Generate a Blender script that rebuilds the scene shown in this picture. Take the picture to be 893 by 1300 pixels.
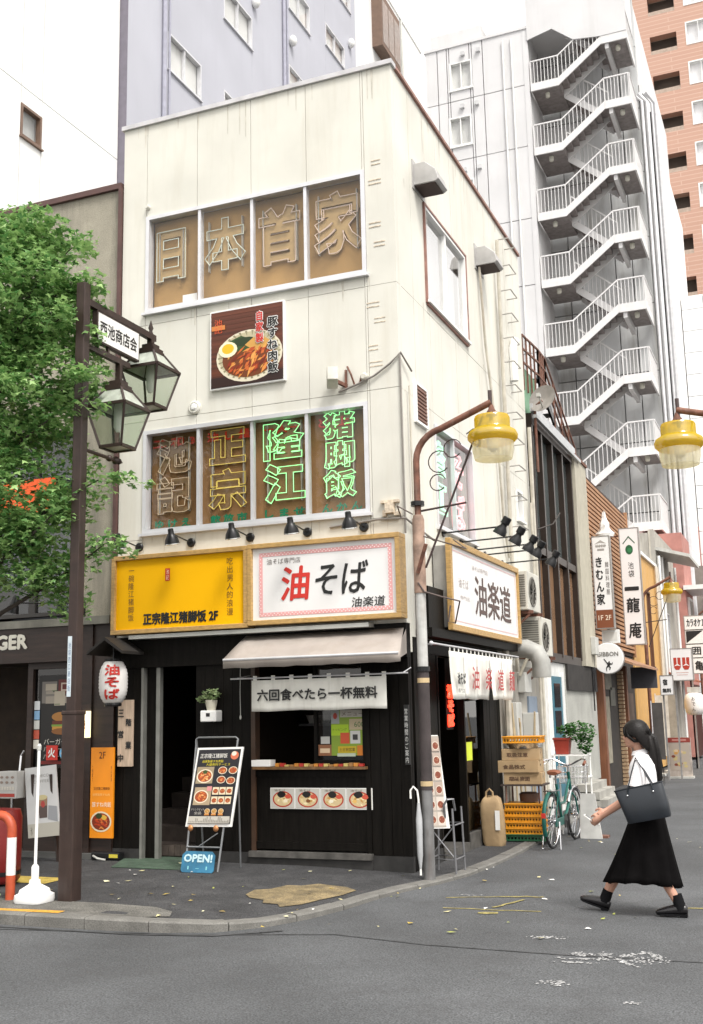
import bpy, bmesh, math, random
from mathutils import Vector, Matrix
random.seed(7)
R = math.radians
for o in list(bpy.data.objects): bpy.data.objects.remove(o)
SC = bpy.context.scene
COL = SC.collection

# ------------------------------------------------------------------ camera
YAW, PITCH, ROLL = R(-22.2085), R(10.4172), R(-1.24567)
fw = Vector((math.sin(YAW)*math.cos(PITCH), math.cos(YAW)*math.cos(PITCH), math.sin(PITCH)))
rt = Vector((math.cos(YAW), -math.sin(YAW), 0)); up = rt.cross(fw)
rt2 = math.cos(ROLL)*rt + math.sin(ROLL)*up; up2 = -math.sin(ROLL)*rt + math.cos(ROLL)*up
cd = bpy.data.cameras.new('camera'); cam = bpy.data.objects.new('camera', cd); COL.objects.link(cam)
m3 = Matrix((rt2, up2, -fw)).transposed()
cam.matrix_world = Matrix.Translation((4.0976, -11.589, 1.62)) @ m3.to_4x4()
cd.sensor_fit = 'VERTICAL'; cd.sensor_height = 36.0; cd.sensor_width = 24.0; cd.lens = 38.853
cd.clip_end = 2000; cd.clip_start = 0.05
SC.camera = cam
SC.render.resolution_x, SC.render.resolution_y = 703, 1024

# ------------------------------------------------------------------ sky, sun, exposure
SUN_EL, SUN_AZ = R(56), R(50)          # azimuth: from -Y towards +X
wd = bpy.data.worlds.new('World'); SC.world = wd; wd.use_nodes = True
nt = wd.node_tree; nt.nodes.clear()
sky = nt.nodes.new('ShaderNodeTexSky'); sky.sky_type = 'NISHITA'; sky.sun_disc = False
sky.sun_elevation = SUN_EL; sky.sun_rotation = R(180) - SUN_AZ
sky.dust_density = 6.0; sky.air_density = 1.0; sky.ozone_density = 1.0
hs = nt.nodes.new('ShaderNodeHueSaturation'); hs.inputs['Saturation'].default_value = 0.12; hs.inputs['Value'].default_value = 1.0
mx = nt.nodes.new('ShaderNodeMix'); mx.data_type = 'RGBA'; mx.inputs[0].default_value = 0.6
mx.inputs[7].default_value = (7.55, 7.3, 6.95, 1)      # the even white of the overcast
bg = nt.nodes.new('ShaderNodeBackground'); bg.inputs[1].default_value = 0.10
ow = nt.nodes.new('ShaderNodeOutputWorld')
nt.links.new(sky.outputs[0], hs.inputs['Color']); nt.links.new(hs.outputs[0], mx.inputs[6])
nt.links.new(mx.outputs[2], bg.inputs[0]); nt.links.new(bg.outputs[0], ow.inputs[0])
sd = bpy.data.lights.new('sun', 'SUN'); sd.energy = 1.2; sd.angle = R(16); sd.color = (1, 0.96, 0.9)
so = bpy.data.objects.new('sun', sd); COL.objects.link(so)
sdir = Vector((math.sin(SUN_AZ)*math.cos(SUN_EL), -math.cos(SUN_AZ)*math.cos(SUN_EL), math.sin(SUN_EL)))
so.rotation_euler = sdir.to_track_quat('Z', 'Y').to_euler(); so.location = (6, -14, 30)
SC.view_settings.view_transform = 'Standard'; SC.view_settings.look = 'None'
SC.view_settings.exposure = 1.38; SC.view_settings.gamma = 1.0
SC.view_settings.use_curve_mapping = False

# ------------------------------------------------------------------ materials
def hx(s):
    s = s.lstrip('#'); c = [int(s[i:i+2], 16)/255 for i in (0, 2, 4)]
    return tuple((x/12.92 if x <= .04045 else ((x+.055)/1.055)**2.4) for x in c)
MATS = {}
def mk(name, col, rough=.6, metal=0, var=.12, scale=6, bump=0, bscale=60, spec=.5, emit=None, es=0, stretch=None, dirt=None, dirt_amt=.5, dirt_scale=1.2, fine=0):
    """procedural paint / stone / metal: two scales of noise vary the base colour, optional stains and fine relief"""
    if name in MATS: return MATS[name]
    if isinstance(col, str): col = hx(col)
    m = bpy.data.materials.new(name); m.use_nodes = True; n = m.node_tree; N = n.nodes; L = n.links
    b = N['Principled BSDF']; b.inputs['Roughness'].default_value = rough; b.inputs['Metallic'].default_value = metal
    b.inputs['Specular IOR Level'].default_value = spec
    tc = N.new('ShaderNodeTexCoord'); mp = N.new('ShaderNodeMapping'); L.new(tc.outputs['Object'], mp.inputs[0])
    if stretch: mp.inputs['Scale'].default_value = stretch
    nz = N.new('ShaderNodeTexNoise'); nz.inputs['Scale'].default_value = scale; nz.inputs['Detail'].default_value = 5
    L.new(mp.outputs[0], nz.inputs['Vector'])
    mr = N.new('ShaderNodeMapRange'); mr.inputs[1].default_value = .3; mr.inputs[2].default_value = .7
    mr.inputs[3].default_value = 1-var; mr.inputs[4].default_value = 1+var
    L.new(nz.outputs[0], mr.inputs[0])
    mul = N.new('ShaderNodeMix'); mul.data_type = 'RGBA'; mul.blend_type = 'MULTIPLY'; mul.inputs[0].default_value = 1
    mul.inputs[6].default_value = (*col, 1); L.new(mr.outputs[0], mul.inputs[7])
    out = mul.outputs[2]
    if fine:
        n3 = N.new('ShaderNodeTexNoise'); n3.inputs['Scale'].default_value = bscale; n3.inputs['Detail'].default_value = 2
        L.new(tc.outputs['Object'], n3.inputs['Vector'])
        r3 = N.new('ShaderNodeMapRange'); r3.inputs[1].default_value = .32; r3.inputs[2].default_value = .68
        r3.inputs[3].default_value = 1-fine; r3.inputs[4].default_value = 1+fine; L.new(n3.outputs[0], r3.inputs[0])
        k = N.new('ShaderNodeMix'); k.data_type = 'RGBA'; k.blend_type = 'MULTIPLY'; k.inputs[0].default_value = 1
        L.new(out, k.inputs[6]); L.new(r3.outputs[0], k.inputs[7]); out = k.outputs[2]
    if dirt:
        n2 = N.new('ShaderNodeTexNoise'); n2.inputs['Scale'].default_value = dirt_scale; n2.inputs['Detail'].default_value = 8; n2.inputs['Roughness'].default_value = .7
        m2 = N.new('ShaderNodeMapping'); m2.inputs['Scale'].default_value = (2.2, 2.2, .22); L.new(tc.outputs['Object'], m2.inputs[0]); L.new(m2.outputs[0], n2.inputs['Vector'])
        r2 = N.new('ShaderNodeMapRange'); r2.inputs[1].default_value = .5; r2.inputs[2].default_value = .75; r2.inputs[3].default_value = 0; r2.inputs[4].default_value = dirt_amt
        L.new(n2.outputs[0], r2.inputs[0])
        k = N.new('ShaderNodeMix'); k.data_type = 'RGBA'; L.new(r2.outputs[0], k.inputs[0]); L.new(out, k.inputs[6]); k.inputs[7].default_value = (*(hx(dirt) if isinstance(dirt, str) else dirt), 1)
        out = k.outputs[2]
    L.new(out, b.inputs['Base Color'])
    if bump:
        nb = N.new('ShaderNodeTexNoise'); nb.inputs['Scale'].default_value = bscale; nb.inputs['Detail'].default_value = 3; L.new(tc.outputs['Object'], nb.inputs['Vector'])
        bp = N.new('ShaderNodeBump'); bp.inputs['Strength'].default_value = bump; bp.inputs['Distance'].default_value = .01
        L.new(nb.outputs[0], bp.inputs['Height']); L.new(bp.outputs[0], b.inputs['Normal'])
    if emit:
        b.inputs['Emission Color'].default_value = (*(hx(emit) if isinstance(emit, str) else emit), 1); b.inputs['Emission Strength'].default_value = es
    MATS[name] = m; return m
def glass(name, tint=(1, 1, 1), refl=.0, ior=1.5, rough=.02):
    """thin window glass: see-through with Fresnel reflection"""
    if name in MATS: return MATS[name]
    m = bpy.data.materials.new(name); m.use_nodes = True; n = m.node_tree; N = n.nodes; L = n.links; N.clear()
    t = N.new('ShaderNodeBsdfTransparent'); t.inputs[0].default_value = (*tint, 1)
    g = N.new('ShaderNodeBsdfGlossy'); g.inputs['Roughness'].default_value = rough
    f = N.new('ShaderNodeFresnel'); f.inputs[0].default_value = ior
    a = N.new('ShaderNodeMath'); a.operation = 'ADD'; a.inputs[1].default_value = refl; a.use_clamp = True
    x = N.new('ShaderNodeMixShader'); o = N.new('ShaderNodeOutputMaterial')
    ge = N.new('ShaderNodeNewGeometry'); iv = N.new('ShaderNodeMath'); iv.operation = 'SUBTRACT'; iv.inputs[0].default_value = 1; L.new(ge.outputs['Backfacing'], iv.inputs[1])
    mu = N.new('ShaderNodeMath'); mu.operation = 'MULTIPLY'; L.new(a.outputs[0], mu.inputs[0]); L.new(iv.outputs[0], mu.inputs[1])   # the far face of a thin pane only lets light through
    L.new(f.outputs[0], a.inputs[0]); L.new(mu.outputs[0], x.inputs[0]); L.new(t.outputs[0], x.inputs[1]); L.new(g.outputs[0], x.inputs[2]); L.new(x.outputs[0], o.inputs[0])
    MATS[name] = m; return m
def frosted(name, col, see=.35, gloss=.08):
    """coloured lamp glass: part see-through, part glowing with the light that falls through it"""
    if name in MATS: return MATS[name]
    m = bpy.data.materials.new(name); m.use_nodes = True; n = m.node_tree; N = n.nodes; L = n.links; N.clear()
    t = N.new('ShaderNodeBsdfTransparent'); t.inputs[0].default_value = (*col, 1); tl = N.new('ShaderNodeBsdfTranslucent'); tl.inputs[0].default_value = (*col, 1)
    d = N.new('ShaderNodeBsdfDiffuse'); d.inputs[0].default_value = (*col, 1); g = N.new('ShaderNodeBsdfGlossy'); g.inputs['Roughness'].default_value = .12
    x1 = N.new('ShaderNodeMixShader'); x1.inputs[0].default_value = .5; x2 = N.new('ShaderNodeMixShader'); x2.inputs[0].default_value = see; x3 = N.new('ShaderNodeMixShader'); x3.inputs[0].default_value = gloss; o = N.new('ShaderNodeOutputMaterial')
    L.new(d.outputs[0], x1.inputs[1]); L.new(tl.outputs[0], x1.inputs[2]); L.new(x1.outputs[0], x2.inputs[1]); L.new(t.outputs[0], x2.inputs[2]); L.new(x2.outputs[0], x3.inputs[1]); L.new(g.outputs[0], x3.inputs[2]); L.new(x3.outputs[0], o.inputs[0]); MATS[name] = m; return m
def print_mat():
    if 'print' in MATS: return MATS['print']
    m = bpy.data.materials.new('print'); m.use_nodes = True; n = m.node_tree
    a = n.nodes.new('ShaderNodeAttribute'); a.attribute_name = 'Col'
    b = n.nodes['Principled BSDF']; b.inputs['Roughness'].default_value = .45
    n.links.new(a.outputs[0], b.inputs['Base Color']); MATS['print'] = m; return m
def leaf_mat(name, c1, c2):
    if name in MATS: return MATS[name]
    m = bpy.data.materials.new(name); m.use_nodes = True; n = m.node_tree; N = n.nodes; L = n.links; N.clear()
    a = N.new('ShaderNodeAttribute'); a.attribute_name = 'Col'
    mix = N.new('ShaderNodeMix'); mix.data_type = 'RGBA'; mix.inputs[6].default_value = (*c1, 1); mix.inputs[7].default_value = (*c2, 1)
    L.new(a.outputs['Fac'], mix.inputs[0])
    d = N.new('ShaderNodeBsdfPrincipled'); d.inputs['Roughness'].default_value = .45; L.new(mix.outputs[2], d.inputs['Base Color'])
    t = N.new('ShaderNodeBsdfTranslucent'); L.new(mix.outputs[2], t.inputs[0])
    x = N.new('ShaderNodeMixShader'); x.inputs[0].default_value = .35; o = N.new('ShaderNodeOutputMaterial')
    L.new(d.outputs[0], x.inputs[1]); L.new(t.outputs[0], x.inputs[2]); L.new(x.outputs[0], o.inputs[0]); MATS[name] = m; return m

# ------------------------------------------------------------------ mesh helpers
W = {}     # world matrix of every object made here
def tag(o, label=None, cat=None, group=None, kind=None):
    if label: o['label'] = label
    if cat: o['category'] = cat
    if group: o['group'] = group
    if kind: o['kind'] = kind
    return o
def thing(name, label, cat, loc=(0, 0, 0), rz=0, group=None):
    o = bpy.data.objects.new(name, None); COL.objects.link(o); o.location = loc; o.rotation_euler = (0, 0, rz); o.empty_display_size = .2
    W[o] = Matrix.Translation(loc) @ Matrix.Rotation(rz, 4, 'Z')
    return tag(o, label, cat, group)
class MB:
    def __init__(s): s.v = []; s.f = []; s.mi = []; s.col = None
    def add(s, vs, fs, mi=0):
        k = len(s.v); s.v += [tuple(v) for v in vs]; s.f += [tuple(i+k for i in f) for f in fs]; s.mi += [mi]*len(fs); return s
    def box(s, x0, x1, y0, y1, z0, z1, mi=0):
        if x0 > x1: x0, x1 = x1, x0
        if y0 > y1: y0, y1 = y1, y0
        if z0 > z1: z0, z1 = z1, z0
        return s.add([(x0,y0,z0),(x1,y0,z0),(x1,y1,z0),(x0,y1,z0),(x0,y0,z1),(x1,y0,z1),(x1,y1,z1),(x0,y1,z1)],
                     [(3,2,1,0),(4,5,6,7),(0,1,5,4),(1,2,6,5),(2,3,7,6),(3,0,4,7)], mi)
    def obox(s, M, sx, sy, sz, mi=0):
        t = MB().box(-sx/2, sx/2, -sy/2, sy/2, -sz/2, sz/2); return s.add([M @ Vector(v) for v in t.v], t.f, mi)
    def bar(s, p, q, w, h=None, mi=0, upv=(0, 0, 1)):
        p, q = Vector(p), Vector(q); d = (q-p); l = d.length; d.normalize(); h = h or w
        a = d.cross(Vector(upv))
        if a.length < 1e-4: a = d.cross(Vector((1, 0, 0)))
        a.normalize(); c = a.cross(d)
        M = Matrix((a, d, c)).transposed().to_4x4(); M.translation = (p+q)/2
        return s.obox(M, w, l, h, mi)
    def tube(s, pts, r, n=8, closed=False, mi=0, caps=True, sx=1, sy=1):
        P = [Vector(p) for p in pts]; m = len(P); rr = r if isinstance(r, (list, tuple)) else [r]*m
        vs = []; prev = None
        for i in range(m):
            if closed: d = P[(i+1) % m]-P[i-1]
            else: d = P[min(i+1, m-1)]-P[max(i-1, 0)]
            if d.length < 1e-9: d = Vector((0, 0, 1))
            d.normalize()
            if prev is None:
                a = d.cross(Vector((0, 0, 1)));
                if a.length < 1e-3: a = d.cross(Vector((1, 0, 0)))
            else: a = prev - d*prev.dot(d)
            a.normalize(); prev = a; c = d.cross(a)
            for k in range(n):
                t = 2*math.pi*k/n; vs.append(P[i]+(a*math.cos(t)*sx+c*math.sin(t)*sy)*rr[i])
        fs = []
        for i in range(m if closed else m-1):
            j = (i+1) % m
            for k in range(n): fs.append((i*n+k, i*n+(k+1) % n, j*n+(k+1) % n, j*n+k))
        if caps and not closed: fs += [tuple(range(n-1, -1, -1)), tuple(range((m-1)*n, m*n))]
        return s.add(vs, fs, mi)
    def lathe(s, prof, n=16, M=None, mi=0, caps=True):
        M = M or Matrix(); vs = []; fs = []; m = len(prof)
        for (r, z) in prof:
            for k in range(n): t = 2*math.pi*k/n; vs.append(M @ Vector((r*math.cos(t), r*math.sin(t), z)))
        for i in range(m-1):
            for k in range(n): fs.append((i*n+k, i*n+(k+1) % n, (i+1)*n+(k+1) % n, (i+1)*n+k))
        if caps: fs += [tuple(range(n-1, -1, -1)), tuple(range((m-1)*n, m*n))]
        return s.add(vs, fs, mi)
    def prism(s, poly, o, u, v, d, mi=0):
        """polygon in the (u, v) plane at o, extruded back by d against the normal u x v"""
        o, u, v = Vector(o), Vector(u), Vector(v); nn = u.cross(v).normalized(); k = len(poly)
        A = [o+u*a+v*b for a, b in poly]; B = [p-nn*d for p in A]
        fs = [tuple(range(k)), tuple(range(2*k-1, k-1, -1))]+[((i+1) % k, i, k+i, k+(i+1) % k) for i in range(k)]
        return s.add(A+B, fs, mi)
    def sphere(s, c, rx, ry=None, rz=None, n=12, m=8, mi=0):
        ry = ry or rx; rz = rz or rx; c = Vector(c); vs = []; fs = []
        for i in range(m+1):
            a = math.pi*i/m
            for k in range(n): t = 2*math.pi*k/n; vs.append(c+Vector((rx*math.sin(a)*math.cos(t), ry*math.sin(a)*math.sin(t), rz*math.cos(a))))
        for i in range(m):
            for k in range(n): fs.append(((i+1)*n+k, (i+1)*n+(k+1) % n, i*n+(k+1) % n, i*n+k))
        return s.add(vs, fs, mi)
    def loft(s, rings, mi=0, caps=True):
        n = len(rings[0]); vs = [p for r in rings for p in r]; fs = []
        for i in range(len(rings)-1):
            for k in range(n): fs.append((i*n+k, i*n+(k+1) % n, (i+1)*n+(k+1) % n, (i+1)*n+k))
        if caps: fs += [tuple(range(n-1, -1, -1)), tuple(range((len(rings)-1)*n, len(rings)*n))]
        return s.add(vs, fs, mi)
    def build(s, name, mats, parent=None, smooth=False, local=False, bevel=0, kind=None, loc=None):
        me = bpy.data.meshes.new(name)
        vs = s.v
        Mw = W.get(parent, Matrix()) if parent else Matrix()
        if parent and not local:
            iv = Mw.inverted(); vs = [tuple(iv @ Vector(v)) for v in vs]
        if loc is not None and not parent: vs = [tuple(Vector(v)-Vector(loc)) for v in vs]
        me.from_pydata(vs, [], s.f)
        if not isinstance(mats, (list, tuple)): mats = [mats]
        for m in mats: me.materials.append(m)
        if len(mats) > 1: me.polygons.foreach_set('material_index', s.mi)
        if s.col:
            at = me.color_attributes.new('Col', 'FLOAT_COLOR', 'CORNER'); buf = []
            for f, c in zip(s.f, s.col): buf += [*c, 1.0]*len(f)
            at.data.foreach_set('color', buf)
        if smooth:
            me.polygons.foreach_set('use_smooth', [True]*len(me.polygons))
            try: me.set_sharp_from_angle(angle=R(40 if smooth is True else smooth))
            except Exception: pass
        me.validate()
        o = bpy.data.objects.new(name, me); COL.objects.link(o)
        if parent: o.parent = parent
        W[o] = Mw
        if loc is not None and not parent: o.location = loc; W[o] = Matrix.Translation(loc)
        if bevel:
            b = o.modifiers.new('bevel', 'BEVEL'); b.width = bevel; b.segments = 2; b.limit_method = 'ANGLE'
        if kind: o['kind'] = kind
        return o
def box(name, mat, parent, x0, x1, y0, y1, z0, z1, bevel=0, **k):
    return MB().box(x0, x1, y0, y1, z0, z1).build(name, mat, parent, bevel=bevel, **k)
def copy_tree(o, parent=None, loc=None, rz=None, label=None):
    c = o.copy(); COL.objects.link(c); c.parent = parent
    if loc is not None: c.location = loc
    if rz is not None: c.rotation_euler = (0, 0, rz)
    if label: c['label'] = label
    for ch in [x for x in bpy.data.objects if x.parent == o]: copy_tree(ch, c)
    return c
def piece(src, parent, loc):
    """a repeat of a part that shares its mesh, moved by loc within its thing"""
    c = src.copy(); COL.objects.link(c); c.parent = parent; c.location = loc; return c

# ------------------------------------------------------------------ lettering
_tc = {}
def glyphs(s, outline=0, offset=0.0):
    key = (s, outline, offset)
    if key in _tc: return _tc[key]
    cu = bpy.data.curves.new('t', 'FONT'); cu.body = s; cu.size = 1; cu.resolution_u = 2; cu.offset = offset
    if outline: cu.fill_mode = 'NONE'; cu.bevel_depth = outline; cu.bevel_resolution = 1
    o = bpy.data.objects.new('t', cu); COL.objects.link(o)
    dg = bpy.context.evaluated_depsgraph_get(); me = bpy.data.meshes.new_from_object(o.evaluated_get(dg))
    r = ([tuple(v.co) for v in me.vertices], [tuple(p.vertices) for p in me.polygons])
    bpy.data.objects.remove(o); bpy.data.curves.remove(cu); bpy.data.meshes.remove(me)
    _tc[key] = r; return r
def text_geo(s, vert=False, outline=0, pitch=1.08, shear=0, offset=0.0):
    vs, fs = [], []
    if vert:
        for i, ch in enumerate(s):
            if ch == ' ': continue
            a, b = glyphs(ch, outline, offset)
            if not a: continue
            xs = [p[0] for p in a]; cx = (min(xs)+max(xs))/2; k = len(vs)
            vs += [(p[0]-cx, p[1]-i*pitch, p[2]) for p in a]; fs += [tuple(j+k for j in f) for f in b]
    else:
        a, b = glyphs(s, outline, offset); vs = list(a); fs = list(b)
    if shear: vs = [(x+shear*y, y, z) for x, y, z in vs]
    return vs, fs
def text(s, mat, parent, o, w, h, u=(1, 0, 0), v=(0, 0, 1), vert=False, bold=0, eps=.004, name='lettering', shear=0, mb=None, mi=0, local=False, build=True, keep=False):
    """flat lettering fitted into the w x h box whose lower left corner is o, eps proud of the surface"""
    vs, fs = text_geo(s, vert, 0, 1.08, shear)
    x0, x1 = min(p[0] for p in vs), max(p[0] for p in vs); y0, y1 = min(p[1] for p in vs), max(p[1] for p in vs)
    o, u, v = Vector(o), Vector(u).normalized(), Vector(v).normalized(); nn = u.cross(v)
    ax, ay = w/(x1-x0), h/(y1-y0)
    if keep: ax = ay = min(ax, ay)
    m = mb or MB()
    sh = [(0, 0)] + ([(bold, 0), (-bold, 0), (0, bold), (0, -bold), (bold*.7, bold*.7), (-bold*.7, -bold*.7)] if bold else [])
    for i, (dx, dy) in enumerate(sh):
        m.add([o+u*((p[0]-x0)*ax+dx)+v*((p[1]-y0)*ay+dy)+nn*(eps+i*.0003) for p in vs], fs, mi)
    if mb is None and build: return m.build(name, mat, parent, local=local)
    return m
def neon(s, mat, parent, o, w, h, u=(1, 0, 0), v=(0, 0, 1), vert=False, r=.008, eps=.0, name='tube', offset=.028):
    """glass tube bent round the outline of the characters"""
    n = len(s) if vert else 1
    unit = max(w, h/n)
    vs, fs = text_geo(s, vert, r/unit, 1.12, 0, offset)
    x0, x1 = min(p[0] for p in vs), max(p[0] for p in vs); y0, y1 = min(p[1] for p in vs), max(p[1] for p in vs)
    o, u, v = Vector(o), Vector(u), Vector(v); nn = u.cross(v); ax, ay = w/(x1-x0), h/(y1-y0)
    return MB().add([o+u*((p[0]-x0)*ax)+v*((p[1]-y0)*ay)+nn*(p[2]*unit+eps) for p in vs], fs).build(name, mat, parent)

class Print:
    """flat colour print: polygons in a plane, later ones laid a hair above earlier ones"""
    def __init__(s, o, u=(1, 0, 0), v=(0, 0, 1), eps=.003):
        s.o, s.u, s.v = Vector(o), Vector(u).normalized(), Vector(v).normalized(); s.n = s.u.cross(s.v); s.e = eps; s.m = MB(); s.m.col = []
    def poly(s, pts, col, step=1):
        if isinstance(col, str): col = hx(col)
        s.m.add([s.o+s.u*a+s.v*b+s.n*s.e for a, b in pts], [tuple(range(len(pts)))]); s.m.col.append(col); s.e += .00015*step
    def rect(s, x0, y0, x1, y1, col): s.poly([(x0, y0), (x1, y0), (x1, y1), (x0, y1)], col)
    def ell(s, cx, cy, rx, ry, col, n=16, jit=0, rng=random, step=1):
        s.poly([(cx+rx*math.cos(t)*(1+jit*rng.uniform(-1, 1)), cy+ry*math.sin(t)*(1+jit*rng.uniform(-1, 1))) for t in [2*math.pi*i/n for i in range(n)]], col, step)
    def txt(s, st, x, y, w, h, col, vert=False):
        if isinstance(col, str): col = hx(col)
        vs, fs = text_geo(st, vert)
        if not vs: return
        x0, x1 = min(p[0] for p in vs), max(p[0] for p in vs); y0, y1 = min(p[1] for p in vs), max(p[1] for p in vs)
        s.m.add([s.o+s.u*(x+(p[0]-x0)*w/(x1-x0))+s.v*(y+(p[1]-y0)*h/(y1-y0))+s.n*s.e for p in vs], fs); s.m.col += [col]*len(fs); s.e += .00015
    def bowl(s, cx, cy, rx, ry, rim='#d8d2c4', base='#7a3a14', bits=('#b4571c', '#d98a3a', '#8a2f10', '#e0b060', '#5a1c0c'), extra=(), n=26, seed=1):
        g = random.Random(seed)
        s.ell(cx, cy, rx, ry, rim, 20); s.ell(cx, cy, rx*.86, ry*.84, base, 20)
        for i in range(n):
            a = g.uniform(0, 6.283); q = math.sqrt(g.random())*.68; l = g.uniform(.12, .3)*rx; wv = g.uniform(.05, .12)*rx; t = g.uniform(-.9, .9)
            x, y = cx+rx*q*math.cos(a), cy+ry*q*math.sin(a); c, d = math.cos(t), math.sin(t)
            s.poly([(x-l*c, y-l*d), (x-wv*d*-1, y-wv*c), (x+l*c, y+l*d), (x-wv*d, y+wv*c)], g.choice(bits), .3)
        for (dx, dy, r, col) in extra: s.ell(cx+dx*rx, cy+dy*ry, r*rx, r*ry, col, 10, .12, g)
    def build(s, parent, name='print', local=False): return s.m.build(name, print_mat(), parent, local=local)

# ------------------------------------------------------------------ common materials
M_cream = mk('cream_wall', (.66, .645, .58), .75, var=.08, scale=1.1, dirt=(.50, .46, .37), dirt_amt=.42, dirt_scale=1.6, bump=.12, bscale=120)
M_joint = mk('joint', (.42, .39, .33), .9)
M_white = mk('white_paint', (.78, .78, .76), .5, var=.05)
M_alu = mk('aluminium', (.66, .66, .68), .35, .35, var=.06)
M_black = mk('black_wood', (.0065, .0055, .0045), .5, spec=.1, var=.35, scale=4, stretch=(8, 8, .7), bump=.15, bscale=30)
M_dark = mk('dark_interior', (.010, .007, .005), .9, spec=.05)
M_blackmetal = mk('black_metal', (.012, .012, .013), .35, .3, var=.2)
M_chrome = mk('chrome', (.7, .7, .72), .15, 1.0, var=.05)
M_rust = mk('rusty_iron', (.17, .075, .05), .75, .2, var=.4, scale=12, bump=.3, bscale=50, dirt=(.30, .22, .18), dirt_amt=.6, dirt_scale=6)
M_brown = mk('brown_painted_steel', (.036, .021, .017), .45, .2, var=.2, scale=10, dirt=(.07, .05, .04), dirt_amt=.5, dirt_scale=5)
M_woodframe = mk('varnished_wood', (.45, .28, .10), .45, var=.22, scale=5, stretch=(3, 3, 10), bump=.1, bscale=40)
M_glass = glass('window_glass')
M_glassd = glass('dark_glass', (.55, .57, .55), .04)
M_ink = mk('black_ink', (.012, .012, .012), .5)
M_red = mk('red_ink', (.55, .03, .02), .5)
M_paper = mk('paper_white', (.78, .77, .74), .6, var=.03)
M_grey = mk('grey_plastic', (.48, .48, .45), .5, var=.06, dirt=(.25, .22, .17), dirt_amt=.5, dirt_scale=3)
M_conc = mk('concrete', (.33, .32, .29), .85, var=.18, scale=3, bump=.3, bscale=80, dirt=(.13, .12, .10), dirt_amt=.6, fine=.1)

# ================================================================== GROUND
M_asphalt = mk('asphalt', (.072, .075, .079), .85, var=.3, scale=.55, bump=.7, bscale=80, fine=.5, dirt=(.048, .048, .050), dirt_amt=.75, dirt_scale=.8)
M_pave = mk('pavement_asphalt', (.037, .037, .039), .9, var=.35, scale=1.6, bump=.8, bscale=75, fine=.7, dirt=(.10, .10, .10), dirt_amt=.5, dirt_scale=2)
M_kerb = mk('kerb_stone', (.145, .14, .128), .85, var=.2, scale=5, bump=.4, bscale=120, fine=.25, dirt=(.10, .095, .085), dirt_amt=.7, dirt_scale=3)
ROAD = -.09
def sheet(name, pts, mat, parent=None, kind=None):
    return MB().add(pts, [tuple(range(len(pts)))]).build(name, mat, parent, kind=kind)
road = MB().add([(-400, -400, ROAD), (400, -400, ROAD), (400, 400, ROAD), (-400, 400, ROAD)], [(0, 1, 2, 3)]).build('road', M_asphalt, kind='structure')
def zf(x, y):
    t = min(1, max(0, (x+1.5)/1.8)); t = t*t*(3-2*t); return -.05*t
kerb_pts = [(-14, -3.42), (-4, -3.42), (-2.2, -3.42), (-1.5, -3.41), (-1.0, -3.37), (-.6, -3.24), (-.32, -2.95), (-.14, -2.55), (-.02, -2.05), (.05, -1.5), (.16, -.95), (.34, -.4), (.47, .2), (.53, 1.0), (.55, 2.2), (.5, 4.0), (.42, 6.0), (.3, 8.5), (.3, 14), (.3, 26)]
base_pts = [(-14, .3), (-4, .3), (-3, .3), (-2.4, .3), (-2.0, .3), (-1.6, .3), (-1.2, .3), (-.9, .3), (-.6, .3), (-.3, .3), (-.15, .3), (-.06, .3), (-.1, .4), (-.1, 1.0), (-.1, 2.2), (-.1, 4.0), (-.1, 6.0), (-.1, 8.5), (-.1, 14), (-.1, 26)]
m = MB(); NS = 6; rows = []
for (kx, ky), (bx_, by_) in zip(kerb_pts, base_pts):
    r = []
    for i in range(NS+1):
        t = i/NS; x, y = kx+(bx_-kx)*t, ky+(by_-ky)*t; r.append((x, y, zf(x, y)-.003))
    rows.append(r)
k = NS+1
m.add([p for r in rows for p in r], [(a*k+i, (a+1)*k+i, (a+1)*k+i+1, a*k+i+1) for a in range(len(rows)-1) for i in range(NS)])
pavement = m.build('pavement', M_pave, kind='structure')
# kerb stones, one by one, along the curve
kerb = bpy.data.objects.new('kerb', None); COL.objects.link(kerb); kerb['kind'] = 'structure'; W[kerb] = Matrix()
dense = []
for a in range(len(kerb_pts)-1):
    p, q = Vector((*kerb_pts[a], 0)), Vector((*kerb_pts[a+1], 0)); n = max(1, int((q-p).length/.1))
    dense += [p+(q-p)*i/n for i in range(n)]
acc = 0; seg = [dense[0]]
def stone(pts):
    L_ = []
    for i, p in enumerate(pts):
        d = (pts[min(i+1, len(pts)-1)]-pts[max(i-1, 0)]).normalized(); nrm = Vector((d.y, -d.x, 0)); L_.append((p+nrm*.075, p-nrm*.075))
    vs = []; fs = []; jz = random.uniform(-.004, .004)
    for o_, i_ in L_:
        zt = zf(i_.x, i_.y)+.004+jz
        vs += [(o_.x, o_.y, ROAD-.1), (o_.x, o_.y, zt-.014), (o_.x*.9+i_.x*.1, o_.y*.9+i_.y*.1, zt), (i_.x, i_.y, zt), (i_.x, i_.y, ROAD-.1)]
    for i in range(len(L_)-1):
        for j in range(5): fs.append((i*5+j, (i+1)*5+j, (i+1)*5+(j+1) % 5, i*5+(j+1) % 5))
    fs += [(0, 1, 2, 3, 4), tuple((len(L_)-1)*5+j for j in (4, 3, 2, 1, 0))]
    MB().add(vs, fs).build('kerb_stone', M_kerb, kerb)
for i in range(1, len(dense)):
    d = (dense[i]-dense[i-1]).length; acc += d; seg.append(dense[i])
    if acc >= .6 and dense[i].y < 9:
        e = seg[-1]; dd = (seg[-1]-seg[-2]).normalized()*.008; stone(seg[:-1]+[e-dd]); seg = [e]; acc = 0
stone(seg)
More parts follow.
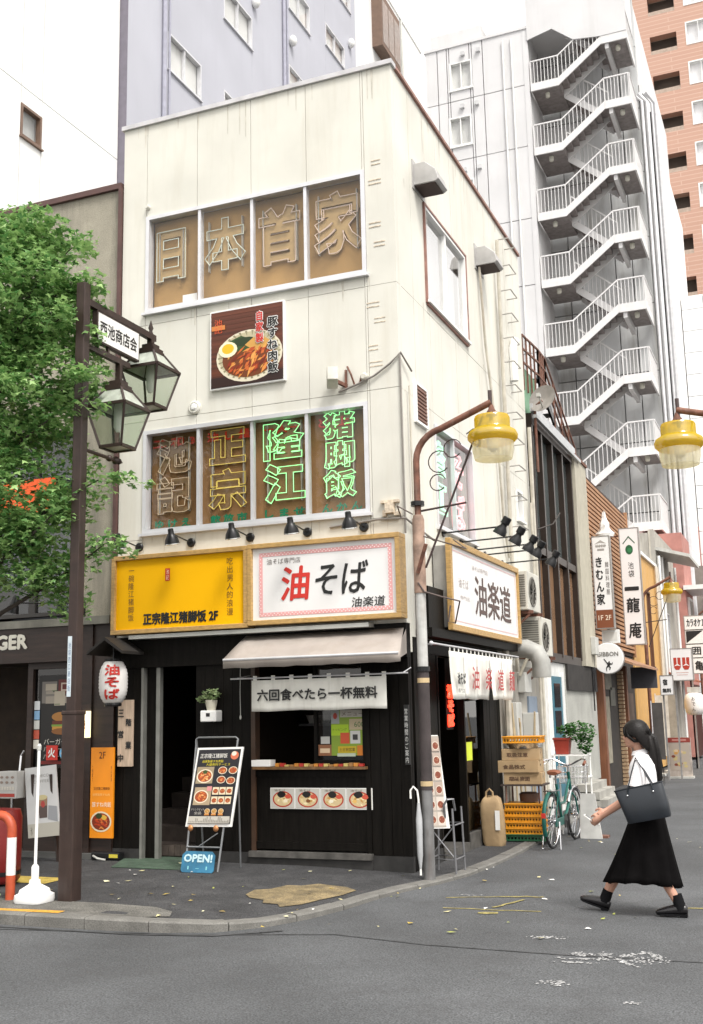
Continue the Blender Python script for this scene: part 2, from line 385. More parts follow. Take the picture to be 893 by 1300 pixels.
# worn tan patch of old tactile paving, painted and chalked marks, cracks, scars
M_tan = mk('worn_tan_paving', (.19, .145, .075), .9, var=.45, scale=5, bump=.6, bscale=80, fine=.4, dirt=(.05, .048, .045), dirt_amt=.8, dirt_scale=5)
pts = [(-.98, -1.98), (-.86, -2.12), (-.7, -2.16), (-.64, -2.3), (-.5, -2.28), (-.42, -2.4), (-.3, -2.2), (-.24, -1.9), (-.16, -1.6), (-.14, -1.3), (-.3, -1.16), (-.62, -1.12), (-.72, -1.3), (-.86, -1.34), (-.9, -1.6), (-1.02, -1.72)]
sheet('tan_patch', [(x, y, zf(x, y)+.004) for x, y in pts], M_tan, pavement)
sheet('concrete_band', [(x, y, zf(x, y)+.003) for x, y in [(-14, -3.345), (-4, -3.345), (-2.2, -3.345), (-1.6, -3.335), (-1.25, -3.31), (-1.05, -3.2), (-1.15, -3.0), (-1.4, -2.86), (-2.0, -2.8), (-4, -2.82), (-14, -2.8)]], mk('old_concrete', (.115, .11, .098), .9, var=.3, scale=4, bump=.6, bscale=70, fine=.5, dirt=(.06, .058, .052), dirt_amt=.7, dirt_scale=3), pavement)
M_paint = mk('white_road_paint', (.30, .30, .30), .8, var=.5, scale=30, fine=.5, bscale=90)
M_yel = mk('yellow_road_chalk', (.26, .22, .08), .9, var=.35, scale=20, fine=.4, bscale=150)
M_orl = mk('orange_road_paint', (.5, .26, .03), .85, var=.35, scale=20, fine=.3, bscale=150)
def strip(name, pts, w, mat, z=ROAD+.004, parent=None):
    vs = []; fs = []
    for i, p in enumerate(pts):
        p = Vector((*p, 0)); a = Vector((*pts[max(i-1, 0)], 0)); b = Vector((*pts[min(i+1, len(pts)-1)], 0)); d = (b-a).normalized(); nn = Vector((-d.y, d.x, 0))*w/2*random.uniform(.7, 1.2)
        vs += [(p.x+nn.x, p.y+nn.y, z), (p.x-nn.x, p.y-nn.y, z)]
    for i in range(len(pts)-1): fs.append((2*i, 2*i+1, 2*i+3, 2*i+2))
    return MB().add(vs, fs).build(name, mat, parent or road)
def wob(p, q, n=7, j=.02): return [(p[0]+(q[0]-p[0])*i/n+random.uniform(-j, j), p[1]+(q[1]-p[1])*i/n+random.uniform(-j, j)) for i in range(n+1)]
strip('chalk_line', wob((.86, -1.74), (1.77, -1.70)), .03, M_yel)
strip('chalk_line', wob((.72, -1.21), (1.38, -.95), 7, .015), .03, M_yel)
strip('chalk_line', wob((1.2, -1.05), (1.62, -.92), 5, .03), .05, M_yel, ROAD+.0055)
strip('chalk_line', wob((1.3, -1.62), (1.45, -1.15), 5, .02), .04, M_yel, ROAD+.007)
strip('chalk_line', wob((1.25, -1.9), (1.42, -1.86), 3, .01), .09, M_yel, ROAD+.0055)
strip('chalk_line', wob((2.9, -1.2), (4.2, -1.0), 6, .02), .05, M_yel)
def worn(name, cx, cy, w, h, n, mat, ang=0, thin=1, parent=None, z=ROAD+.004):
    """paint worn down to scattered flecks, thick in the middle and thinning out"""
    m = MB(); g = random.Random(int((cx*31+cy*17)*100)); c, s = math.cos(ang), math.sin(ang)
    for i in range(int(n*.5)):
        u, v = g.gauss(0, .36)*w/2*1.3, g.gauss(0, .36)*h/2*1.3*thin; r = g.uniform(.004, .013); k = 5; t0 = g.random()*6
        x, y = cx+u*c-v*s, cy+u*s+v*c
        m.add([(x+r*math.cos(t0+6.283*i_/k)*g.uniform(.6, 1.3), y+1.7*r*math.sin(t0+6.283*i_/k)*g.uniform(.6, 1.3), z+.00001*i) for i_ in range(k)], [tuple(range(k))])
    return m.build(name, mat, parent or road, kind='stuff')
for (x, y, w, h, n) in [(2.02, -2.78, .24, .12, 130), (2.41, -3.3, .14, .16, 80), (2.56, -3.28, .13, .17, 80), (2.42, -4.2, .2, .18, 110), (2.95, -4.55, .1, .08, 30), (.9, -1.0, .3, .05, 30)]: worn('worn_paint', x, y, w, h, n, M_paint)
for y in (-3.46, -3.58): worn('worn_paint', 2.42, y, .36, .05, 90, M_paint, .1)
for (x, y, w, h, n, a_) in ((2.75, -3.22, .4, .07, 110, R(48)), (2.93, -3.26, .4, .07, 110, R(-64)), (2.75, -3.5, .36, .06, 90, R(-48)), (2.85, -3.38, .3, .2, 110, R(-50)), (2.6, -3.42, .5, .08, 60, 0)): worn('worn_paint', x, y, w, h, n, M_paint, a_)
strip('orange_line', wob((-6, -3.5), (-2.05, -3.33), 3, .004), .10, M_orl, .0085, kerb)
M_seam = mk('tar_seam', (.045, .046, .048), .85, var=.5, scale=9)
strip('tar_seam', [(-6, -4.02), (-2.4, -3.68), (-.7, -3.45), (.43, -3.12), (1.25, -3.3), (2.3, -3.36), (4.5, -3.3)], .025, M_seam)
strip('gutter_line', [(-6, -3.66), (-2.4, -3.6), (-1.2, -3.58), (-.5, -3.45), (-.05, -3.1)], .05, M_seam, ROAD+.0055)
# litter of leaves and paper scraps: too small to count
m = MB(); m.col = []
for i in range(90):
    if i < 45: x, y = random.uniform(-3, .4), random.uniform(-3.3, -.1); z = zf(x, y)+.006
    else: x, y = random.uniform(.2, 3.4), random.uniform(-3.2, 5); z = ROAD+.006
    s = random.uniform(.012, .035); a = random.uniform(0, 6.28)
    q = [Vector((math.cos(a+t)*s*k, math.sin(a+t)*s*k, random.uniform(0, .012))) for t, k in ((0, 1.4), (1.4, .6), (3.1, 1), (4.6, .7))]
    m.add([Vector((x, y, z))+p for p in q], [(0, 1, 2, 3)]); m.col.append(hx(random.choice(['#d8d4b0', '#c8c090', '#e8e6e0', '#9aa050', '#b8a050', '#7a6a40'])))
lit = m.build('leaf_litter', print_mat(), kind='stuff')

# ================================================================== BUILDING HELPERS
def panel_wall(parent, plane, u0, u1, z0, z1, holes, us, zs, pos, th, mat, joint=M_joint, gap=.006, name='wall_panel', back=.06):
    """a wall of separate cladding panels with recessed joints; plane F faces -Y at Y = pos, plane S faces +X at X = pos"""
    ub = sorted(set([u0, u1]+[u for u in us if u0+.05 < u < u1-.05]+[e for h in holes for e in h[:2] if u0 < e < u1]))
    bm = MB()
    def put(m, a, b, c, d, f0, f1):
        if plane == 'F': m.box(a, b, pos+f0, pos+f1, c, d)
        else: m.box(pos-f1, pos-f0, a, b, c, d)
    for a, b in zip(ub, ub[1:]):
        iv = [(z0, z1)]
        for h in holes:
            if h[0] < b-1e-4 and h[1] > a+1e-4:
                nv = []
                for c, d in iv:
                    if h[2] > c: nv.append((c, min(d, h[2])))
                    if h[3] < d: nv.append((max(c, h[3]), d))
                iv = [(c, d) for c, d in nv if d-c > .01]
        for c, d in iv:
            zb = sorted([c, d]+[z for z in zs if c+.08 < z < d-.08])
            for e, f in zip(zb, zb[1:]):
                g = gap/2; j = random.uniform(-.0015, .0015)
                pm = MB(); put(pm, a+(g if a > u0 else 0), b-(g if b < u1 else 0), e+(g if e > z0 else 0), f-(g if f < z1 else 0), j, th)
                pm.build(name, mat, parent)
            put(bm, a, b, c, d, th+.001, th+back)
    bm.build('backing_wall', joint, parent)
def window(parent, plane, u0, u1, z0, z1, n, pos, depth=.1, fr=.05, mat=M_alu, gl=M_glass, back=None, bd=.16, mull=.04, sill=True, proud=.02, name='window', rail=False):
    """frame standing slightly proud, panes set back, a blind or dark room behind"""
    def put(m, a, b, c, d, f0, f1):
        if plane == 'F': m.box(a, b, pos+f0, pos+f1, c, d)
        else: m.box(pos-f1, pos-f0, a, b, c, d)
    m = MB()
    put(m, u0, u0+fr, z0, z1, -proud, depth); put(m, u1-fr, u1, z0, z1, -proud, depth)
    put(m, u0+fr, u1-fr, z1-fr, z1, -proud, depth); put(m, u0+fr, u1-fr, z0, z0+fr, -proud-.01, depth)
    w = (u1-u0-2*fr)/n
    for i in range(1, n): c = u0+fr+w*i; put(m, c-mull/2, c+mull/2, z0+fr, z1-fr, -.004 if i % 2 else .012, depth*.8)
    if rail: put(m, u0+fr, u1-fr, (z0+z1)/2-.02, (z0+z1)/2+.02, .004, depth*.8)
    f = m.build(name, mat, parent)
    if sill:
        s = MB(); put(s, u0-.03, u1+.03, z0-.035, z0-.001, -proud-.04, depth); s.build('sill', mat, f)
    for i in range(n):
        p = MB(); a, b = u0+fr+w*i+mull/2, u0+fr+w*(i+1)-mull/2; k = .03 if i % 2 else .045
        put(p, a, b, z0+fr, z1-fr, k, k+.005); p.build('pane', gl, f)
    if back:
        b = MB(); put(b, u0+fr*.5, u1-fr*.5, z0+fr*.5, z1-fr*.5, bd, bd+.02); b.build('blind', back, f)
    return f

# ================================================================== MAIN CORNER BUILDING
FW, D, HT = -3.81, 6.35, 9.42
shop = thing('restaurant_building', 'narrow cream three storey corner building with black shopfront and neon windows', 'building', (FW/2, D/2, 0))
h3, h2 = (-3.45, -.37, 6.78, 8.11), (-3.45, -.40, 3.89, 5.21)
s3, s2, s1 = (1.12, 2.93, 6.78, 8.07), (1.23, 2.89, 3.88, 5.19), (5.38, 5.78, 4.62, 5.12)
panel_wall(shop, 'F', FW, 0, 2.62, HT, [h3, h2], [-2.69, -1.91, -1.14], [6.62, 5.34, 3.82], 0, .1, M_cream)
panel_wall(shop, 'S', .161, D, 2.3, HT, [s3, s2, s1], [.6, 1.7, 2.35, 3.5, 4.1, 4.7, 5.3, 5.9], [6.62, 5.34], 0, .1, M_cream)
box('corner_panel', M_cream, shop, -.1, .0005, .1015, .158, 2.3, HT)
m = MB().box(FW, FW+.1, .17, D, 0, HT).box(FW+.1, -.165, D-.1, D-.001, 0, HT).box(FW+.1, -.165, .17, D-.1, HT-.35, HT-.2); m.build('rear_wall', M_cream, shop)
M_cop = mk('coping_metal', (.55, .54, .55), .5, .2, var=.12)
M_copr = mk('coping_rust', (.30, .16, .13), .6, .2, var=.25, scale=10)
m = MB().box(FW-.03, .03, -.035, .12, HT+.001, HT+.06).box(FW-.03, FW+.12, .12, D, HT+.001, HT+.06); m.build('coping', M_cop, shop)
m = MB().box(-.1, .035, .121, D+.02, HT+.001, HT+.045); m.build('coping', M_copr, shop)
M_tan3 = mk('tan_blind', (.36, .21, .068), .8, var=.25, scale=1.3, stretch=(1, 1, .6))
M_tan2 = mk('brown_blind', (.24, .125, .045), .8, var=.25, scale=2.0)
w3 = window(shop, 'F', *h3, 4, 0, back=M_tan3, gl=glass('front_glass', (1, 1, 1), .015))
w2 = window(shop, 'F', *h2, 4, 0, back=M_tan2)
M_room = mk('pale_room', (.5, .47, .45), .8, var=.2, scale=1)
M_room2 = mk('dim_room', (.22, .20, .18), .8, var=.4, scale=2)
window(shop, 'S', *s3, 2, 0, back=mk('white_blind', (.8, .79, .8), .8, var=.06, scale=3), mat=M_white, mull=.05, fr=.04, gl=glass('sky_glass', (1, 1, 1), .5))
for a_ in ((1.085, 1.118, 6.74, 8.10), (2.932, 2.965, 6.74, 8.10)): box('window_trim', M_copr, shop, .001, .03, *a_)
for a_ in ((1.12, 2.93, 8.072, 8.10), (1.12, 2.93, 6.715, 6.742)): box('window_trim', M_copr, shop, .001, .03, *a_)
window(shop, 'S', *s2, 2, 0, back=M_room2, mat=M_alu, fr=.03, mull=.035, depth=.06, bd=.3, gl=glass('sky_glass2', (1, 1, 1), .12))
window(shop, 'S', *s1, 1, 0, back=M_room2, mat=M_white, fr=.04)
# paper notice low in the third floor window
box('notice', M_paper, w3, -2.95, -2.74, .09, .093, 6.86, 6.98)
# rust and drip marks around old fixings
M_stain = mk('rust_stain', (.60, .51, .40), .9, var=.3, scale=30)
for (x, z, w, h) in [(-.24, 7.9, .16, .012), (-.22, 8.15, .12, .01), (-.25, 7.35, .15, .012), (-.2, 7.1, .14, .012), (-.3, 6.35, .16, .012), (-.22, 6.15, .14, .01), (-.31, 5.82, .12, .012), (-.28, 5.62, .16, .012)]:
    for dz in (0, .05): box('old_fixing', M_stain, shop, x-w/2, x+w/2, -.006, 0.005, z+dz, z+dz+h)
M_drip = mk('drip_stain', (.55, .52, .45), .85, var=.25, scale=14, stretch=(6, 6, .5))
gd_ = random.Random(44)
for i in range(26):
    x = gd_.uniform(-3.7, -.1); z1, l = (HT, gd_.uniform(.1, .55)) if i % 2 else (gd_.choice([6.73, 3.84]), gd_.uniform(.06, .25)); w = gd_.uniform(.006, .02)
    MB().add([(x-w, -.0022, z1), (x+w, -.0022, z1), (x+w*.3, -.0022, z1-l), (x-w*.3, -.0022, z1-l*.95)], [(0, 3, 2, 1)]).build('drip_stain', M_drip, shop)
for i in range(26):
    y = gd_.uniform(.3, 6.2); z1, l = (HT, gd_.uniform(.1, .6)) if i % 2 else (gd_.choice([6.7, 3.8, 8.1]), gd_.uniform(.06, .4)); w = gd_.uniform(.006, .022)
    MB().add([(.0022, y-w, z1), (.0022, y+w, z1), (.0022, y+w*.3, z1-l), (.0022, y-w*.3, z1-l*.95)], [(0, 3, 2, 1)]).build('drip_stain', M_drip, shop)
# -------- black shopfront, front side
for a, b in ((FW, -3.43), (-2.68, -1.94), (-.47, -.001)):
    n = max(2, round((b-a)/.13)); w = (b-a)/n
    for i in range(n): box('plank', M_black, shop, a+i*w+.002, a+(i+1)*w-.002, random.uniform(-.004, .002), .05, .12, 2.24)
    box('plinth', mk('plinth', (.022, .021, .02), .7, var=.4, scale=8), shop, a, b, -.012, .06, -.12, .118)
    box('backing_board', M_black, shop, a, b, .052, .1, -.1, 2.24)
box('header_beam', M_black, shop, FW, -.001, -.03, .1, 2.242, 2.615)
# order hatch: opening with window over a panelled counter front
box('hatch_frame', mk('brown_frame', (.05, .024, .012), .5, var=.2), shop, -1.94, -1.885, -.015, .1, .14, 2.24)
box('hatch_frame', M_black, shop, -.525, -.471, -.012, .1, .14, 2.24)
box('counter_front', M_black, shop, -1.884, -.526, .015, .06, .16, 1.03)
for x0, x1, z0, z1 in ((-1.884, -.526, .16, .24), (-1.884, -.526, .95, 1.03)): box('counter_rail', M_black, shop, x0, x1, -.004, .014, z0, z1)
box('door_sill', mk('worn_sill', (.07, .066, .06), .7, var=.4, scale=10), shop, -1.95, -.46, -.07, .1, .075, .138)
box('plinth', MATS['plinth'], shop, -1.95, -.46, -.04, .1, -.12, .074)
box('counter_shelf', mk('shelf_wood', (.16, .085, .035), .35, var=.35, scale=14), shop, -1.884, -.5, -.09, .12, 1.035, 1.065)
m = MB().box(-1.16, -1.12, .02, .07, 1.07, 2.24).box(-1.12, -.526, .02, .07, 1.07, 1.13).box(-.57, -.526, .02, .07, 1.13, 2.24); sash = m.build('sash', M_black, shop)
box('pane', M_glassd, sash, -1.12, -.57, .04, .046, 1.13, 2.24)
# rooms behind the openings, their darkness put into black wall colour
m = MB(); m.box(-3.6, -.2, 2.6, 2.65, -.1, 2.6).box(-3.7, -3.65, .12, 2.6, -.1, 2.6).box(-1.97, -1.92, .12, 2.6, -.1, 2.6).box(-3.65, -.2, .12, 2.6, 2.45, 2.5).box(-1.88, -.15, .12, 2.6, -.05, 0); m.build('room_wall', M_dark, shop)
m = MB().box(-1.9, -.25, 1.2, 1.5, 1.5, 1.53).box(-1.9, -.25, 1.2, 1.5, 1.95, 1.98).box(-1.9, -.6, .5, .9, .0, .95); kit = m.build('kitchen_counter', mk('steel', (.25, .25, .26), .3, .9), shop)
for i in range(9): MB().lathe([(.05, 0), (.085, .09), (.09, .1)], 10, Matrix.Translation((-1.75+i*.17, 1.3, 1.531))).build('bowl', mk('bowl_white', (.5, .48, .45), .3), shop, smooth=True)
# entrance: aluminium jambs, tiled steps rising inside
box('door_leaf', M_black, shop, -3.395, -3.25, .06, .1, 0.0, 2.24)
for x0, x1, y0, y1 in ((-3.428, -3.396, -.02, .1), (-3.248, -3.195, .03, .1)):
    box('door_jamb', mk('dull_aluminium', (.23, .23, .21), .45, .4, var=.15), shop, x0, x1, y0, y1, 0.0, 2.24)
M_step = mk('step_tile', (.035, .026, .021), .7, var=.3, scale=12, bump=.3)
for i in range(8): box('step', M_step, shop, -3.64, -1.98, .26+i*.26, .52+i*.26+(.02 if i < 7 else 0), -.1, .15+.18*i)
for i in range(9): box('step_tile', mk('worn_step_tile', (.075, .058, .048), .8, var=.3, scale=12), shop, -3.42+i*.08, -3.42+i*.08+.074, .236, .258, .02, .14)
m = MB(); m.box(-3.0, -2.72, .9, 1.3, .34, .5); m.build('shoe_box', mk('red_crate', (.16, .02, .015), .5), shop)
# -------- side shopfront
box('header_beam', M_black, shop, -.1, .012, .162, 3.78, 2.3, 2.47)
for a, b in ((.162, .98), (2.98, 3.78)):
    n = round((b-a)/.14); w = (b-a)/n
    for i in range(n): box('plank', M_black, shop, -.05, random.uniform(.002, .008), a+i*w+.002, a+(i+1)*w-.002, .1, 2.298)
    box('plinth', MATS['plinth'], shop, -.08, .014, a, b, -.12, .098)
for a in (.985, 2.02, 2.92): box('door_post', M_black, shop, -.08, .01, a, a+.05, -.1, 2.298)
box('pane', glass('shop_glass', (.5, .52, .5), .10), shop, -.045, -.04, 2.07, 2.92, .14, 2.298)
box('door_sill', MATS['worn_sill'], shop, -.08, .02, 2.07, 2.92, -.1, .14)
box('yellow_notice', mk('yellow_green_paper', (.62, .72, .05), .6), shop, -.038, -.036, 2.22, 2.48, 1.02, 1.25)
box('threshold', MATS['worn_sill'], shop, -.3, .03, 1.04, 2.02, -.1, .05)
m = MB().box(-2.2, -2.15, .9, 3.8, -.1, 2.5).box(-2.2, -.1, 3.74, 3.79, -.1, 2.5).box(-2.2, -.15, .9, 3.8, 2.4, 2.45).box(-2.2, -.1, .9, 3.75, -.1, 0.0); m.build('room_wall', M_dark, shop)  # side room, again dark by its black wall colour
# rough lower side wall beyond the shopfront
M_lowwall = mk('lower_wall', (.36, .34, .30), .8, var=.15, scale=2, dirt=(.12, .10, .08), dirt_amt=.7, dirt_scale=2)
box('lower_wall', M_lowwall, shop, -.1, 0, 3.782, D, -.1, 2.298)
# service riser pipes, conduits on the side wall
M_pipeb = mk('pipe_beige', (.48, .45, .38), .6, var=.2, dirt=(.2, .12, .07), dirt_amt=.5, dirt_scale=4)
for y, r, z0, z1 in ((4.62, .03, 2.2, 9.0), (4.72, .018, 2.2, 8.0), (3.9, .05, 0, 2.5), (4.06, .03, 0, 2.9), (6.2, .035, 0, 6.3), (6.1, .022, .2, 5.0)):
    MB().tube([(.05+r, y, z0), (.05+r, y, z1)], r, 7).build('pipe', M_pipeb, shop, smooth=True)
MB().tube([(.04, .22, 5.4), (.04, .24, 3.2)], .012, 5).build('pipe', M_pipeb, shop, smooth=True)
MB().tube([(.05, 3.55, 8.4), (.06, 3.7, 7.0), (.05, 4.2, 5.6), (.06, 4.3, 4.4), (.05, 4.58, 3.9)], .02, 6).build('pipe', M_pipeb, shop, smooth=True)
m = MB(); g = [(-.75, -.03, 5.36), (-.5, -.05, 5.42), (-.3, -.03, 5.5), (-.1, -.03, 5.62), (.03, -.02, 5.74), (.05, .3, 5.6)]
m.tube(g, .012, 6).tube([(.02, -.02, 5.72), (.025, -.02, 3.62)], .012, 6).tube([(-.9, -.02, 3.76), (-.3, -.03, 3.80), (.03, -.03, 3.79), (.06, .5, 3.7), (.06, .9, 3.66)], .014, 6)
m.build('cable', mk('cable_grey', (.22, .20, .18), .6), shop, smooth=True)
# iron rungs climbing the side wall
M_rung = mk('rung_steel', (.42, .40, .37), .5, .4, var=.2)
src = None
for i, z in enumerate([4.44, 4.92, 5.4, 5.83, 6.26, 6.71, 7.1, 7.5, 7.9, 8.3, 8.72, 9.18]):
    if src is None:
        src = MB().tube([(0, 5.0, z), (.17, 5.0, z), (.17, 5.42, z), (0, 5.42, z)], .011, 6).build('ladder_rung', M_rung, shop)
    else: piece(src, shop, (0, 0, z-4.44))
# louvred vent, round vent, plastic tube cover, meter boxes
m = MB().box(0, .03, .5, .9, 5.05, 5.5); f = m.build('vent', mk('brown_vent', (.20, .10, .07), .6, var=.2), shop)
for a in (.49, .9): box('vent_frame', M_white, f, 0, .04, a-.02, a+.02, 5.03, 5.52)
for z in (5.03, 5.5): box('vent_frame', M_white, f, 0, .04, .51, .88, z-.0, z+.03)
for i in range(9): box('louvre', MATS['brown_vent'], f, .03, .042, .52, .87, 5.08+i*.046, 5.10+i*.046)
M45 = Matrix.Translation((-2.71, 0, 5.43)) @ Matrix.Rotation(R(90), 4, 'X')
v = MB().lathe([(.085, -.02), (.085, .02), (.07, .035), (.055, .035), (.055, .02)], 20, M45).build('round_vent', M_cream, shop, smooth=True)
MB().lathe([(.05, -.02), (.05, .03), (.03, .05), (.0, .052)], 16, M45).build('vent_cap', M_white, v, smooth=True)
MB().lathe([(.03, -.02), (.03, .05), (.025, .06)], 10, Matrix.Translation((-3.42, 0, 8.24)) @ Matrix.Rotation(R(90), 4, 'X')).build('pipe_stub', M_cream, shop, smooth=True)
m = MB().tube([(.06, 5.42, 6.9), (.06, 5.42, 7.45), (.09, 5.5, 7.62)], .07, 8); m.build('duct_cover', M_white, shop, smooth=True)
for (y0, y1, z0, z1, d) in ((4.15, 4.45, 1.2, 1.75, .16), (5.1, 5.4, 1.0, 1.6, .18), (4.9, 5.3, 1.9, 2.2, .12)): box('meter_box', M_grey, shop, 0.001, d, y0, y1, z0, z1, bevel=.01)
box('service_door', mk('blue_grey_door', (.20, .25, .32), .5, var=.1), shop, .001, .03, 5.45, 6.0, 0.0, 1.85)
# hooded kitchen duct elbow sticking out beside the side sign
m = MB(); r0 = []
path = [(.02, 4.35, 2.52), (.30, 4.35, 2.52), (.44, 4.35, 2.45), (.50, 4.35, 2.32), (.50, 4.35, 2.1)]
m.tube(path, .135, 14, sx=1, sy=1); duct = m.build('duct_elbow', mk('galvanised', (.33, .33, .31), .6, .1, var=.15, dirt=(.25, .22, .18), dirt_amt=.4), shop, smooth=50)

def hood(y, z):
    t = thing('duct_hood', 'grey weathered metal vent hood on cream side wall, ' + ('nearer the front facade' if y < 2 else 'nearer the iron rungs'), 'vent hood', (0, y, z), 0, 'vent hoods on the side wall')
    w = .19; pr = [(0, .14), (.16, .14), (.30, .02), (.34, -.12), (.30, -.15), (0, -.15)]
    vs = [(a, s*w, b) for s in (-1, 1) for a, b in pr]; n = len(pr)
    fs = [tuple(range(n-1, -1, -1)), tuple(range(n, 2*n))]+[(i, (i+1) % n, n+(i+1) % n, n+i) for i in range(n)]
    MB().add(vs, fs).build('cowl', mk('hood_grey', (.42, .41, .40), .5, .3, var=.15), t, local=True, bevel=.008)
    MB().box(.02, .29, -.17, .17, -.165, -.152).build('louvre', mk('hood_shade', (.05, .03, .025), .7), t, local=True)  # plain plate whose dark colour paints the shade beneath the hood
    MB().box(-.0, .015, -.23, .23, -.2, .19).build('flange', MATS['hood_grey'], t, local=True)
hood(.92, 8.32); hood(3.72, 8.32)

# ================================================================== NEIGHBOUR ON THE LEFT
M_stucco = mk('grey_stucco', (.32, .295, .235), .9, var=.12, scale=3, bump=.5, bscale=90, fine=.12, dirt=(.10, .095, .08), dirt_amt=.7, dirt_scale=1.5)
M_fascia = mk('dark_fascia', (.026, .014, .010), .5, var=.35, scale=4, stretch=(.6, 1, 6), bump=.15)
burger = thing('burger_shop_building', 'low grey stucco building with dark wood burger shop front behind the street tree', 'building', (-7, 3, 0))
LX0, LX1 = -10.3, -3.86
box('wall', M_stucco, burger, -4.40, LX1, .02, .3, 2.9, 8.6)
box('wall', M_stucco, burger, LX0, -4.402, .02, .3, 5.35, 8.6)
box('wall', M_stucco, burger, LX0, -5.9, .02, .3, 2.9, 5.348)
m = MB().box(LX0, LX1-.01, 5.2, 5.4, 0, 8.6).box(LX0, LX0+.2, .3, 5.2, 0, 8.6).box(LX1-.2, LX1-.01, .3, 5.2, 2.9, 8.6).box(LX0+.2, LX1-.2, .3, 5.2, 8.3, 8.45); m.build('rear_wall', M_stucco, burger)
box('coping', mk('brown_coping', (.09, .045, .04), .6, var=.2), burger, LX0, LX1+.02, -.03, .34, 8.602, 8.68)
box('downpipe', MATS['brown_coping'], burger, LX1-.005, LX1+.04, -.05, .0, 2.9, 8.6)
ws = window(burger, 'F', -5.9, -4.40, 2.95, 5.35, 2, .05, back=mk('dim_office', (.10, .10, .105), .7, var=.5, scale=1.2), gl=glass('upper_glass', (.8, .82, .85), .06), mat=mk('dark_frame', (.03, .027, .025), .5), mull=.1, bd=.5, sill=False)
for x, w, c in ((-5.75, .3, '#6a7280'), (-5.45, .22, '#5a6270'), (-5.0, .4, '#777a78'), (-4.6, .3, '#6e7076')): box('curtain', mk('curtain'+c, c, .9, var=.3, scale=2, stretch=(12, 12, .4)), ws, x-w/2, x+w/2, .35, .37, 3.4, 5.3)
box('ledge', mk('ledge', (.17, .165, .14), .8, var=.2, dirt=(.06, .06, .05)), burger, LX0, LX1+.02, -.12, .02, 2.80, 2.898)
box('fascia', M_fascia, burger, LX0, -4.40, -.09, .02, 2.42, 2.798)
box('fascia_rail', M_fascia, burger, LX0, -4.38, -.12, .0, 2.36, 2.418)
text('BURGER', mk('white_letter', (.62, .60, .52), .5), burger, (-6.07, -.095, 2.545), .98, .17, bold=.012, eps=.006)
for x0, x1 in ((-4.40, -4.12), (-4.118, LX1+.045)): box('pillar', M_fascia, burger, x0, x1, -.06 if x0 < -4.2 else -.03, .2, -.1, 2.798)
# glazed front with posters, dark doorway
fw_ = MB().box(-5.12, -5.04, -.02, .1, 0, 2.36).box(-5.04, -4.40, -.02, .1, 0, .35).box(-5.04, -4.4, -.02, .1, 2.28, 2.36).build('shop_window', M_fascia, burger)
box('pane', M_glassd, fw_, -5.04, -4.4, .03, .035, .35, 2.28)
pr = Print((-4.98, .029, .9)); g = random.Random(3)
pr.rect(0, .2, .56, 1.3, '#151210'); pr.rect(.05, .95, .28, 1.22, '#6d6862'); pr.rect(.3, .98, .54, 1.24, '#5a1712'); pr.txt('日', .34, 1.0, .16, .2, '#b8a89a')
for i in range(9): pr.rect(.04+g.random()*.3, .9+g.random()*.3, .1+g.random()*.4, .92+g.random()*.3, g.choice(['#8d857a', '#3b3630', '#a39a8a', '#3c5a30']))
pr.ell(.36, .78, .15, .06, '#9a6a30'); pr.rect(.22, .68, .5, .73, '#5a2413'); pr.rect(.21, .66, .51, .685, '#6d8f3a'); pr.rect(.22, .62, .5, .66, '#b38235'); pr.ell(.36, .6, .15, .04, '#7d4f22')
for i in range(3): pr.txt('バーガーセット'[:5+i % 3], .1, .44-.09*i, .42, .07, '#c9c6bc')
pr.rect(.06, .2, .5, .24, '#7a1d18')
pr.build(fw_, 'poster')
pr = Print((-5.035, .020, 1.25))
for i, c in enumerate(['#c9cdd0', '#7fa6c8', '#c9c9c4', '#b9553f', '#d7d3c8']): pr.rect(0, .52-.12*i, .085, .63-.12*i, c)
pr.build(fw_, 'payment_sticker')
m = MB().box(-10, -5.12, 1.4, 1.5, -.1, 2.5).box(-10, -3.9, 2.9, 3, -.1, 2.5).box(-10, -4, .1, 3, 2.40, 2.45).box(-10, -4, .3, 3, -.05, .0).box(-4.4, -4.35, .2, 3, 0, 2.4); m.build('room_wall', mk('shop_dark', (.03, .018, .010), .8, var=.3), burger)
box('door_post', M_fascia, burger, -6.6, -6.48, -.02, .1, 0, 2.36)
box('base_step', mk('base_step', (.10, .10, .095), .8, var=.2), burger, -10, -3.9, -.12, .2, -.1, .06)
orange = thing('orange_sign_board', 'bright orange red sign board on grey wall behind the tree leaves', 'sign', (-5.3, -.1, 4.5))
MB().box(-5.75, -4.72, -.16, .0, 4.28, 4.72).build('panel', mk('vivid_orange', (.85, .11, .015), .5, var=.1), orange)
MB().box(-5.78, -4.69, -.10, .015, 4.25, 4.75).build('frame', M_blackmetal, orange)

# ================================================================== TALL BUILDINGS BEHIND, LEFT
M_plain = mk('pale_render', (.73, .73, .72), .7, var=.03, scale=1)
wt = thing('white_tower_building', 'tall plain white building wall with a single small square window', 'building', (-14, 3, 0))
panel_wall(wt, 'S', -3, 9.35, 0, 40, [(5.79, 6.48, 13.86, 14.62)], [], [15.02], -10.4, .15, M_plain, joint=mk('joint_light', (.55, .54, .52), .9), gap=.02)
MB().box(-18, -10.63, -3, 9.35, 0, 40).build('core', M_plain, wt)
window(wt, 'S', 5.79, 6.48, 13.86, 14.62, 1, -10.4, back=mk('grey_blind', (.42, .43, .42), .8), mat=mk('bronze_frame', (.16, .10, .07), .5), fr=.06)
M_lav = mk('lavender_render', (.44, .445, .495), .75, var=.05, scale=.5, dirt=(.40, .40, .45), dirt_amt=.35)
M_lavd = mk('lavender_shade', (.17, .155, .19), .7, var=.08)
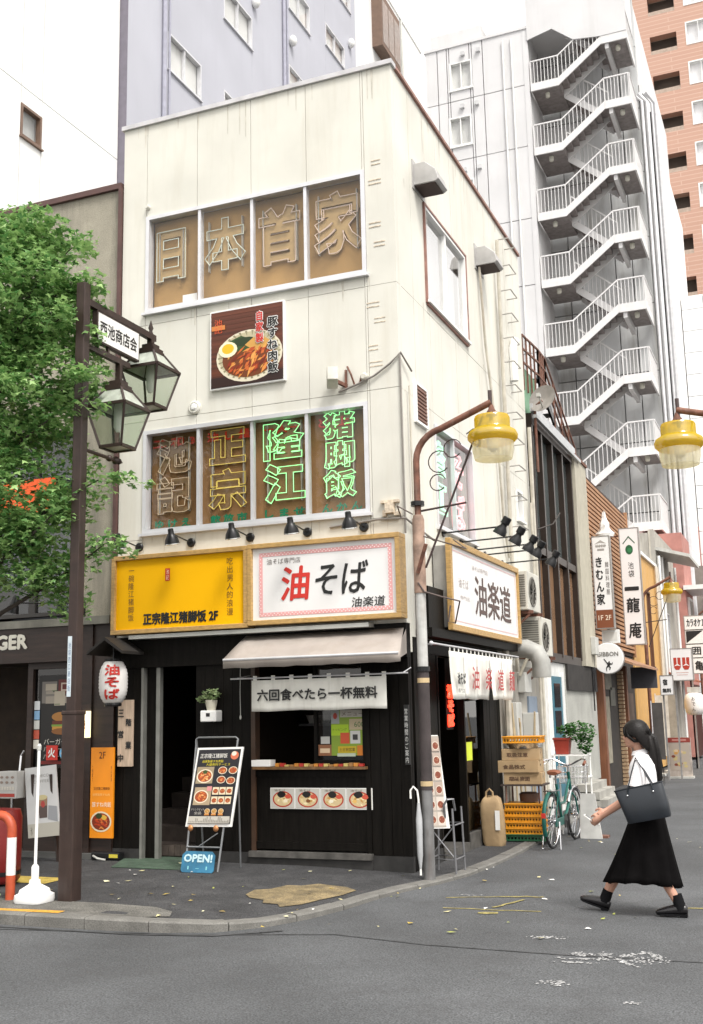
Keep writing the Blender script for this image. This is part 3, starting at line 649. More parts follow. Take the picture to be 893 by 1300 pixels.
lav = thing('lavender_apartment_building', 'tall lavender grey building with pairs of white framed windows and drainpipes', 'building', (-14, 17, 0))
lw = [(11.26, 13.0, 18.5, 19.6), (14.3, 16.1, 21.9, 23.0), (18.8, 20.5, 25.1, 26.2), (21.9, 23.7, 25.6, 26.5), (18.75, 20.5, 21.9, 23.0), (14.3, 16.1, 18.5, 19.6), (11.26, 13.0, 21.9, 23.0), (22.6, 24.4, 28.4, 29.4), (11.26, 13.0, 25.2, 26.2), (14.3, 16.1, 25.2, 26.2), (18.8, 20.5, 28.4, 29.4)]
panel_wall(lav, 'S', 9.4, 24.9, 0, 40, lw, [], [], -10.2, .15, M_lav, gap=.0, name='wall')
MB().box(-18, -10.43, 9.4, 24.9, 0, 40).build('core', M_lav, lav)
MB().box(-10.42, -10.19, 9.37, 9.399, 0, 40).build('shaded_end_face', M_lavd, lav)  # narrow end face of the block, its shade painted as darker lavender
for (a, b, c, d) in lw: window(lav, 'S', a, b, c, d, 2, -10.2, back=mk('pale_blind', (.62, .62, .60), .8, var=.15, scale=.7), mat=M_alu, sill=True, bd=.13)
src = None
for y in (11.0, 18.3):
    MB().tube([(-10.13, y, 8), (-10.13, y, 40)], .06, 8).tube([(-10.15, y+.28, 8), (-10.15, y+.28, 40)], .03, 6).build('drainpipe', mk('pipe_lav', (.34, .34, .41), .6), lav, smooth=True)
for (y, z) in ((18.9, 23.9), (16.2, 23.6), (24.2, 27.0)):
    MB().sphere((-10.1, y, z), .14, .14, .2).build('wall_vent', M_white, lav, smooth=True)
bay = thing('white_bay_building', 'white building with one projecting bronze bay window behind the lavender one', 'building', (-14, 30, 0))
MB().box(-18, -10.25, 25.0, 33.3, 0, 32).build('wall', M_plain, bay)
MB().box(-18, -10.2, 24.98, 33.35, 32.001, 32.1).build('coping', M_white, bay)
b = MB().box(-10.25, -9.8, 26.9, 29.1, 28.5, 30.9).build('bay_window', mk('bronze_frame', (.16, .10, .07), .5), bay)
for i in range(3): box('pane', mk('bay_pane', (.32, .29, .27), .15), b, -9.797, -9.79, 27.0+i*.7, 27.62+i*.7, 28.7, 30.6)
for y in (30.5,): MB().tube([(-10.2, y, 20), (-10.2, y, 32)], .05, 6).build('drainpipe', M_grey, bay)

# ================================================================== BUILDING WITH THE ZIGZAG STAIRS
M_sbw = mk('pale_concrete_panel', (.65, .645, .645), .8, var=.05, scale=.7, dirt=(.50, .49, .47), dirt_amt=.45, dirt_scale=.6)
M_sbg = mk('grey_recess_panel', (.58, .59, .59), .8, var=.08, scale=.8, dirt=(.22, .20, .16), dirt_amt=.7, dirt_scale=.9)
M_sjoint = mk('panel_joint', (.20, .20, .20), .9)
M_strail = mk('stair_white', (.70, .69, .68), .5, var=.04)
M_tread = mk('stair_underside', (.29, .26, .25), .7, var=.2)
stb = thing('stair_tower_building', 'tall pale panelled building with white zigzag outdoor stairs', 'building', (-4, 32, 0))
SY = 28.0
ws_ = [(-7.35, -6.4, 26.35, 27.6), (-7.45, -6.5, 23.9, 25.2), (-7.45, -6.5, 21.2, 22.45), (-7.45, -6.5, 18.5, 19.75)]
panel_wall(stb, 'F', -8.35, -4.1, 0, 28.3, ws_, [-7.85, -5.95], [25.9, 23.3, 20.3, 17.6, 14.9, 12.2], SY, .2, M_sbw, joint=M_sjoint, gap=.035)
for w in ws_: window(stb, 'F', *w, 2, SY, back=MATS['pale_blind'], mat=M_white, fr=.07, depth=.18, bd=.17)
MB().box(-8.35, -4.1, SY+.27, 45, 0, 28.28).box(-4.1, -.5, SY+2.65, 45, 0, 31.5).box(-8.35, -4.1, SY+9, 45, 28.3, 31.5).build('core', M_sbw, stb)
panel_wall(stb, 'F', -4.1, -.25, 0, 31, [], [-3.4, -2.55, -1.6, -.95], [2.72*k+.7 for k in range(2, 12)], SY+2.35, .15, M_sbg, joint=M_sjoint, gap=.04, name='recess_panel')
MB().box(-4.1, -.3, SY+.02, SY+2.3, 28.2, 33.5).build('stair_head', M_sbw, stb)
MB().prism([(-4.1, 27.75), (-3.1, 27.98), (-2.3, 27.3), (-1.25, 27.16), (-.27, 27.16), (-.27, 33.5), (-4.1, 33.5)], (0, SY-.075, 0), (1, 0, 0), (0, 0, 1), .07).build('stair_head_wall', M_sbw, stb)
MB().box(-4.3, -4.102, SY-.02, SY+2.3, 0, 28.2).build('stair_cheek_wall', M_sbw, stb)
panel_wall(stb, 'S', SY+2.4, 45, 0, 26.2, [], [34, 38], [2.72*k for k in range(2, 10)], -.06, .15, M_plain, joint=M_sjoint, gap=.03, name='side_panel')
MB().box(-8.3, -6.1, SY+.6, SY+4, 28.3, 29.4).build('roof_room', M_sbw, stb)
MB().box(-8.4, -4.05, SY-.05, SY+.2, 28.301, 28.42).build('coping', M_sbw, stb)
for x in (-5.1, -4.75): MB().tube([(x, SY-.06, 8), (x, SY-.06, 28)], .035, 6).build('drainpipe', M_white, stb)
for (x, r) in ((-.12, .06), (.05, .09), (.22, .05), (.34, .12)): MB().tube([(x, SY+2.2+x, 2), (x, SY+2.2+x, 25.3), (x-.3, SY+2.4, 25.8)], r, 8).build('drainpipe', mk('pipe_grey', (.55, .55, .56), .5, var=.1), stb, smooth=True)
MB().box(.0, .16, SY+2.5, SY+2.6, 4, 25).build('cable_riser', mk('riser_dark', (.05, .05, .055), .6), stb)
for (x, z) in ((-6.75, 27.9), (-6.1, 27.9), (-6.85, 25.6), (-6.25, 25.6), (-6.85, 22.85), (-6.25, 22.85)): box('wall_light', mk('fixture', (.55, .55, .55), .5), stb, x-.08, x+.08, SY-.12, SY, z-.1, z+.06)
XL0, XL1, XR0, XR1 = -4.05, -2.95, -1.25, -.33
YN0, YN1, YB0, YB1 = SY, SY+.98, SY+1.05, SY+2.1
def rail_run(m, p, q, n, h=1.0, r=.022):
    p, q = Vector(p), Vector(q)
    m.bar(p+Vector((0, 0, h)), q+Vector((0, 0, h)), .05); 
    for i in range(n+1):
        a = p+(q-p)*i/n; m.bar(a, a+Vector((0, 0, h)), r*(1.8 if i in (0, n) else 1))
def storey(z, first):
    zr = z+1.3; zn = z+2.72; tk = .22
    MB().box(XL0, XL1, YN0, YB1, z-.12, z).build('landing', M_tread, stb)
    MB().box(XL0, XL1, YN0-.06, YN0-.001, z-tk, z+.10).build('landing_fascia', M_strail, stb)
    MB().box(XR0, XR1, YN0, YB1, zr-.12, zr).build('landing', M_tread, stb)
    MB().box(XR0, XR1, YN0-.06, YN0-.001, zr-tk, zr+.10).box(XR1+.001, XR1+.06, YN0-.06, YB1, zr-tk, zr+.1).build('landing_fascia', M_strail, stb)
    MB().box(-1.12, -.98, YN0+.02, YB1, zr-.42, zr-.121).build('landing_beam', M_strail, stb)
    # near flight up to the right, far flight back up to the left
    for (xa, za, xb, zb, y0, y1) in ((XL1, z, XR0, zr, YN0, YN1), (XR0, zr, XL1, zn, YB0, YB1)):
        n = 7; m = MB()
        for i in range(n):
            t0, t1 = i/n, (i+1)/n; xx0, xx1 = xa+(xb-xa)*t0, xa+(xb-xa)*t1; zz = za+(zb-za)*t1
            m.box(xx0, xx1, y0+.05, y1-.05, zz-.05, zz-.01); m.box(xx0-.012, xx0+.012, y0+.05, y1-.05, zz-.23, zz-.05)
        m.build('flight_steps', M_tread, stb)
        for yy in ((y0-.05, y0), (y1-.04, y1)):
            MB().add([(x, y, zz+dz) for y in yy for (x, zz, dz) in ((xa, za, -.2), (xa, za, .12), (xb, zb, .12), (xb, zb, -.2))], [(0, 1, 2, 3), (7, 6, 5, 4), (0, 4, 5, 1), (1, 5, 6, 2), (2, 6, 7, 3), (3, 7, 4, 0)]).build('stringer', M_strail, stb)
        m = MB(); rail_run(m, (xa, y0-.02, za+.05), (xb, y0-.02, zb+.05), 11); m.build('flight_railing', M_strail, stb)
    m = MB(); rail_run(m, (XL0+.02, YN0-.03, z+.05), (XL1, YN0-.03, z+.05), 8); m.build('landing_railing', M_strail, stb)
    m = MB(); rail_run(m, (XR0, YN0-.03, zr+.05), (XR1, YN0-.03, zr+.05), 7); rail_run(m, (XR1+.03, YN0-.03, zr+.05), (XR1+.03, YB1, zr+.05), 12); m.build('landing_railing', M_strail, stb)
    for (x, zz) in ((XL0+.55, z), (XR1-.35, zr)): MB().lathe([(.07, -.34), (.09, -.3), (.09, -.16), (.05, -.12)], 10, Matrix.Translation((x, SY+.45, zz))).build('stair_lamp', mk('lamp_white', (.72, .70, .6), .4), stb, smooth=True)
for k in range(8): storey(25.75-2.72*k, k == 0)

# brown tiled tower far behind, white tiled building closing the street
m = bpy.data.materials.new('brown_tile'); m.use_nodes = True; N = m.node_tree.nodes; L = m.node_tree.links
tc = N.new('ShaderNodeTexCoord'); mp = N.new('ShaderNodeMapping'); mp.inputs['Rotation'].default_value = (R(90), 0, 0); bt = N.new('ShaderNodeTexBrick')
bt.inputs['Scale'].default_value = 1; bt.inputs['Brick Width'].default_value = 6; bt.inputs['Row Height'].default_value = .30; bt.inputs['Mortar Size'].default_value = .03
bt.inputs['Color1'].default_value = (.46, .27, .20, 1); bt.inputs['Color2'].default_value = (.485, .29, .215, 1); bt.inputs['Mortar'].default_value = (.54, .36, .28, 1)
L.new(tc.outputs['Object'], mp.inputs[0]); L.new(mp.outputs[0], bt.inputs[0]); L.new(bt.outputs[0], N['Principled BSDF'].inputs['Base Color']); N['Principled BSDF'].inputs['Roughness'].default_value = .6; M_btile = m
tw = thing('brown_tile_tower', 'tall terracotta tiled apartment tower with rows of recessed balcony openings', 'building', (2, 65, 0))
holes = []
for k in range(17):
    z0 = 42.8-2.93*k+8.8
    holes.append((-2.3, -.55, z0-.25, z0+1.1)); holes.append((.05, 1.7, z0-.1, z0+1.6)); holes.append((3.2, 4.9, z0-.25, z0+1.1)); holes.append((5.6, 7.2, z0-.1, z0+1.6))
panel_wall(tw, 'F', -3.4, 9, 0, 56, holes, [], [], 60, .6, M_btile, gap=0, name='wall', back=.05)
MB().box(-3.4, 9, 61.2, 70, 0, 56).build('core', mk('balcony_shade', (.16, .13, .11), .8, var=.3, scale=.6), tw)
for i, (a, b, c, d) in enumerate(holes):
    if i % 2: window(tw, 'F', a, b, c, d, 2, 60, back=MATS['white_blind'], mat=M_white, fr=.09, depth=.3, bd=.3, sill=False)
    else: box('parapet', mk('parapet', (.40, .31, .25), .7, var=.15), tw, a, b, 60.02, 60.15, c, c+.3)
wb = thing('white_tile_building', 'white square panelled building with a pink brick edge closing the street', 'building', (5, 41, 0))
M_wtile = mk('white_tile', (.82, .82, .82), .35, var=.02)
panel_wall(wb, 'F', -.02, 9, 0, 20.6, [], [.95*k for k in range(1, 9)], [1.05*k for k in range(1, 20)], 40, .12, M_wtile, joint=mk('tile_joint', (.5, .5, .5), .8), gap=.03, name='wall_tile')
MB().box(-.02, 9, 40.2, 48, 0, 20.6).build('core', M_wtile, wb)
m = MB()
M_pinkb = mk('pink_brick', (.42, .19, .16), .8, var=.15, scale=3, bump=.2, bscale=10)
for k in range(44): box('brick_course', M_pinkb, wb, -.55, -.03, 39.85, 40.3, .22*k, .22*k+.2)

# ================================================================== NEON SIGNS IN THE WINDOWS
def tubemat(n, col, es=0): return mk(n, col, .25, var=.02, emit=col if es else None, es=es)
T_pale = tubemat('tube_pale', (.62, .66, .56)); T_pink = tubemat('tube_pink', (.66, .52, .42)); T_tan = tubemat('tube_tan', (.60, .47, .32))
T_yel = tubemat('tube_yellow', (.62, .48, .12), .12); T_grn = tubemat('tube_green', (.30, .85, .32), .55); T_grn2 = tubemat('tube_green_soft', (.35, .8, .5), .45)
T_redl = tubemat('tube_red', (.36, .03, .015), .08); T_dgrn = tubemat('tube_dark_green', (.01, .16, .08), .0); T_pinkl = tubemat('tube_pink_lit', (.9, .36, .38), .45)
T_back = mk('neon_backing', (.40, .265, .11), .5, var=.08); T_back2 = mk('neon_backing_dark', (.22, .135, .06), .5, var=.1)
def neon_thing(label, o, chars, mat, w, h, vert, extra=None):
    t = thing('neon_sign', label, 'neon sign', (o[0]+w/2, .11, o[1]), 0)
    top = o[1] > 6
    neon(chars, mat, t, (o[0], .105, o[1]), w, h, vert=vert, r=.0075 if top else .0058, offset=.05)
    text(chars, T_back if top else T_back2, t, (o[0]+.02, .128, o[1]+.02), w-.04, h-.04, vert=vert, bold=.022 if top else .016, eps=.001, name='character_backing')
    for dx in (.1, .9): MB().box(o[0]+w*dx-.006, o[0]+w*dx+.006, .11, .155, o[1]+.02, o[1]+h-.02).build('support', mk('clear_support', (.35, .33, .28), .4), t)
    if extra:
        for (s, m_, x, z, ww, hh) in extra: text(s, m_, t, (x, .12, z), ww, hh, bold=.006, name='sub_lettering')
    return t
neon_thing('unlit pale neon character for day, first of the top floor window', (-3.36, 7.22), '日', T_pale, .44, .70, False)
neon_thing('unlit pale neon character for tree root, second in the top floor window', (-2.64, 7.22), '本', T_pale, .60, .72, False)
neon_thing('unlit pinkish neon character for head, third in the top floor window', (-1.86, 7.16), '首', T_pink, .58, .78, False)
neon_thing('unlit pinkish neon character for house, last in the top floor window', (-1.10, 7.16), '家', T_pink, .64, .82, False)
rd = lambda s, x, w: (s, T_redl, x, 5.0, w, .11)
gd = lambda s, x, w: (s, T_dgrn, x, 3.965, w, .10)
neon_thing('tan neon pair of characters 池記 behind first pane of lower window', (-3.33, 4.14), '池記', T_tan, .52, .98, True, [rd('工 和 3', -3.38, .6), gd('ゆ け え', -3.34, .5)])
neon_thing('yellow neon pair of characters 正宗 behind second pane of lower window', (-2.58, 4.12), '正宗', T_yel, .54, 1.02, True, [rd('油 し 量', -2.6, .6), gd('飲 放 市', -2.55, .5)])
neon_thing('bright green neon pair of characters 隆江 behind third pane of lower window', (-1.82, 4.13), '隆江', T_grn, .56, 1.02, True, [rd('一 人 一', -1.82, .5), gd('し ま せ', -1.8, .52)])
neon_thing('bright green neon trio of characters 猪脚飯 behind fourth pane of lower window', (-1.03, 4.12), '猪脚飯', T_grn, .43, 1.05, True, [rd('と 上', -1.08, .4), gd('ん か ん', -1.05, .5)])
def neon_side(label, y, s, mat, w, h, z):
    t = thing('neon_sign', label, 'neon sign', (-.1, y+w/2, z)); neon(s, mat, t, (-.085, y, z), w, h, u=(0, 1, 0), vert=True, r=.016)
    for d in (.15, .85): MB().box(-.15, -.10, y+w*d-.006, y+w*d+.006, z, z+h).build('support', MATS['clear_support'], t)
neon_side('green neon characters in the side window over the alley', 1.34, '隆江', T_grn2, .60, 1.0, 4.08)
neon_side('pink red neon characters in the side window over the alley', 2.16, 'そば', T_pinkl, .60, 1.05, 4.02)
t = thing('neon_strip', 'red neon strip glowing inside the side doorway', 'neon sign', (-.06, 1.7, 1.45)); neon('油そば', tubemat('tube_red_hot', (.9, .05, .02), 1.2), t, (-.06, 1.58, 1.45), .24, .52, u=(0, 1, 0), vert=True, r=.014); MB().box(-.09, -.075, 1.56, 1.84, 1.42, 2.29).build('backing', M_black, t)

# ================================================================== SIGNS ON THE BUILDING
def frame(parent, x0, x1, y0, y1, z0, z1, w, mat, plane='F'):
    m = [(x0, x1, z1-w, z1), (x0, x1, z0, z0+w), (x0, x0+w, z0+w, z1-w), (x1-w, x1, z0+w, z1-w)]
    for a, b, c, d in m:
        if plane == 'F': box('frame_rail', mat, parent, a, b, y0, y1, c, d, bevel=.006)
        else: box('frame_rail', mat, parent, y0, y1, a, b, c, d, bevel=.006)
M_yellow = mk('yellow_panel', (.88, .46, .002), .6, var=.03, scale=2, spec=.15)
sy = thing('yellow_signboard', 'yellow wood framed signboard with black Chinese lettering and 2F', 'sign', (-2.85, -.1, 2.64))
MB().box(-3.72, -1.895, -.185, .0, 2.67, 3.58).build('panel', M_yellow, sy)
frame(sy, -3.75, -1.87, -.225, -.02, 2.64, 3.60, .055, M_woodframe)
text('正宗隆江猪脚饭 2F', M_ink, sy, (-3.3, -.186, 2.745), 1.02, .135, bold=.006)
text('一碗隆江猪脚饭', mk('brown_ink', (.16, .07, .01), .5), sy, (-3.52, -.186, 2.80), .08, .62, vert=True)
text('吃出男人的浪漫', MATS['brown_ink'], sy, (-2.16, -.186, 2.80), .085, .68, vert=True)
pr = Print((-3.0, -.186, 3.26)); pr.rect(0, 0, .065, .15, '#c0301c'); pr.txt('池記', .012, .012, .04, .125, '#f0e0c0', True); pr.build(sy, 'red_seal')
sw = thing('white_signboard', 'white wood framed signboard with large red and black brush lettering', 'sign', (-.9, -.1, 2.64))
MB().box(-1.84, .0, -.19, .0, 2.69, 3.57).build('panel', mk('sign_white', (.78, .77, .76), .4, var=.03, scale=2), sw)
frame(sw, -1.868, .02, -.235, -.02, 2.66, 3.605, .055, M_woodframe)
pr = Print((0, -.19, 0)); a0, a1, b0, b1, w = -1.73, -.085, 2.755, 3.495, .045
for r_ in ((a0, b0, a1, b0+w), (a0, b1-w, a1, b1), (a0, b0+w, a0+w, b1-w), (a1-w, b0+w, a1, b1-w)): pr.rect(*r_, '#e2a6a6')
g = 0
for i in range(72):
    for zz in (b0, b1-w): x = a0+(a1-a0)*i/72; pr.rect(x+.003, zz+(.006 if i % 2 else .024), x+.017, zz+(.02 if i % 2 else .038), '#efd9d6')
for i in range(30):
    for xx in (a0, a1-w): z = b0+w+(b1-b0-2*w)*i/30; pr.rect(xx+(.006 if i % 2 else .024), z+.003, xx+(.02 if i % 2 else .038), z+.016, '#efd9d6')
pr.build(sw, 'border')
text('油そば専門店', mk('grey_ink', (.12, .10, .09), .6), sw, (-1.63, -.191, 3.355), .43, .065)
text('油', M_red, sw, (-1.44, -.191, 2.93), .35, .38, bold=.009, shear=.10)
text('そば', M_ink, sw, (-1.01, -.191, 2.965), .64, .36, bold=.005, shear=.14)
text('油楽道', M_ink, sw, (-.575, -.191, 2.805), .40, .11, bold=.001, shear=.10)
t = thing('sign_valance', 'pale grey metal strip below the two signboards', 'trim', (-1.9, -.1, 2.6)); MB().box(-3.5, -.38, -.2, .0, 2.58, 2.625).build('strip', mk('strip_grey', (.50, .50, .47), .4, .3, var=.1), t)
# side sign over the alley
ss = thing('side_signboard', 'white wood framed signboard with dark brush lettering over the alley door', 'sign', (.2, 2.5, 2.58))
MB().box(.19, .235, .95, 4.15, 2.62, 3.64).build('panel', MATS['sign_white'], ss); MB().box(.02, .189, .95, 4.15, 2.62, 3.6).build('box_body', mk('sign_back', (.30, .29, .27), .6, var=.15), ss)
frame(ss, .88, 4.22, .20, .265, 2.58, 3.68, .075, M_woodframe, 'S')
U = (0, 1, 0)
pr = Print((.236, 0, 0), U)
for r_ in ((1.0, 2.70, 4.08, 2.712), (1.0, 3.545, 4.08, 3.557), (1.0, 2.712, 1.012, 3.545), (4.068, 2.712, 4.08, 3.545)): pr.rect(*r_, '#e3bcbc')
pr.build(ss, 'border')
M_bink = mk('faded_ink', (.10, .06, .05), .6)
text('油楽道', M_bink, ss, (.236, 1.95, 2.84), 1.8, .50, U, bold=.006, shear=.03)
text('油そば専門店', mk('pale_ink', (.45, .40, .38), .6), ss, (.236, 1.85, 3.40), .75, .06, U)
text('油そば', MATS['pale_ink'], ss, (.236, 1.25, 3.12), .42, .12, U); text('専門店', MATS['pale_ink'], ss, (.236, 1.3, 2.98), .4, .05, U)
MB().box(.012, .2, .28, 4.2, 2.474, 2.575).box(.003, .16, .3, .87, 2.58, 3.05).build('black_backing', M_black, ss)
# food poster between the floors
fp = thing('food_poster', 'square poster of a meat rice bowl on the cream facade', 'poster', (-1.95, -.05, 5.6))
MB().box(-2.47, -1.44, -.05, -.001, 5.60, 6.62).build('frame', M_white, fp, bevel=.005)
pr = Print((-2.45, -.05, 5.62)); g = random.Random(5)
pr.rect(0, 0, .99, .98, '#5b2a16')
for i in range(16): pr.rect(0, .98*i/16, .99, .98*i/16+.03, g.choice(['#54260f', '#63301a', '#4a200f']))
pr.rect(0, 0, .99, .13, '#2a0f0a')
pr.ell(.53, .36, .455, .33, '#d9d0b8', 28); pr.ell(.53, .37, .42, .295, '#b9b08f', 28)
for i in range(30):
    a = 6.283*i/30; pr.poly([(.53+.34*math.cos(a-.03), .37+.24*math.sin(a-.03)), (.53+.43*math.cos(a-.05), .37+.31*math.sin(a-.05)), (.53+.43*math.cos(a+.03), .37+.31*math.sin(a+.03))], '#8c8468', .2)
pr.ell(.53, .33, .37, .245, '#6d3510', 26)
pr.ell(.42, .52, .22, .09, '#2f4a1c', 12, .2, g); pr.ell(.45, .55, .15, .06, '#1f3310', 12, .2, g); pr.ell(.66, .50, .16, .08, '#c9974a', 12, .2, g)
for i in range(90):
    x, y = g.uniform(.24, .84), g.uniform(.14, .46); l, w = g.uniform(.03, .085), g.uniform(.008, .024); t = g.uniform(.2, 1.3)
    c, d = math.cos(t), math.sin(t); pr.poly([(x-l*c, y-l*d), (x+w*d, y-w*c), (x+l*c, y+l*d), (x-w*d, y+w*c)], g.choice(['#b5491a', '#c9652a', '#8a2c0e', '#d98a3f', '#6d1f0a', '#e0a050']), .3)
pr.ell(.24, .47, .13, .10, '#f1e6c4', 16); pr.ell(.24, .48, .085, .065, '#f0b41c', 14)
pr.rect(.01, .74, .2, .8, '#c87a3a'); pr.txt('池記', .05, .70, .11, .18, '#d8572c', True)
pr.build(fp)
text('豚すね肉飯', M_paper, fp, (-1.66, -.051, 5.72), .135, .70, vert=True, bold=.014, eps=.014); text('豚すね肉飯', M_ink, fp, (-1.66, -.051, 5.72), .135, .70, vert=True, bold=.004, eps=.0175)
text('自家製', M_paper, fp, (-1.82, -.051, 6.12), .10, .40, vert=True, bold=.012, eps=.014); text('自家製', M_red, fp, (-1.82, -.051, 6.12), .10, .40, vert=True, bold=.004, eps=.0175)
# security light and bracket on the wall
cm = thing('security_camera', 'small grey box camera on a rusty bracket above the neon window', 'camera', (-.7, -.1, 5.45))
Mx = Matrix.Translation((-.77, -.17, 5.50)) @ Matrix.Rotation(R(25), 4, 'Z') @ Matrix.Rotation(R(-12), 4, 'X')
MB().obox(Mx, .13, .24, .17).build('housing', mk('camera_grey', (.5, .48, .42), .5, var=.2), cm, bevel=.01)
MB().bar((-.74, -.1, 5.47), (-.66, 0, 5.43), .04).bar((-.66, -.01, 5.4), (-.66, -.01, 5.62), .05, .02).tube([(-.64, -.02, 5.66), (-.58, -.06, 5.55), (-.55, -.02, 5.42), (-.48, -.03, 5.44), (-.46, -.03, 5.52)], .012, 6).build('bracket', M_rust, cm)
MB().lathe([(.045, 0), (.05, .05), (.03, .08)], 10, Matrix.Translation((-.42, 0, 5.5)) @ Matrix.Rotation(R(90), 4, 'X')).build('floodlight', MATS['camera_grey'], cm, smooth=True)
t = thing('broken_bracket', 'corroded junction bracket below the neon window corner', 'bracket', (-.14, -.03, 3.9))
MB().box(-.26, -.04, -.05, 0, 3.98, 4.01).box(-.2, -.1, -.07, 0, 3.86, 3.98).box(-.24, -.2, -.04, 0, 3.83, 3.9).box(-.1, -.03, -.045, 0, 3.83, 3.87).build('plate', M_stain, t)

# ================================================================== SPOTLIGHTS
def spot_front():
    t = thing('spotlight', 'black gooseneck spotlight aimed at the signboards', 'spotlight', (0, 0, 0), 0, 'spotlights over the front signboards')
    MB().lathe([(.055, -.001), (.055, .02), (.045, .03)], 16, Matrix.Rotation(R(90), 4, 'X')).build('wall_plate', M_blackmetal, t, local=True, smooth=True)
    MB().tube([(0, -.02, 0), (0, -.42, .045)], .009, 6).build('arm', M_blackmetal, t, local=True)
    Mh = Matrix.Translation((0, -.46, .0)) @ Matrix.Rotation(R(14), 4, 'X')
    MB().lathe([(.022, .11), (.034, .10), (.036, .05), (.05, .03), (.078, -.02), (.088, -.07)], 14, Mh).build('head', M_blackmetal, t, local=True, smooth=True)
    MB().lathe([(.09, -.07), (.092, -.08), (.085, -.085), (.05, -.078), (.0, -.075)], 14, Mh).build('lens', mk('lens_glass', (.6, .6, .58), .12, .7), t, local=True, smooth=True)
    return t
proto = None
for i, x in enumerate((-3.49, -2.75, -1.94, -1.19, -.48)):
    lab = 'black gooseneck spotlight above ' + ('the street tree end of the yellow signboard', 'the middle of the yellow signboard', 'the joint between yellow and white signboards', 'the middle of the white signboard', 'the corner pole end of the white signboard')[i]
    if proto is None: proto = spot_front(); proto.location = (x, 0, 3.73); proto['label'] = lab
    else: copy_tree(proto, None, (x, 0, 3.73), None, lab)
def spot_side():
    t = thing('alley_spotlight', 'black long arm spotlight reaching over the alley signboard', 'spotlight', (0, 0, 0), 0, 'spotlights over the alley signboard')
    MB().lathe([(.05, -.001), (.05, .02)], 12, Matrix.Rotation(R(90), 4, 'Y')).build('wall_plate', M_blackmetal, t, local=True)
    MB().tube([(.02, 0, 0), (.72, 0, .02)], .011, 6).build('arm', M_blackmetal, t, local=True)
    Mh = Matrix.Translation((.76, 0, 0)) @ Matrix.Rotation(R(32), 4, 'Y')
    MB().lathe([(.045, .15), (.055, .14), (.055, .06), (.04, .05), (.04, .03), (.075, -.02), (.085, -.09)], 14, Mh).build('head', M_blackmetal, t, local=True, smooth=True)
    MB().lathe([(.08, -.095), (.0, -.1)], 14, Mh).build('lens', MATS['lens_glass'], t, local=True)
    return t
proto = None
for i, y in enumerate((1.45, 2.2, 2.9, 3.35, 4.3)):
    lab = 'black long arm spotlight over the alley signboard, %s counted from the corner pole' % ('first', 'second', 'third', 'fourth', 'last')[i]
    if proto is None: proto = spot_side(); proto.location = (0, y, 3.83); proto['label'] = lab
    else: copy_tree(proto, None, (0, y, 3.83-.012*i), None, lab)
t = thing('shop_spotlight', 'black spotlight on a long arm above the burger lettering', 'spotlight', (-4.5, 0, 3.05))
MB().tube([(-4.32, .0, 3.07), (-4.36, -.1, 3.07), (-5.05, -.36, 3.1)], .011, 6).build('arm', M_blackmetal, t)
MB().lathe([(.03, .12), (.045, .1), (.05, .02), (.075, -.06), (.08, -.1)], 12, Matrix.Translation((-5.08, -.38, 3.07)) @ Matrix.Rotation(R(15), 4, 'Y')).build('head', M_blackmetal, t, smooth=True)
MB().box(-4.36, -4.29, -.05, .02, 2.9, 3.1).build('wall_plate', M_blackmetal, t)

# ================================================================== AWNING, CURTAINS, SHOPFRONT THINGS
aw = thing('awning', 'beige folding awning over the order hatch', 'awning', (-1.0, -.3, 2.1))
M_canvas = mk('beige_canvas', (.34, .30, .27), .85, var=.12, scale=3, bump=.2, bscale=150, dirt=(.26, .22, .18), dirt_amt=.5, dirt_scale=2)
x0, x1, N_ = -1.99, -.03, 14; vs = []; fs = []
for i in range(N_+1):
    x = x0+(x1-x0)*i/N_; s = .006*math.sin(i*2.3); xs = x0-.02+(x1-x0+.16)*i/N_
    vs += [(x, -.03, 2.56), (x*.5+xs*.5, -.30, 2.415+s), (xs, -.55, 2.27), (xs, -.555, 2.165+s)]
for i in range(N_):
    for j in range(3): fs.append((i*4+j, i*4+j+1, (i+1)*4+j+1, (i+1)*4+j))
c = MB().add(vs, fs).build('canvas', M_canvas, aw, smooth=30); so_ = c.modifiers.new('thick', 'SOLIDIFY'); so_.thickness = .012
MB().add([(x1+.03, -.03, 2.55), (x1+.09, -.54, 2.27), (x1+.09, -.54, 2.18), (x1+.03, -.03, 2.28)], [(0, 1, 2, 3)]).build('side_flap', M_canvas, aw)
MB().add([(x0, -.03, 2.55), (x0-.01, -.54, 2.27), (x0-.01, -.54, 2.18), (x0, -.03, 2.28)], [(3, 2, 1, 0)]).build('side_flap', M_canvas, aw)
MB().tube([(x0-.02, -.545, 2.26), (x1+.12, -.545, 2.26)], .016, 8).tube([(x0+.2, -.03, 2.25), (x0+.2, -.5, 2.25)], .012, 6).tube([(x1-.2, -.03, 2.25), (x1-.2, -.5, 2.25)], .012, 6).build('awning_arm', M_alu, aw)
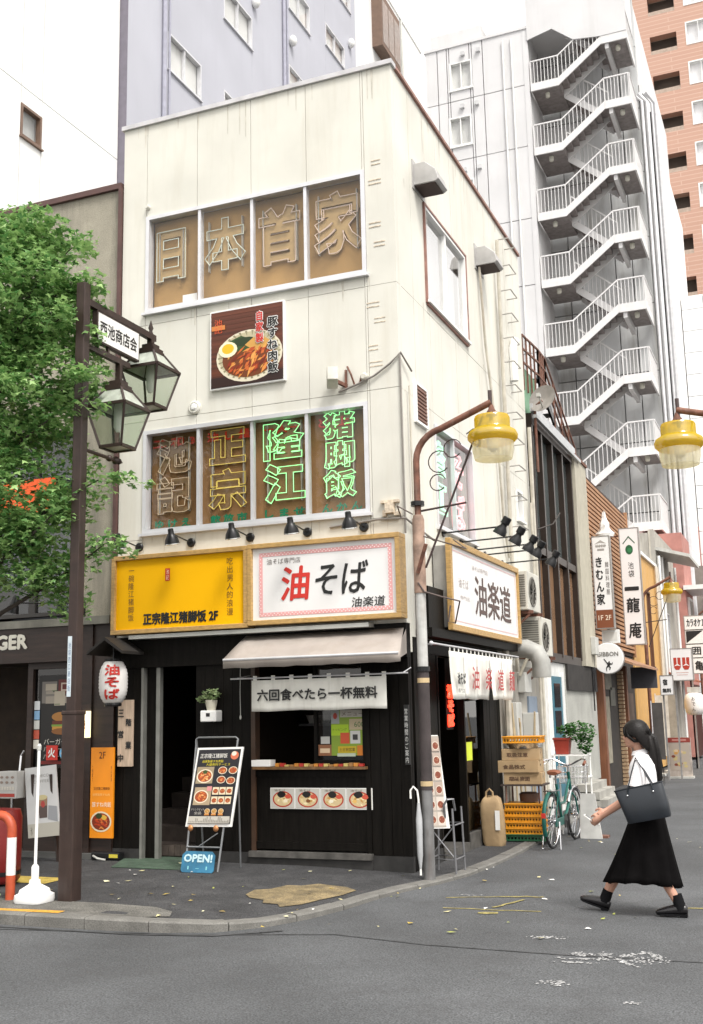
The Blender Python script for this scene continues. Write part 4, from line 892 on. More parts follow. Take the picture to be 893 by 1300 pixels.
def noren(t, o, u, w, h, n, mat, slit, amp=.012, rod=True, loops=8):
    o, u = Vector(o), Vector(u); nn = u.cross(Vector((0, 0, 1)))
    seg = w/n
    for k in range(n):
        vs = []; fs = []; NX, NZ = 8, 8
        for i in range(NX+1):
            for j in range(NZ+1):
                a = k*seg+seg*(i/NX)*(.985 if n > 1 else 1); tz = j/NZ
                d = amp*math.sin(a*19+k*1.3)*tz + amp*.6*math.sin(a*43+2)*tz + (.03*math.sin(k*2.1+1)*tz*tz if n > 1 else 0)
                p = o+u*a+nn*d; vs.append((p.x, p.y, o.z-h*tz-.006*math.sin(a*8)*tz))
        for i in range(NX):
            for j in range(NZ): a = i*(NZ+1)+j; fs.append((a, a+1, a+NZ+2, a+NZ+1))
        c = MB().add(vs, fs).build('curtain_panel', mat, t, smooth=60); s_ = c.modifiers.new('thick', 'SOLIDIFY'); s_.thickness = .004; s_.offset = -1
    for i in range(loops):
        a = (i+.08)*w/(loops-.85) if loops > 1 else 0; a = min(a, w-.05); p = o+u*a
        q = p+u*.05
        MB().add([(p.x, p.y, o.z-.001), (q.x, q.y, o.z-.001), (q.x, q.y, o.z+.05), (p.x, p.y, o.z+.05)], [(0, 1, 2, 3)]).build('loop', mat, t)
M_nor = mk('noren_cotton', (.76, .75, .69), .9, var=.10, scale=4, bump=.25, bscale=220, dirt=(.36, .33, .27), dirt_amt=.4, dirt_scale=3)
t = thing('pull_cord', 'thin hanging cord with a weight beside the order hatch curtain', 'cord', (-2.03, -.1, 1.6)); MB().tube([(-2.03, -.1, 2.2), (-2.035, -.1, 1.9), (-2.03, -.1, 1.64)], .004, 5).build('cord', M_grey, t); MB().lathe([(.008, 1.60), (.014, 1.62), (.008, 1.645)], 8, Matrix.Translation((-2.03, -.1, 0))).build('weight', M_grey, t)
nf = thing('shop_curtain', 'off white hanging cloth banner with a row of black characters over the hatch', 'curtain', (-.95, -.3, 1.7))
noren(nf, (-1.78, -.30, 2.03), (1, 0, 0), 1.63, .345, 1, M_nor, 0, .006)
text('六回食べたら一杯無料', M_ink, nf, (-1.70, -.314, 1.80), 1.45, .125, bold=.004, eps=.006)
MB().tube([(-2.05, -.3, 2.055), (.1, -.3, 2.055)], .009, 8).tube([(-1.96, -.3, 2.06), (-1.96, 0, 2.1)], .007, 6).tube([(.05, -.3, 2.06), (.05, -.06, 2.12)], .007, 6).build('rod', M_alu, nf)
ns = thing('alley_curtain', 'off white split cloth curtain with red brush characters at the alley door', 'curtain', (.25, 2.2, 1.8))
noren(ns, (.25, .72, 2.33), U, 2.95, .55, 5, M_nor, 0, .014, True, 18)
MB().tube([(.25, .1, 2.385), (.25, 4.0, 2.385)], .012, 8).sphere((.25, .08, 2.385), .025).tube([(.25, .35, 2.385), (.0, .35, 2.4)], .009, 6).tube([(.25, 3.8, 2.385), (0, 3.8, 2.4)], .009, 6).build('rod', M_alu, ns)
M_rbr = mk('faded_red_ink', (.42, .07, .07), .8, var=.3, scale=20)
for i, ch in enumerate('油楽道麺'): text(ch, M_rbr, ns, (.30, 1.46+i*.59, 1.90), .30, .27, U, bold=.004, shear=.08)
text('油そば', M_ink, ns, (.30, .85, 1.95), .32, .13, U, bold=.006); text('専門店', M_ink, ns, (.30, .86, 1.85), .26, .05, U)
# paper lantern under its own little roof
lt = thing('paper_lantern', 'white paper lantern with red lettering under a small dark gable roof', 'lantern', (-3.64, -.3, 1.78))
prof = []
for i in range(25):
    a = i/24; z = 1.82+.50*a; r = .17*(1-abs(2*a-1)**3.2*.42)+.003*(1 if i % 2 else -1); prof.append((r, z))
MB().lathe(prof, 24, Matrix.Translation((-3.64, -.3, 0))).build('paper_shade', mk('lantern_paper', (.74, .72, .70), .8, var=.04), lt, smooth=70)
for z in (1.805, 2.325): MB().lathe([(.10, z-.02), (.105, z), (.10, z+.02)], 18, Matrix.Translation((-3.64, -.3, 0))).build('ring', M_blackmetal, lt)
vs, fs = text_geo('油そば', True); xs = [p[0] for p in vs]; ys = [p[1] for p in vs]; X0, X1, Y0, Y1 = min(xs), max(xs), min(ys), max(ys)
m = MB(); ca = R(-62); k = 0
for dx, dz in ((0, 0), (.006, 0), (-.006, 0), (0, .006), (0, -.006)):
    q = []
    for (x, y, z) in vs:
        a = (x-(X0+X1)/2)/(X1-X0)*.18+dx; zz = 1.87+(y-Y0)/(Y1-Y0)*.40+dz; tt = (zz-1.82)/.5; rr = .17*(1-abs(2*tt-1)**3.2*.42)+.006+k*.0004
        th = ca+a/.17; q.append((-3.64+rr*math.cos(th), -.3+rr*math.sin(th), zz))
    m.add(q, fs); k += 1
m.build('lettering', M_red, lt)
rf = [(-.25, 0), (0, .17), (.25, 0), (.25, -.035), (0, .13), (-.25, -.035)]
MB().prism(rf, (-3.64, -.5, 2.43), (1, 0, 0), (0, 0, 1), .5).build('gable_roof', mk('dark_shingle', (.018, .015, .013), .7, var=.3, scale=8), lt)
MB().bar((-3.64, -.3, 2.34), (-3.64, -.3, 2.52), .015).build('hook', M_blackmetal, lt)
# boards on the pillar
t = thing('wooden_sign', 'bleached wooden board with staggered black characters beside the doorway', 'sign', (-3.62, -.05, 1.07))
MB().box(-3.74, -3.53, -.045, -.01, 1.07, 1.86).build('board', mk('bleached_wood', (.46, .35, .26), .8, var=.2, scale=6, stretch=(6, 6, .8)), t, bevel=.004)
for ch, x, z in (('三', -3.73, 1.66), ('階', -3.62, 1.55), ('営', -3.73, 1.41), ('業', -3.62, 1.28), ('中', -3.73, 1.13)): text(ch, M_ink, t, (x, -.046, z), .075, .085, bold=.003)
t = thing('orange_menu_sign', 'tall orange board with 2F and a food bowl photo on the dark pillar', 'sign', (-3.92, -.08, .24))
MB().box(-4.085, -3.76, -.09, -.062, .24, 1.30).build('board', mk('orange_board', (.80, .26, .005), .45, var=.05), t)
pr = Print((-4.085, -.09, .24)); pr.txt('2F', .12, .93, .09, .08, '#5a2408')
pr.txt('正宗隆江猪脚饭', .05, .56, .23, .035, '#3a1206'); pr.txt('自家製豚すね肉', .04, .49, .24, .03, '#f0c878'); pr.txt('豚すね肉飯', .03, .36, .27, .06, '#f2e8d0'); pr.txt('一碗隆江', .02, .66, .015, .18, '#7a3208', True); pr.txt('男人浪漫', .29, .66, .015, .18, '#7a3208', True); pr.build(t, 'lettering'); pr = Print((-4.085, -.09, .24))
pr.bowl(.16, .19, .15, .12, '#d8ccb0', '#7a2a10', ('#b03a14', '#c85a24', '#7a1c0a', '#d08038'), [(-.2, .55, .3, '#2a3a14'), (.3, .4, .25, '#d0a83a')], 30, 9); pr.build(t)
t = thing('lit_sign', 'small glowing warm white sign on the dark pillar', 'sign', (-4.17, -.12, 1.43))
MB().box(-4.24, -4.12, -.14, -.062, 1.42, 1.74).build('box', mk('lit_panel', (.8, .72, .5), .5, emit=(1, .8, .45), es=.7), t); text('飯', mk('orange_ink', (.7, .25, .02), .5), t, (-4.21, -.141, 1.53), .07, .09, bold=.004)
t = thing('vertical_sign', 'narrow black board with white vertical lettering on the corner pillar', 'sign', (0.0, -.03, 1.1)); MB().box(-.055, .0, -.035, -.008, 1.08, 1.72).build('board', M_ink, t); text('営業時間のご案内', mk('letter_white', (.6, .6, .58), .6), t, (-.048, -.036, 1.1), .04, .58, vert=True)
# bowl photos on the counter front
for i in range(4):
    x = -1.70+i*.312; t = thing('bowl_photo', 'white noodle bowl photo card, %s from the brown post on the black counter front' % ('first', 'second', 'third', 'fourth')[i], 'poster', (x+.15, 0, .6), 0, 'bowl photos on the counter front')
    MB().box(x, x+.308, -.0085, -.0045, .60, .83).build('card', M_paper, t)
    pr = Print((x, -.0088, .60), eps=.002); pr.rect(.008, .008, .3, .222, '#b9b6ae')
    pr.bowl(.155, .105, .125, .088, '#a8321c', '#c9b48a', ('#d8c490', '#e4d6ac', '#c2a468', '#b98a4a'), [(-.1, .6, .42, '#141210'), (.55, .35, .3, '#c2503a'), (.3-.25*i, -.2, .22, ['#e8dcc0', '#7a4a24', '#e9e2cc', '#d9b060'][i])], 22, 20+i); pr.txt('油そば', .05, .19, .14, .025, '#5a4a3a'); pr.build(t)
# notices on the hatch glass
t = thing('notice_board', 'cluster of bright yellow green and white notices taped to the hatch glass', 'notices', (-.85, .03, 1.2))
pr = Print((-1.11, .035, 1.16)); pr.m.col = []
for (x0, y0, x1, y1, c) in ((.16, .02, .60, .52, '#7f9a2c'), (.16, .37, .26, .52, '#9aa0a0'), (.27, .44, .58, .52, '#b9b6ad'), (.38, .30, .59, .42, '#b9a98a'), (.16, .24, .37, .36, '#a6c81c'), (.27, .15, .38, .27, '#c8502a'), (.39, .15, .51, .29, '#c9c9c6'), (.24, .05, .46, .12, '#c2a81a'), (.47, .02, .58, .13, '#c8761a'), (.03, .15, .14, .23, '#b8b8b4'), (.0, .02, .16, .14, '#8a5a3a'), (.23, .01, .45, .045, '#b8c4b0')): pr.rect(x0, y0, x1, y1, c)
pr.txt('メニュー', .29, .455, .26, .045, '#5a4a40'); pr.txt('600', .44, .33, .12, .06, '#3a6a30'); pr.txt('トッピング', .18, .29, .17, .03, '#3a4a10'); pr.txt('土日祝営業', .255, .065, .19, .04, '#2a2408'); pr.rect(.42, .19, .48, .25, '#333333'); pr.rect(.02, .05, .14, .1, '#d9c0a0'); pr.ell(.21, .455, .025, .035, '#a83a2a')
pr.build(t)
t = thing('paper_cups', 'white paper carton on the counter shelf', 'box', (-1.8, -.04, 1.066)); MB().box(-1.9, -1.66, -.09, .05, 1.067, 1.14).build('carton', M_paper, t, bevel=.004)
t = thing('hatch_condiments', 'row of small red and amber packets along the counter shelf', 'packets', (-1.2, -.05, 1.066)); g = random.Random(2)
for i in range(18): x = -1.6+i*.06; MB().box(x, x+.05, -.085, -.03, 1.067, 1.085+g.random()*.02).build('packet', mk('packet%d' % (i % 4), [(.5, .2, .03), (.4, .03, .02), (.5, .38, .12), (.3, .15, .05)][i % 4], .4), t)
# plant on a bracket box
t = thing('potted_plant', 'small ivy in a pale ribbed pot on a white bracket box', 'plant', (-2.42, -.12, 1.58))
MB().box(-2.53, -2.32, -.16, -.006, 1.58, 1.71).build('bracket_box', M_white, t, bevel=.012); MB().box(-2.45, -2.40, -.163, -.158, 1.64, 1.68).build('display', M_ink, t)
MB().lathe([(.05, 1.711), (.07, 1.80), (.072, 1.83), (.06, 1.83)], 14, Matrix.Translation((-2.42, -.09, 0))).build('pot', mk('ribbed_pot', (.55, .52, .42), .6, var=.15), t, smooth=True)
M_ivy = leaf_mat('ivy_leaf', (.10, .17, .06), (.38, .46, .24))
def leaves(name, parent, centers, n, size, mat, seed=1, flat=.5, shape=None, local=False, smooth=False):
    g = random.Random(seed); m = MB(); m.col = []
    sh = shape or [(-.5, 0), (-.1, -.32), (.5, 0), (-.1, .32)]
    for (c, rad, wgt) in centers:
        for _ in range(int(n*wgt)):
            while True:
                d = Vector((g.uniform(-1, 1), g.uniform(-1, 1), g.uniform(-1, 1)))
                if .15 < d.length < 1: break
            p = Vector(c)+Vector((d.x*rad[0], d.y*rad[1], d.z*rad[2])); s = size*g.uniform(.6, 1.35)
            a = g.uniform(0, 6.283); u = Vector((math.cos(a), math.sin(a), g.uniform(-.7, .25))).normalized(); nn = Vector((g.uniform(-1, 1)*flat, g.uniform(-1, 1)*flat, 1)).normalized(); v = nn.cross(u).normalized()
            w = u.cross(v); q = [p+u*(x*s)+v*(y*s)-w*(abs(y)*s*.35) for x, y in sh]; m.add(q, [tuple(range(len(q)))]); k = g.random(); m.col.append((k, k, k))
    return m.build(name, mat, parent, local=local)
leaves('foliage', t, [((-2.42, -.09, 1.89), (.12, .09, .08), 1), ((-2.52, -.12, 1.84), (.07, .05, .04), .3)], 90, .06, M_ivy, 4, .9)

# ================================================================== ALLEY BUILDINGS BEYOND THE CORNER
gb = thing('glazed_building', 'dark glazed narrow building with bronze mullions and a roof stair behind the corner shop', 'building', (-2, 8, 0))
M_brz = mk('bronze_mullion', (.045, .032, .025), .4, .5, var=.15)
GY0, GY1, GT = 6.55, 9.9, 6.45
m = MB()
for y in (6.55, 7.25, 8.12, 9.0, 9.85): m.box(-.1, .05, y, y+.09, 2.55, GT)
m.box(-.1, .04, GY0, GY1, 2.45, 2.6).box(-.1, .04, GY0, GY1, 4.25, 4.38).box(-.1, .06, GY0, GY1+.1, GT, GT+.2); m.build('mullion_frame', M_brz, gb)
M_gp = mk('tinted_pane', (.07, .085, .085), .08, var=.25, scale=1.2); M_gp2 = mk('brown_pane', (.24, .14, .08), .2, var=.25, scale=1.4)
for a, b in ((6.65, 7.24), (7.35, 8.11), (8.22, 8.99), (9.1, 9.84)):
    box('pane', M_gp, gb, -.06, -.05, a, b, 4.39, GT-.01); box('pane', M_gp2, gb, -.06, -.05, a, b, 2.61, 4.24)
m = MB().bar((.07, 6.5, GT+.28), (.07, 10.2, GT+.28), .05, .14).bar((.13, 6.5, GT+.12), (.13, 10.4, GT+.12), .06, .06); m.build('gutter', mk('gutter_zinc', (.48, .49, .5), .4, .5), gb)
m = MB().box(-3, -.11, GY0, GY1, 0, GT).box(-3, -.065, GY0, GY1, 4.3, 4.35); m.build('core', M_dark, gb)
# ground floor of the same building: white wall, blue shutter door, concrete wall, steps
box('lower_wall', mk('limewash', (.62, .62, .60), .8, var=.12, dirt=(.3, .28, .24), dirt_amt=.5), gb, -.1, .0, 6.4, 8.35, -.1, 2.44)
box('blue_door', mk('teal_paint', (.02, .12, .17), .45, var=.2, scale=6), gb, .001, .04, 7.02, 7.95, .2, 2.2)
for z0, z1 in ((1.25, 1.62), (1.68, 2.08)): box('door_pane', mk('black_pane', (.02, .025, .03), .1), gb, .041, .05, 7.25, 7.72, z0, z1)
for y in (6.98, 7.95): box('door_frame', M_white, gb, .001, .06, y-.05, y+.0, .0, 2.28)
M_cw = mk('rough_concrete_wall', (.36, .36, .33), .9, var=.15, scale=2, bump=.6, bscale=60, fine=.12)
box('concrete_wall', M_cw, gb, -.1, .015, 8.352, 11.35, .28, 2.44)
box('painted_void', mk('void_shade_black', (.02, .017, .015), .8, var=.4), gb, -.1, .06, 8.4, 11.3, 1.98, 2.449)  # solid black box, its colour stands in for a shaded void
MB().tube([(.08, 10.9, 2.0), (.08, 10.9, 2.7), (.12, 10.9, 2.72)], .03, 6).tube([(.08, 10.75, 1.6), (.08, 10.75, 2.7)], .015, 6).build('meter_pipe', MATS['cable_dark'] if 'cable_dark' in MATS else M_blackmetal, gb)
box('wall_base', mk('dark_base', (.05, .045, .04), .8), gb, -.1, .0, 8.352, 11.35, -.1, .278)
for i in range(3): box('step', M_conc, gb, .02, .55-.15*i, 8.9, 10.6-.0*i, ROAD+.13*i-.02 if i else ROAD-.02, ROAD+.13*(i+1))
# roof stair of the glazed building, black steel
m = MB()
a, b = Vector((-.35, 7.2, 7.2)), Vector((-.25, 9.9, 5.9+.7))
st0, st1 = Vector((-.05, 7.6, 8.0)), Vector((-.05, 10.6, 6.6))
for x in (-.05, -.75): m.bar((x, 7.7, 7.65), (x, 10.3, 6.5), .04, .16)
m.build('stair_stringer', M_blackmetal, gb)
for i in range(8): y = 7.8+i*.32; box('stair_tread', M_blackmetal, gb, -.75, -.05, y, y+.22, 7.62-.142*i-.02, 7.62-.142*i+.015)
m = MB()
for (p, q) in (((-.03, 6.5, 8.05), (-.03, 7.7, 8.15)), ((-.03, 7.7, 8.15), (-.03, 8.3, 8.15)), ((-.03, 8.3, 8.15), (-.03, 10.9, 6.95))):
    for h in (0, -.25, -.5): m.bar(Vector(p)+Vector((0, 0, h)), Vector(q)+Vector((0, 0, h)), .03)
    for i in range(5): s = Vector(p)+(Vector(q)-Vector(p))*i/4; m.bar(s, s-Vector((0, 0, 1.0)), .028)
m.build('stair_railing', M_rust, gb)
box('green_hoarding', mk('green_mesh', (.16, .30, .19), .7), gb, -.4, -.06, 6.55, 7.6, 6.68, 7.5)
box('roof_hatch', M_white, gb, -1.6, -.7, 7.0, 9.5, 6.46, 8.3)
# satellite dish
t = thing('satellite_dish', 'weathered grey satellite dish on a pole beside the cream wall', 'satellite dish', (.1, 6.5, 6.4))
Md = Matrix.Translation((.28, 6.5, 6.85)) @ Matrix.Rotation(R(72), 4, 'X') @ Matrix.Rotation(R(-18), 4, 'Y')
MB().lathe([(.0, -.05), (.1, -.04), (.2, -.01), (.25, .02), (.255, .03), (.2, .012), (.1, -.02), (.0, -.03)], 20, Md, caps=False).build('reflector', mk('dish_grey', (.27, .25, .23), .6, var=.2), t, smooth=True)
MB().tube([(.12, 6.55, 5.6), (.12, 6.55, 6.75), (.26, 6.52, 6.83)], .025, 8).build('pole', M_rust, t); MB().bar((.28, 6.44, 6.7), (.3, 6.1, 6.78), .02).obox(Matrix.Translation((.3, 6.08, 6.8)), .06, .1, .06).build('receiver_arm', M_grey, t)
# cables hanging down the joint between the buildings
m = MB(); g = random.Random(8)
for k in range(4):
    y = 6.42+.03*k; m.tube([(.05+.02*g.random(), y+g.uniform(-.05, .05), 6.3-.55*i) for i in range(8)], .014, 5)
m.tube([(.06, 6.45, 4.6), (.25, 6.9, 4.75), (.3, 7.3, 5.0)], .012, 5); t = m.build('cable_bundle', mk('cable_dark', (.05, .04, .035), .7), None, loc=(.06, 6.45, 2.4)); tag(t, 'dark bundle of cables hanging between cream wall and glazed building', 'cables')
# beige pilaster and slatted building
sl = thing('slatted_building', 'low alley building with brown horizontal slat cladding and beige pilaster', 'building', (-2, 13.5, 0))
M_bei = mk('beige_pilaster', (.42, .39, .31), .75, var=.08, dirt=(.25, .22, .16), dirt_amt=.4)
box('pilaster', M_bei, sl, -.6, .10, 10.0, 11.2, 2.46, 6.6); box('pilaster_cap', M_rust, sl, -.6, .13, 9.98, 11.22, 6.6, 6.66)
box('junction_box', M_grey, sl, .101, .2, 10.6, 10.95, 2.7, 3.05, bevel=.01)
M_slat = mk('brown_slat', (.36, .185, .09), .65, var=.2, scale=5, stretch=(1, .5, 1)); src = None
nS = 35
for i in range(nS):
    z = 6.42-i*.10
    if src is None: src = MB().box(.0, .04, 11.35, 17.0, z-.033, z+.03).build('slat', M_slat, sl)
    else: piece(src, sl, (0, 0, -i*.10))
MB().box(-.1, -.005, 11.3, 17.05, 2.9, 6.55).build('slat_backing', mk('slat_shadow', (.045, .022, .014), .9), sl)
MB().box(-4, -.101, 11.3, 17.05, 0, 6.5).build('core', M_dark, sl)
for y in (11.24, 17.0): box('slat_post', M_slat, sl, -.05, .06, y, y+.1, 2.9, 6.6)
# timber-framed ground floor with brick-like tile columns
M_wpost = mk('stained_post', (.17, .065, .03), .5, var=.2, stretch=(5, 5, .6))
for y in (11.5, 14.6): box('timber_post', M_wpost, sl, -.05, .14, y, y+.2, -.1, 2.6)
M_bt = mk('small_tile', (.36, .25, .15), .6, var=.25, scale=20)
for yy in (11.78, 14.3):
    for k in range(30): box('edge_tile', M_bt, sl, -.02, .10, yy, yy+.16, -.05+k*.085, .015+k*.085)
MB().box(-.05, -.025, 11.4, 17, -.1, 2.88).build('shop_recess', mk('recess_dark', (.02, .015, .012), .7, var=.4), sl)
for (y0, y1, z0, z1, c) in ((12.4, 13.0, .5, 1.9, '#8a8474'), (13.2, 13.8, 1.7, 2.1, '#5b5a52'), (12.6, 13.4, 2.05, 2.4, '#6b675b'), (15.0, 16.5, .2, 2.0, '#4a3a30')): box('menu_panel', mk('menu'+c, c, .6, var=.3, scale=6), sl, -.02, .0, y0, y1, z0, z1)
MB().add([(.0, 11.6, 2.85), (.0, 15.6, 2.85), (.75, 15.6, 2.55), (.75, 11.6, 2.55), (.0, 11.6, 2.80), (.0, 15.6, 2.80), (.75, 15.6, 2.5), (.75, 11.6, 2.5)], [(0, 1, 2, 3), (7, 6, 5, 4), (0, 3, 7, 4), (3, 2, 6, 7), (2, 1, 5, 6)]).build('canopy', mk('brown_canopy', (.30, .16, .09), .7, var=.15), sl)
box('canopy_sign', mk('slate_board', (.06, .06, .07), .6), sl, .1, .7, 15.62, 15.7, 2.1, 2.6)
# bag of white cloth tied over a roof corner
t = thing('white_cloth_bundle', 'white wrapped cloth bundle standing on top of the tall lit sign', 'cloth', (.3, 11.6, 5.1))
vs = []; n = 14; rings = []
for j in range(9):
    a = j/8; r = .15*(1-a)**1.1*(1+.25*math.sin(j*1.9))+.02; rings.append([(.33+r*math.cos(6.283*i/n)*(1+.16*math.sin(i*2.7+j)), 11.75+r*.8*math.sin(6.283*i/n)*(1+.14*math.sin(i*3.1)), 5.2+.52*a+.05*math.sin(i*1.7+j)*a) for i in range(n)])
MB().loft(rings).build('cloth', mk('white_cloth', (.7, .7, .68), .9, var=.08), t, smooth=True)

M_polec = mk('sign_post_grey', (.30, .29, .28), .5, .4, var=.2)
def proj_sign(name, label, cat, x0, x1, y, z0, z1, th=.16, mat=None, group=None):
    t = thing(name, label, cat, ((x0+x1)/2, y, z0), 0, group)
    MB().box(x0, x1, y, y+th, z0, z1).build('panel', mat or MATS['sign_white'], t, bevel=.006)
    if x0 < .5: MB().bar((-.02, y+th/2, z1-.15), (x0, y+th/2, z1-.15), .03).build('bracket', M_rust, t); MB().bar((-.02, y+th/2, z0+.15), (x0, y+th/2, z0+.15), .03).build('bracket', M_rust, t)
    else: MB().bar((x0+.04, y+th+.03, ROAD), (x0+.04, y+th+.03, z1-.02), .04).build('post', M_polec, t)
    e = MB(); w = .018
    for a, b, c, d in ((x0-w, x0-.001, z0-w, z1+w), (x1+.001, x1+w, z0-w, z1+w), (x0, x1, z1+.001, z1+w), (x0, x1, z0-w, z0-.001)): e.box(a, b, y-.006, y+th+.006, c, d)
    e.build('edge_frame', mk('sign_edge', (.30, .28, .26), .5, .3), t); return t
t = proj_sign('restaurant_sign', 'tall white projecting sign with brown 1F 2F foot and black kana', 'sign', .11, .45, 11.4, 3.27, 5.16)
text('きむん家', M_ink, t, (.15, 11.4, 3.75), .15, .98, vert=True, bold=.006); text('韓国料理屋', MATS['grey_ink'], t, (.345, 11.4, 3.95), .075, .68, vert=True)
pr = Print((.11, 11.4, 3.27)); pr.rect(0, 0, .34, .37, '#7a4428'); pr.txt('1F 2F', .04, .16, .26, .10, '#e8dcc8')
for i in range(6): a = .06+.036*i; pr.poly([(a, 1.70), (a+.02, 1.66), (a+.045, 1.70), (a+.02, 1.73)], '#9a9590')
pr.poly([(.05, 1.74), (.17, 1.82), (.29, 1.74), (.17, 1.77)], '#a5a09a'); pr.rect(.1, 1.60, .24, 1.64, '#9a9590'); pr.build(t)
t = proj_sign('noodle_sign', 'tall white projecting sign with green disc mark and brush characters', 'sign', .29, .70, 14.0, 3.06, 5.70)
text('一', M_ink, t, (.34, 14, 4.28), .30, .07, bold=.010); text('龍', M_ink, t, (.36, 14, 3.78), .28, .32, bold=.008, shear=.06); text('庵', M_ink, t, (.37, 14, 3.2), .27, .34, bold=.008, shear=.06); text('池袋', M_ink, t, (.44, 14, 4.58), .13, .34, vert=True)
pr = Print((.29, 14, 3.06)); pr.ell(.2, 2.15, .085, .11, '#1f5a36', 20); pr.ell(.21, 2.14, .05, .05, '#2f7a4a', 12); pr.poly([(.06, 2.30), (.2, 2.47), (.34, 2.30), (.33, 2.28), (.2, 2.43), (.07, 2.28)], '#3a5a44'); pr.build(t)
t = thing('round_bar_sign', 'round white projecting sign reading GIBBON with a black ape silhouette', 'sign', (.33, 11.2, 2.35))
Mg = Matrix.Translation((.33, 11.2, 2.64)) @ Matrix.Rotation(R(90), 4, 'X')
MB().lathe([(.30, -.06), (.31, -.05), (.31, .05), (.30, .06)], 36, Mg).build('disc', MATS['sign_white'], t, smooth=True); MB().lathe([(.312, -.03), (.322, -.03), (.322, .03), (.312, .03)], 36, Mg, caps=False).build('rim', MATS['sign_edge'], t)
MB().bar((-.02, 11.2, 2.64), (.03, 11.2, 2.64), .05).build('bracket', M_rust, t)
text('GIBBON', mk('stone_ink', (.16, .15, .13), .6), t, (.12, 11.138, 2.68), .42, .085, bold=.002); 
pr = Print((.33, 11.137, 2.5)); sil = [(-.09, .13), (-.07, .13), (-.02, .06), (.0, .05), (.01, .075), (.03, .08), (.04, .06), (.03, .045), (.07, .03), (.08, .06), (.09, .05), (.085, .01), (.04, .01), (.03, -.02), (.05, -.05), (.03, -.1), (.015, -.095), (.025, -.05), (.0, -.03), (-.03, -.06), (-.03, -.12), (-.045, -.12), (-.045, -.05), (-.015, .0), (-.03, .04)]
pr.poly(sil, '#141414'); pr.build(t, 'emblem')
t = thing('white_light_box', 'plain small white lightbox hanging under the kana sign', 'sign', (.33, 11.5, 2.95)); MB().box(.17, .52, 11.55, 11.65, 2.96, 3.24).build('box', M_white, t); 
pr = Print((.17, 11.55, 2.96)); pr.rect(.03, .05, .31, .23, '#d2d0ca'); pr.build(t)
t = proj_sign('red_mark_sign', 'square white projecting sign with two red shield marks', 'sign', .90, 1.40, 17.0, 2.30, 3.06)
pr = Print((.90, 17, 2.30))
for x in (.06, .27):
    pr.poly([(x, .55), (x+.17, .55), (x+.17, .32), (x+.13, .25), (x+.04, .25), (x, .32)], '#b03a2a'); pr.rect(x+.075, .38, x+.095, .55, '#e9e6e2'); pr.poly([(x+.0, .34), (x+.085, .40), (x+.17, .34), (x+.085, .36)], '#e9e6e2')
pr.rect(.1, .175, .4, .185, '#c58a80'); pr.rect(.12, .12, .38, .13, '#c58a80'); pr.build(t)
t = proj_sign('small_alley_sign', 'small white sign board with black characters beside the slate canopy sign', 'sign', .66, .95, 16.6, 1.95, 2.4, .06); text('宿', M_ink, t, (.72, 16.6, 2.18), .1, .14, bold=.005); text('無料', M_ink, t, (.70, 16.6, 2.0), .2, .1, bold=.004)
# stack of white signs at the far right
for i, (z0, z1, s, lab) in enumerate(((3.86, 4.25, 'カラオケ１階', 'white alley sign with a row of kana, topmost of the far stack'), (3.45, 3.84, '', 'white alley sign with a black triangle, second of the far stack'), (3.05, 3.43, '囲', 'white alley sign with a round grid mark, third of the far stack'), (2.6, 3.03, '亀', 'white alley sign with a single black character, lowest of the far stack'))):
    t = proj_sign('stacked_sign', lab, 'sign', .80+.05*(i == 3), 1.75, 22.0, z0, z1, .12)
    if s: text(s, M_ink, t, (.86+(.1 if i == 2 else 0)+(.15 if i == 3 else 0), 22, z0+.08), .6 if i == 0 else .24, z1-z0-.16, bold=.006)
    else: pr = Print((.8, 22, z0)); pr.poly([(.02, .02), (.5, .37), (.02, .37)], '#1a1a1c'); pr.build(t)
# orange building, white-and-pink ones behind
ob = thing('orange_alley_building', 'ochre orange alley building with a dark slit window', 'building', (-2, 19.8, 0))
M_och = mk('ochre_paint', (.58, .33, .10), .7, var=.08, dirt=(.5, .4, .3), dirt_amt=.4)
panel_wall(ob, 'S', 17.06, 22.6, 0, 5.8, [(20.2, 20.9, 2.6, 4.9), (18.0, 19.4, 3.4, 4.6)], [], [], 0, .1, M_och, gap=0, name='wall')
box('core', M_och, ob, -4, -.17, 17.06, 22.6, 0, 5.79); window(ob, 'S', 20.2, 20.9, 2.6, 4.9, 1, 0, mat=mk('brown_frame2', (.12, .05, .025), .5), back=M_room2, sill=False); window(ob, 'S', 18, 19.4, 3.4, 4.6, 2, 0, mat=M_alu, back=M_room2)
MB().box(-4, .06, 17.0, 22.65, 5.8, 5.9).build('eave', M_white, ob)
MB().add([(-3, 17, 5.9), (-3, 22.6, 5.9), (.05, 22.6, 5.92), (.05, 17, 5.92), (-3, 17, 7.6), (-3, 22.6, 7.6)], [(3, 2, 5, 4), (0, 1, 2, 3), (0, 3, 4), (1, 5, 2), (0, 4, 5, 1)]).build('roof', mk('pale_roof', (.55, .55, .55), .6, var=.15), ob)
for y in (22.1, 22.3, 22.5): MB().tube([(.08, y, 0), (.08, y, 5.8)], .035, 6).build('drainpipe', mk('pipe_beige2', (.55, .5, .42), .6), ob)
wc = thing('narrow_white_building', 'narrow grey white alley building with pipes and a flower box beyond the orange one', 'building', (-2, 24.5, 0))
panel_wall(wc, 'S', 22.66, 27.6, 0, 7.0, [(23.6, 25.2, 3.2, 4.6)], [], [], .02, .1, M_lowwall, gap=0, name='wall'); box('core', M_lowwall, wc, -3, -.15, 22.66, 27.6, 0, 6.9); window(wc, 'S', 23.6, 25.2, 3.2, 4.6, 2, .02, back=M_room2)
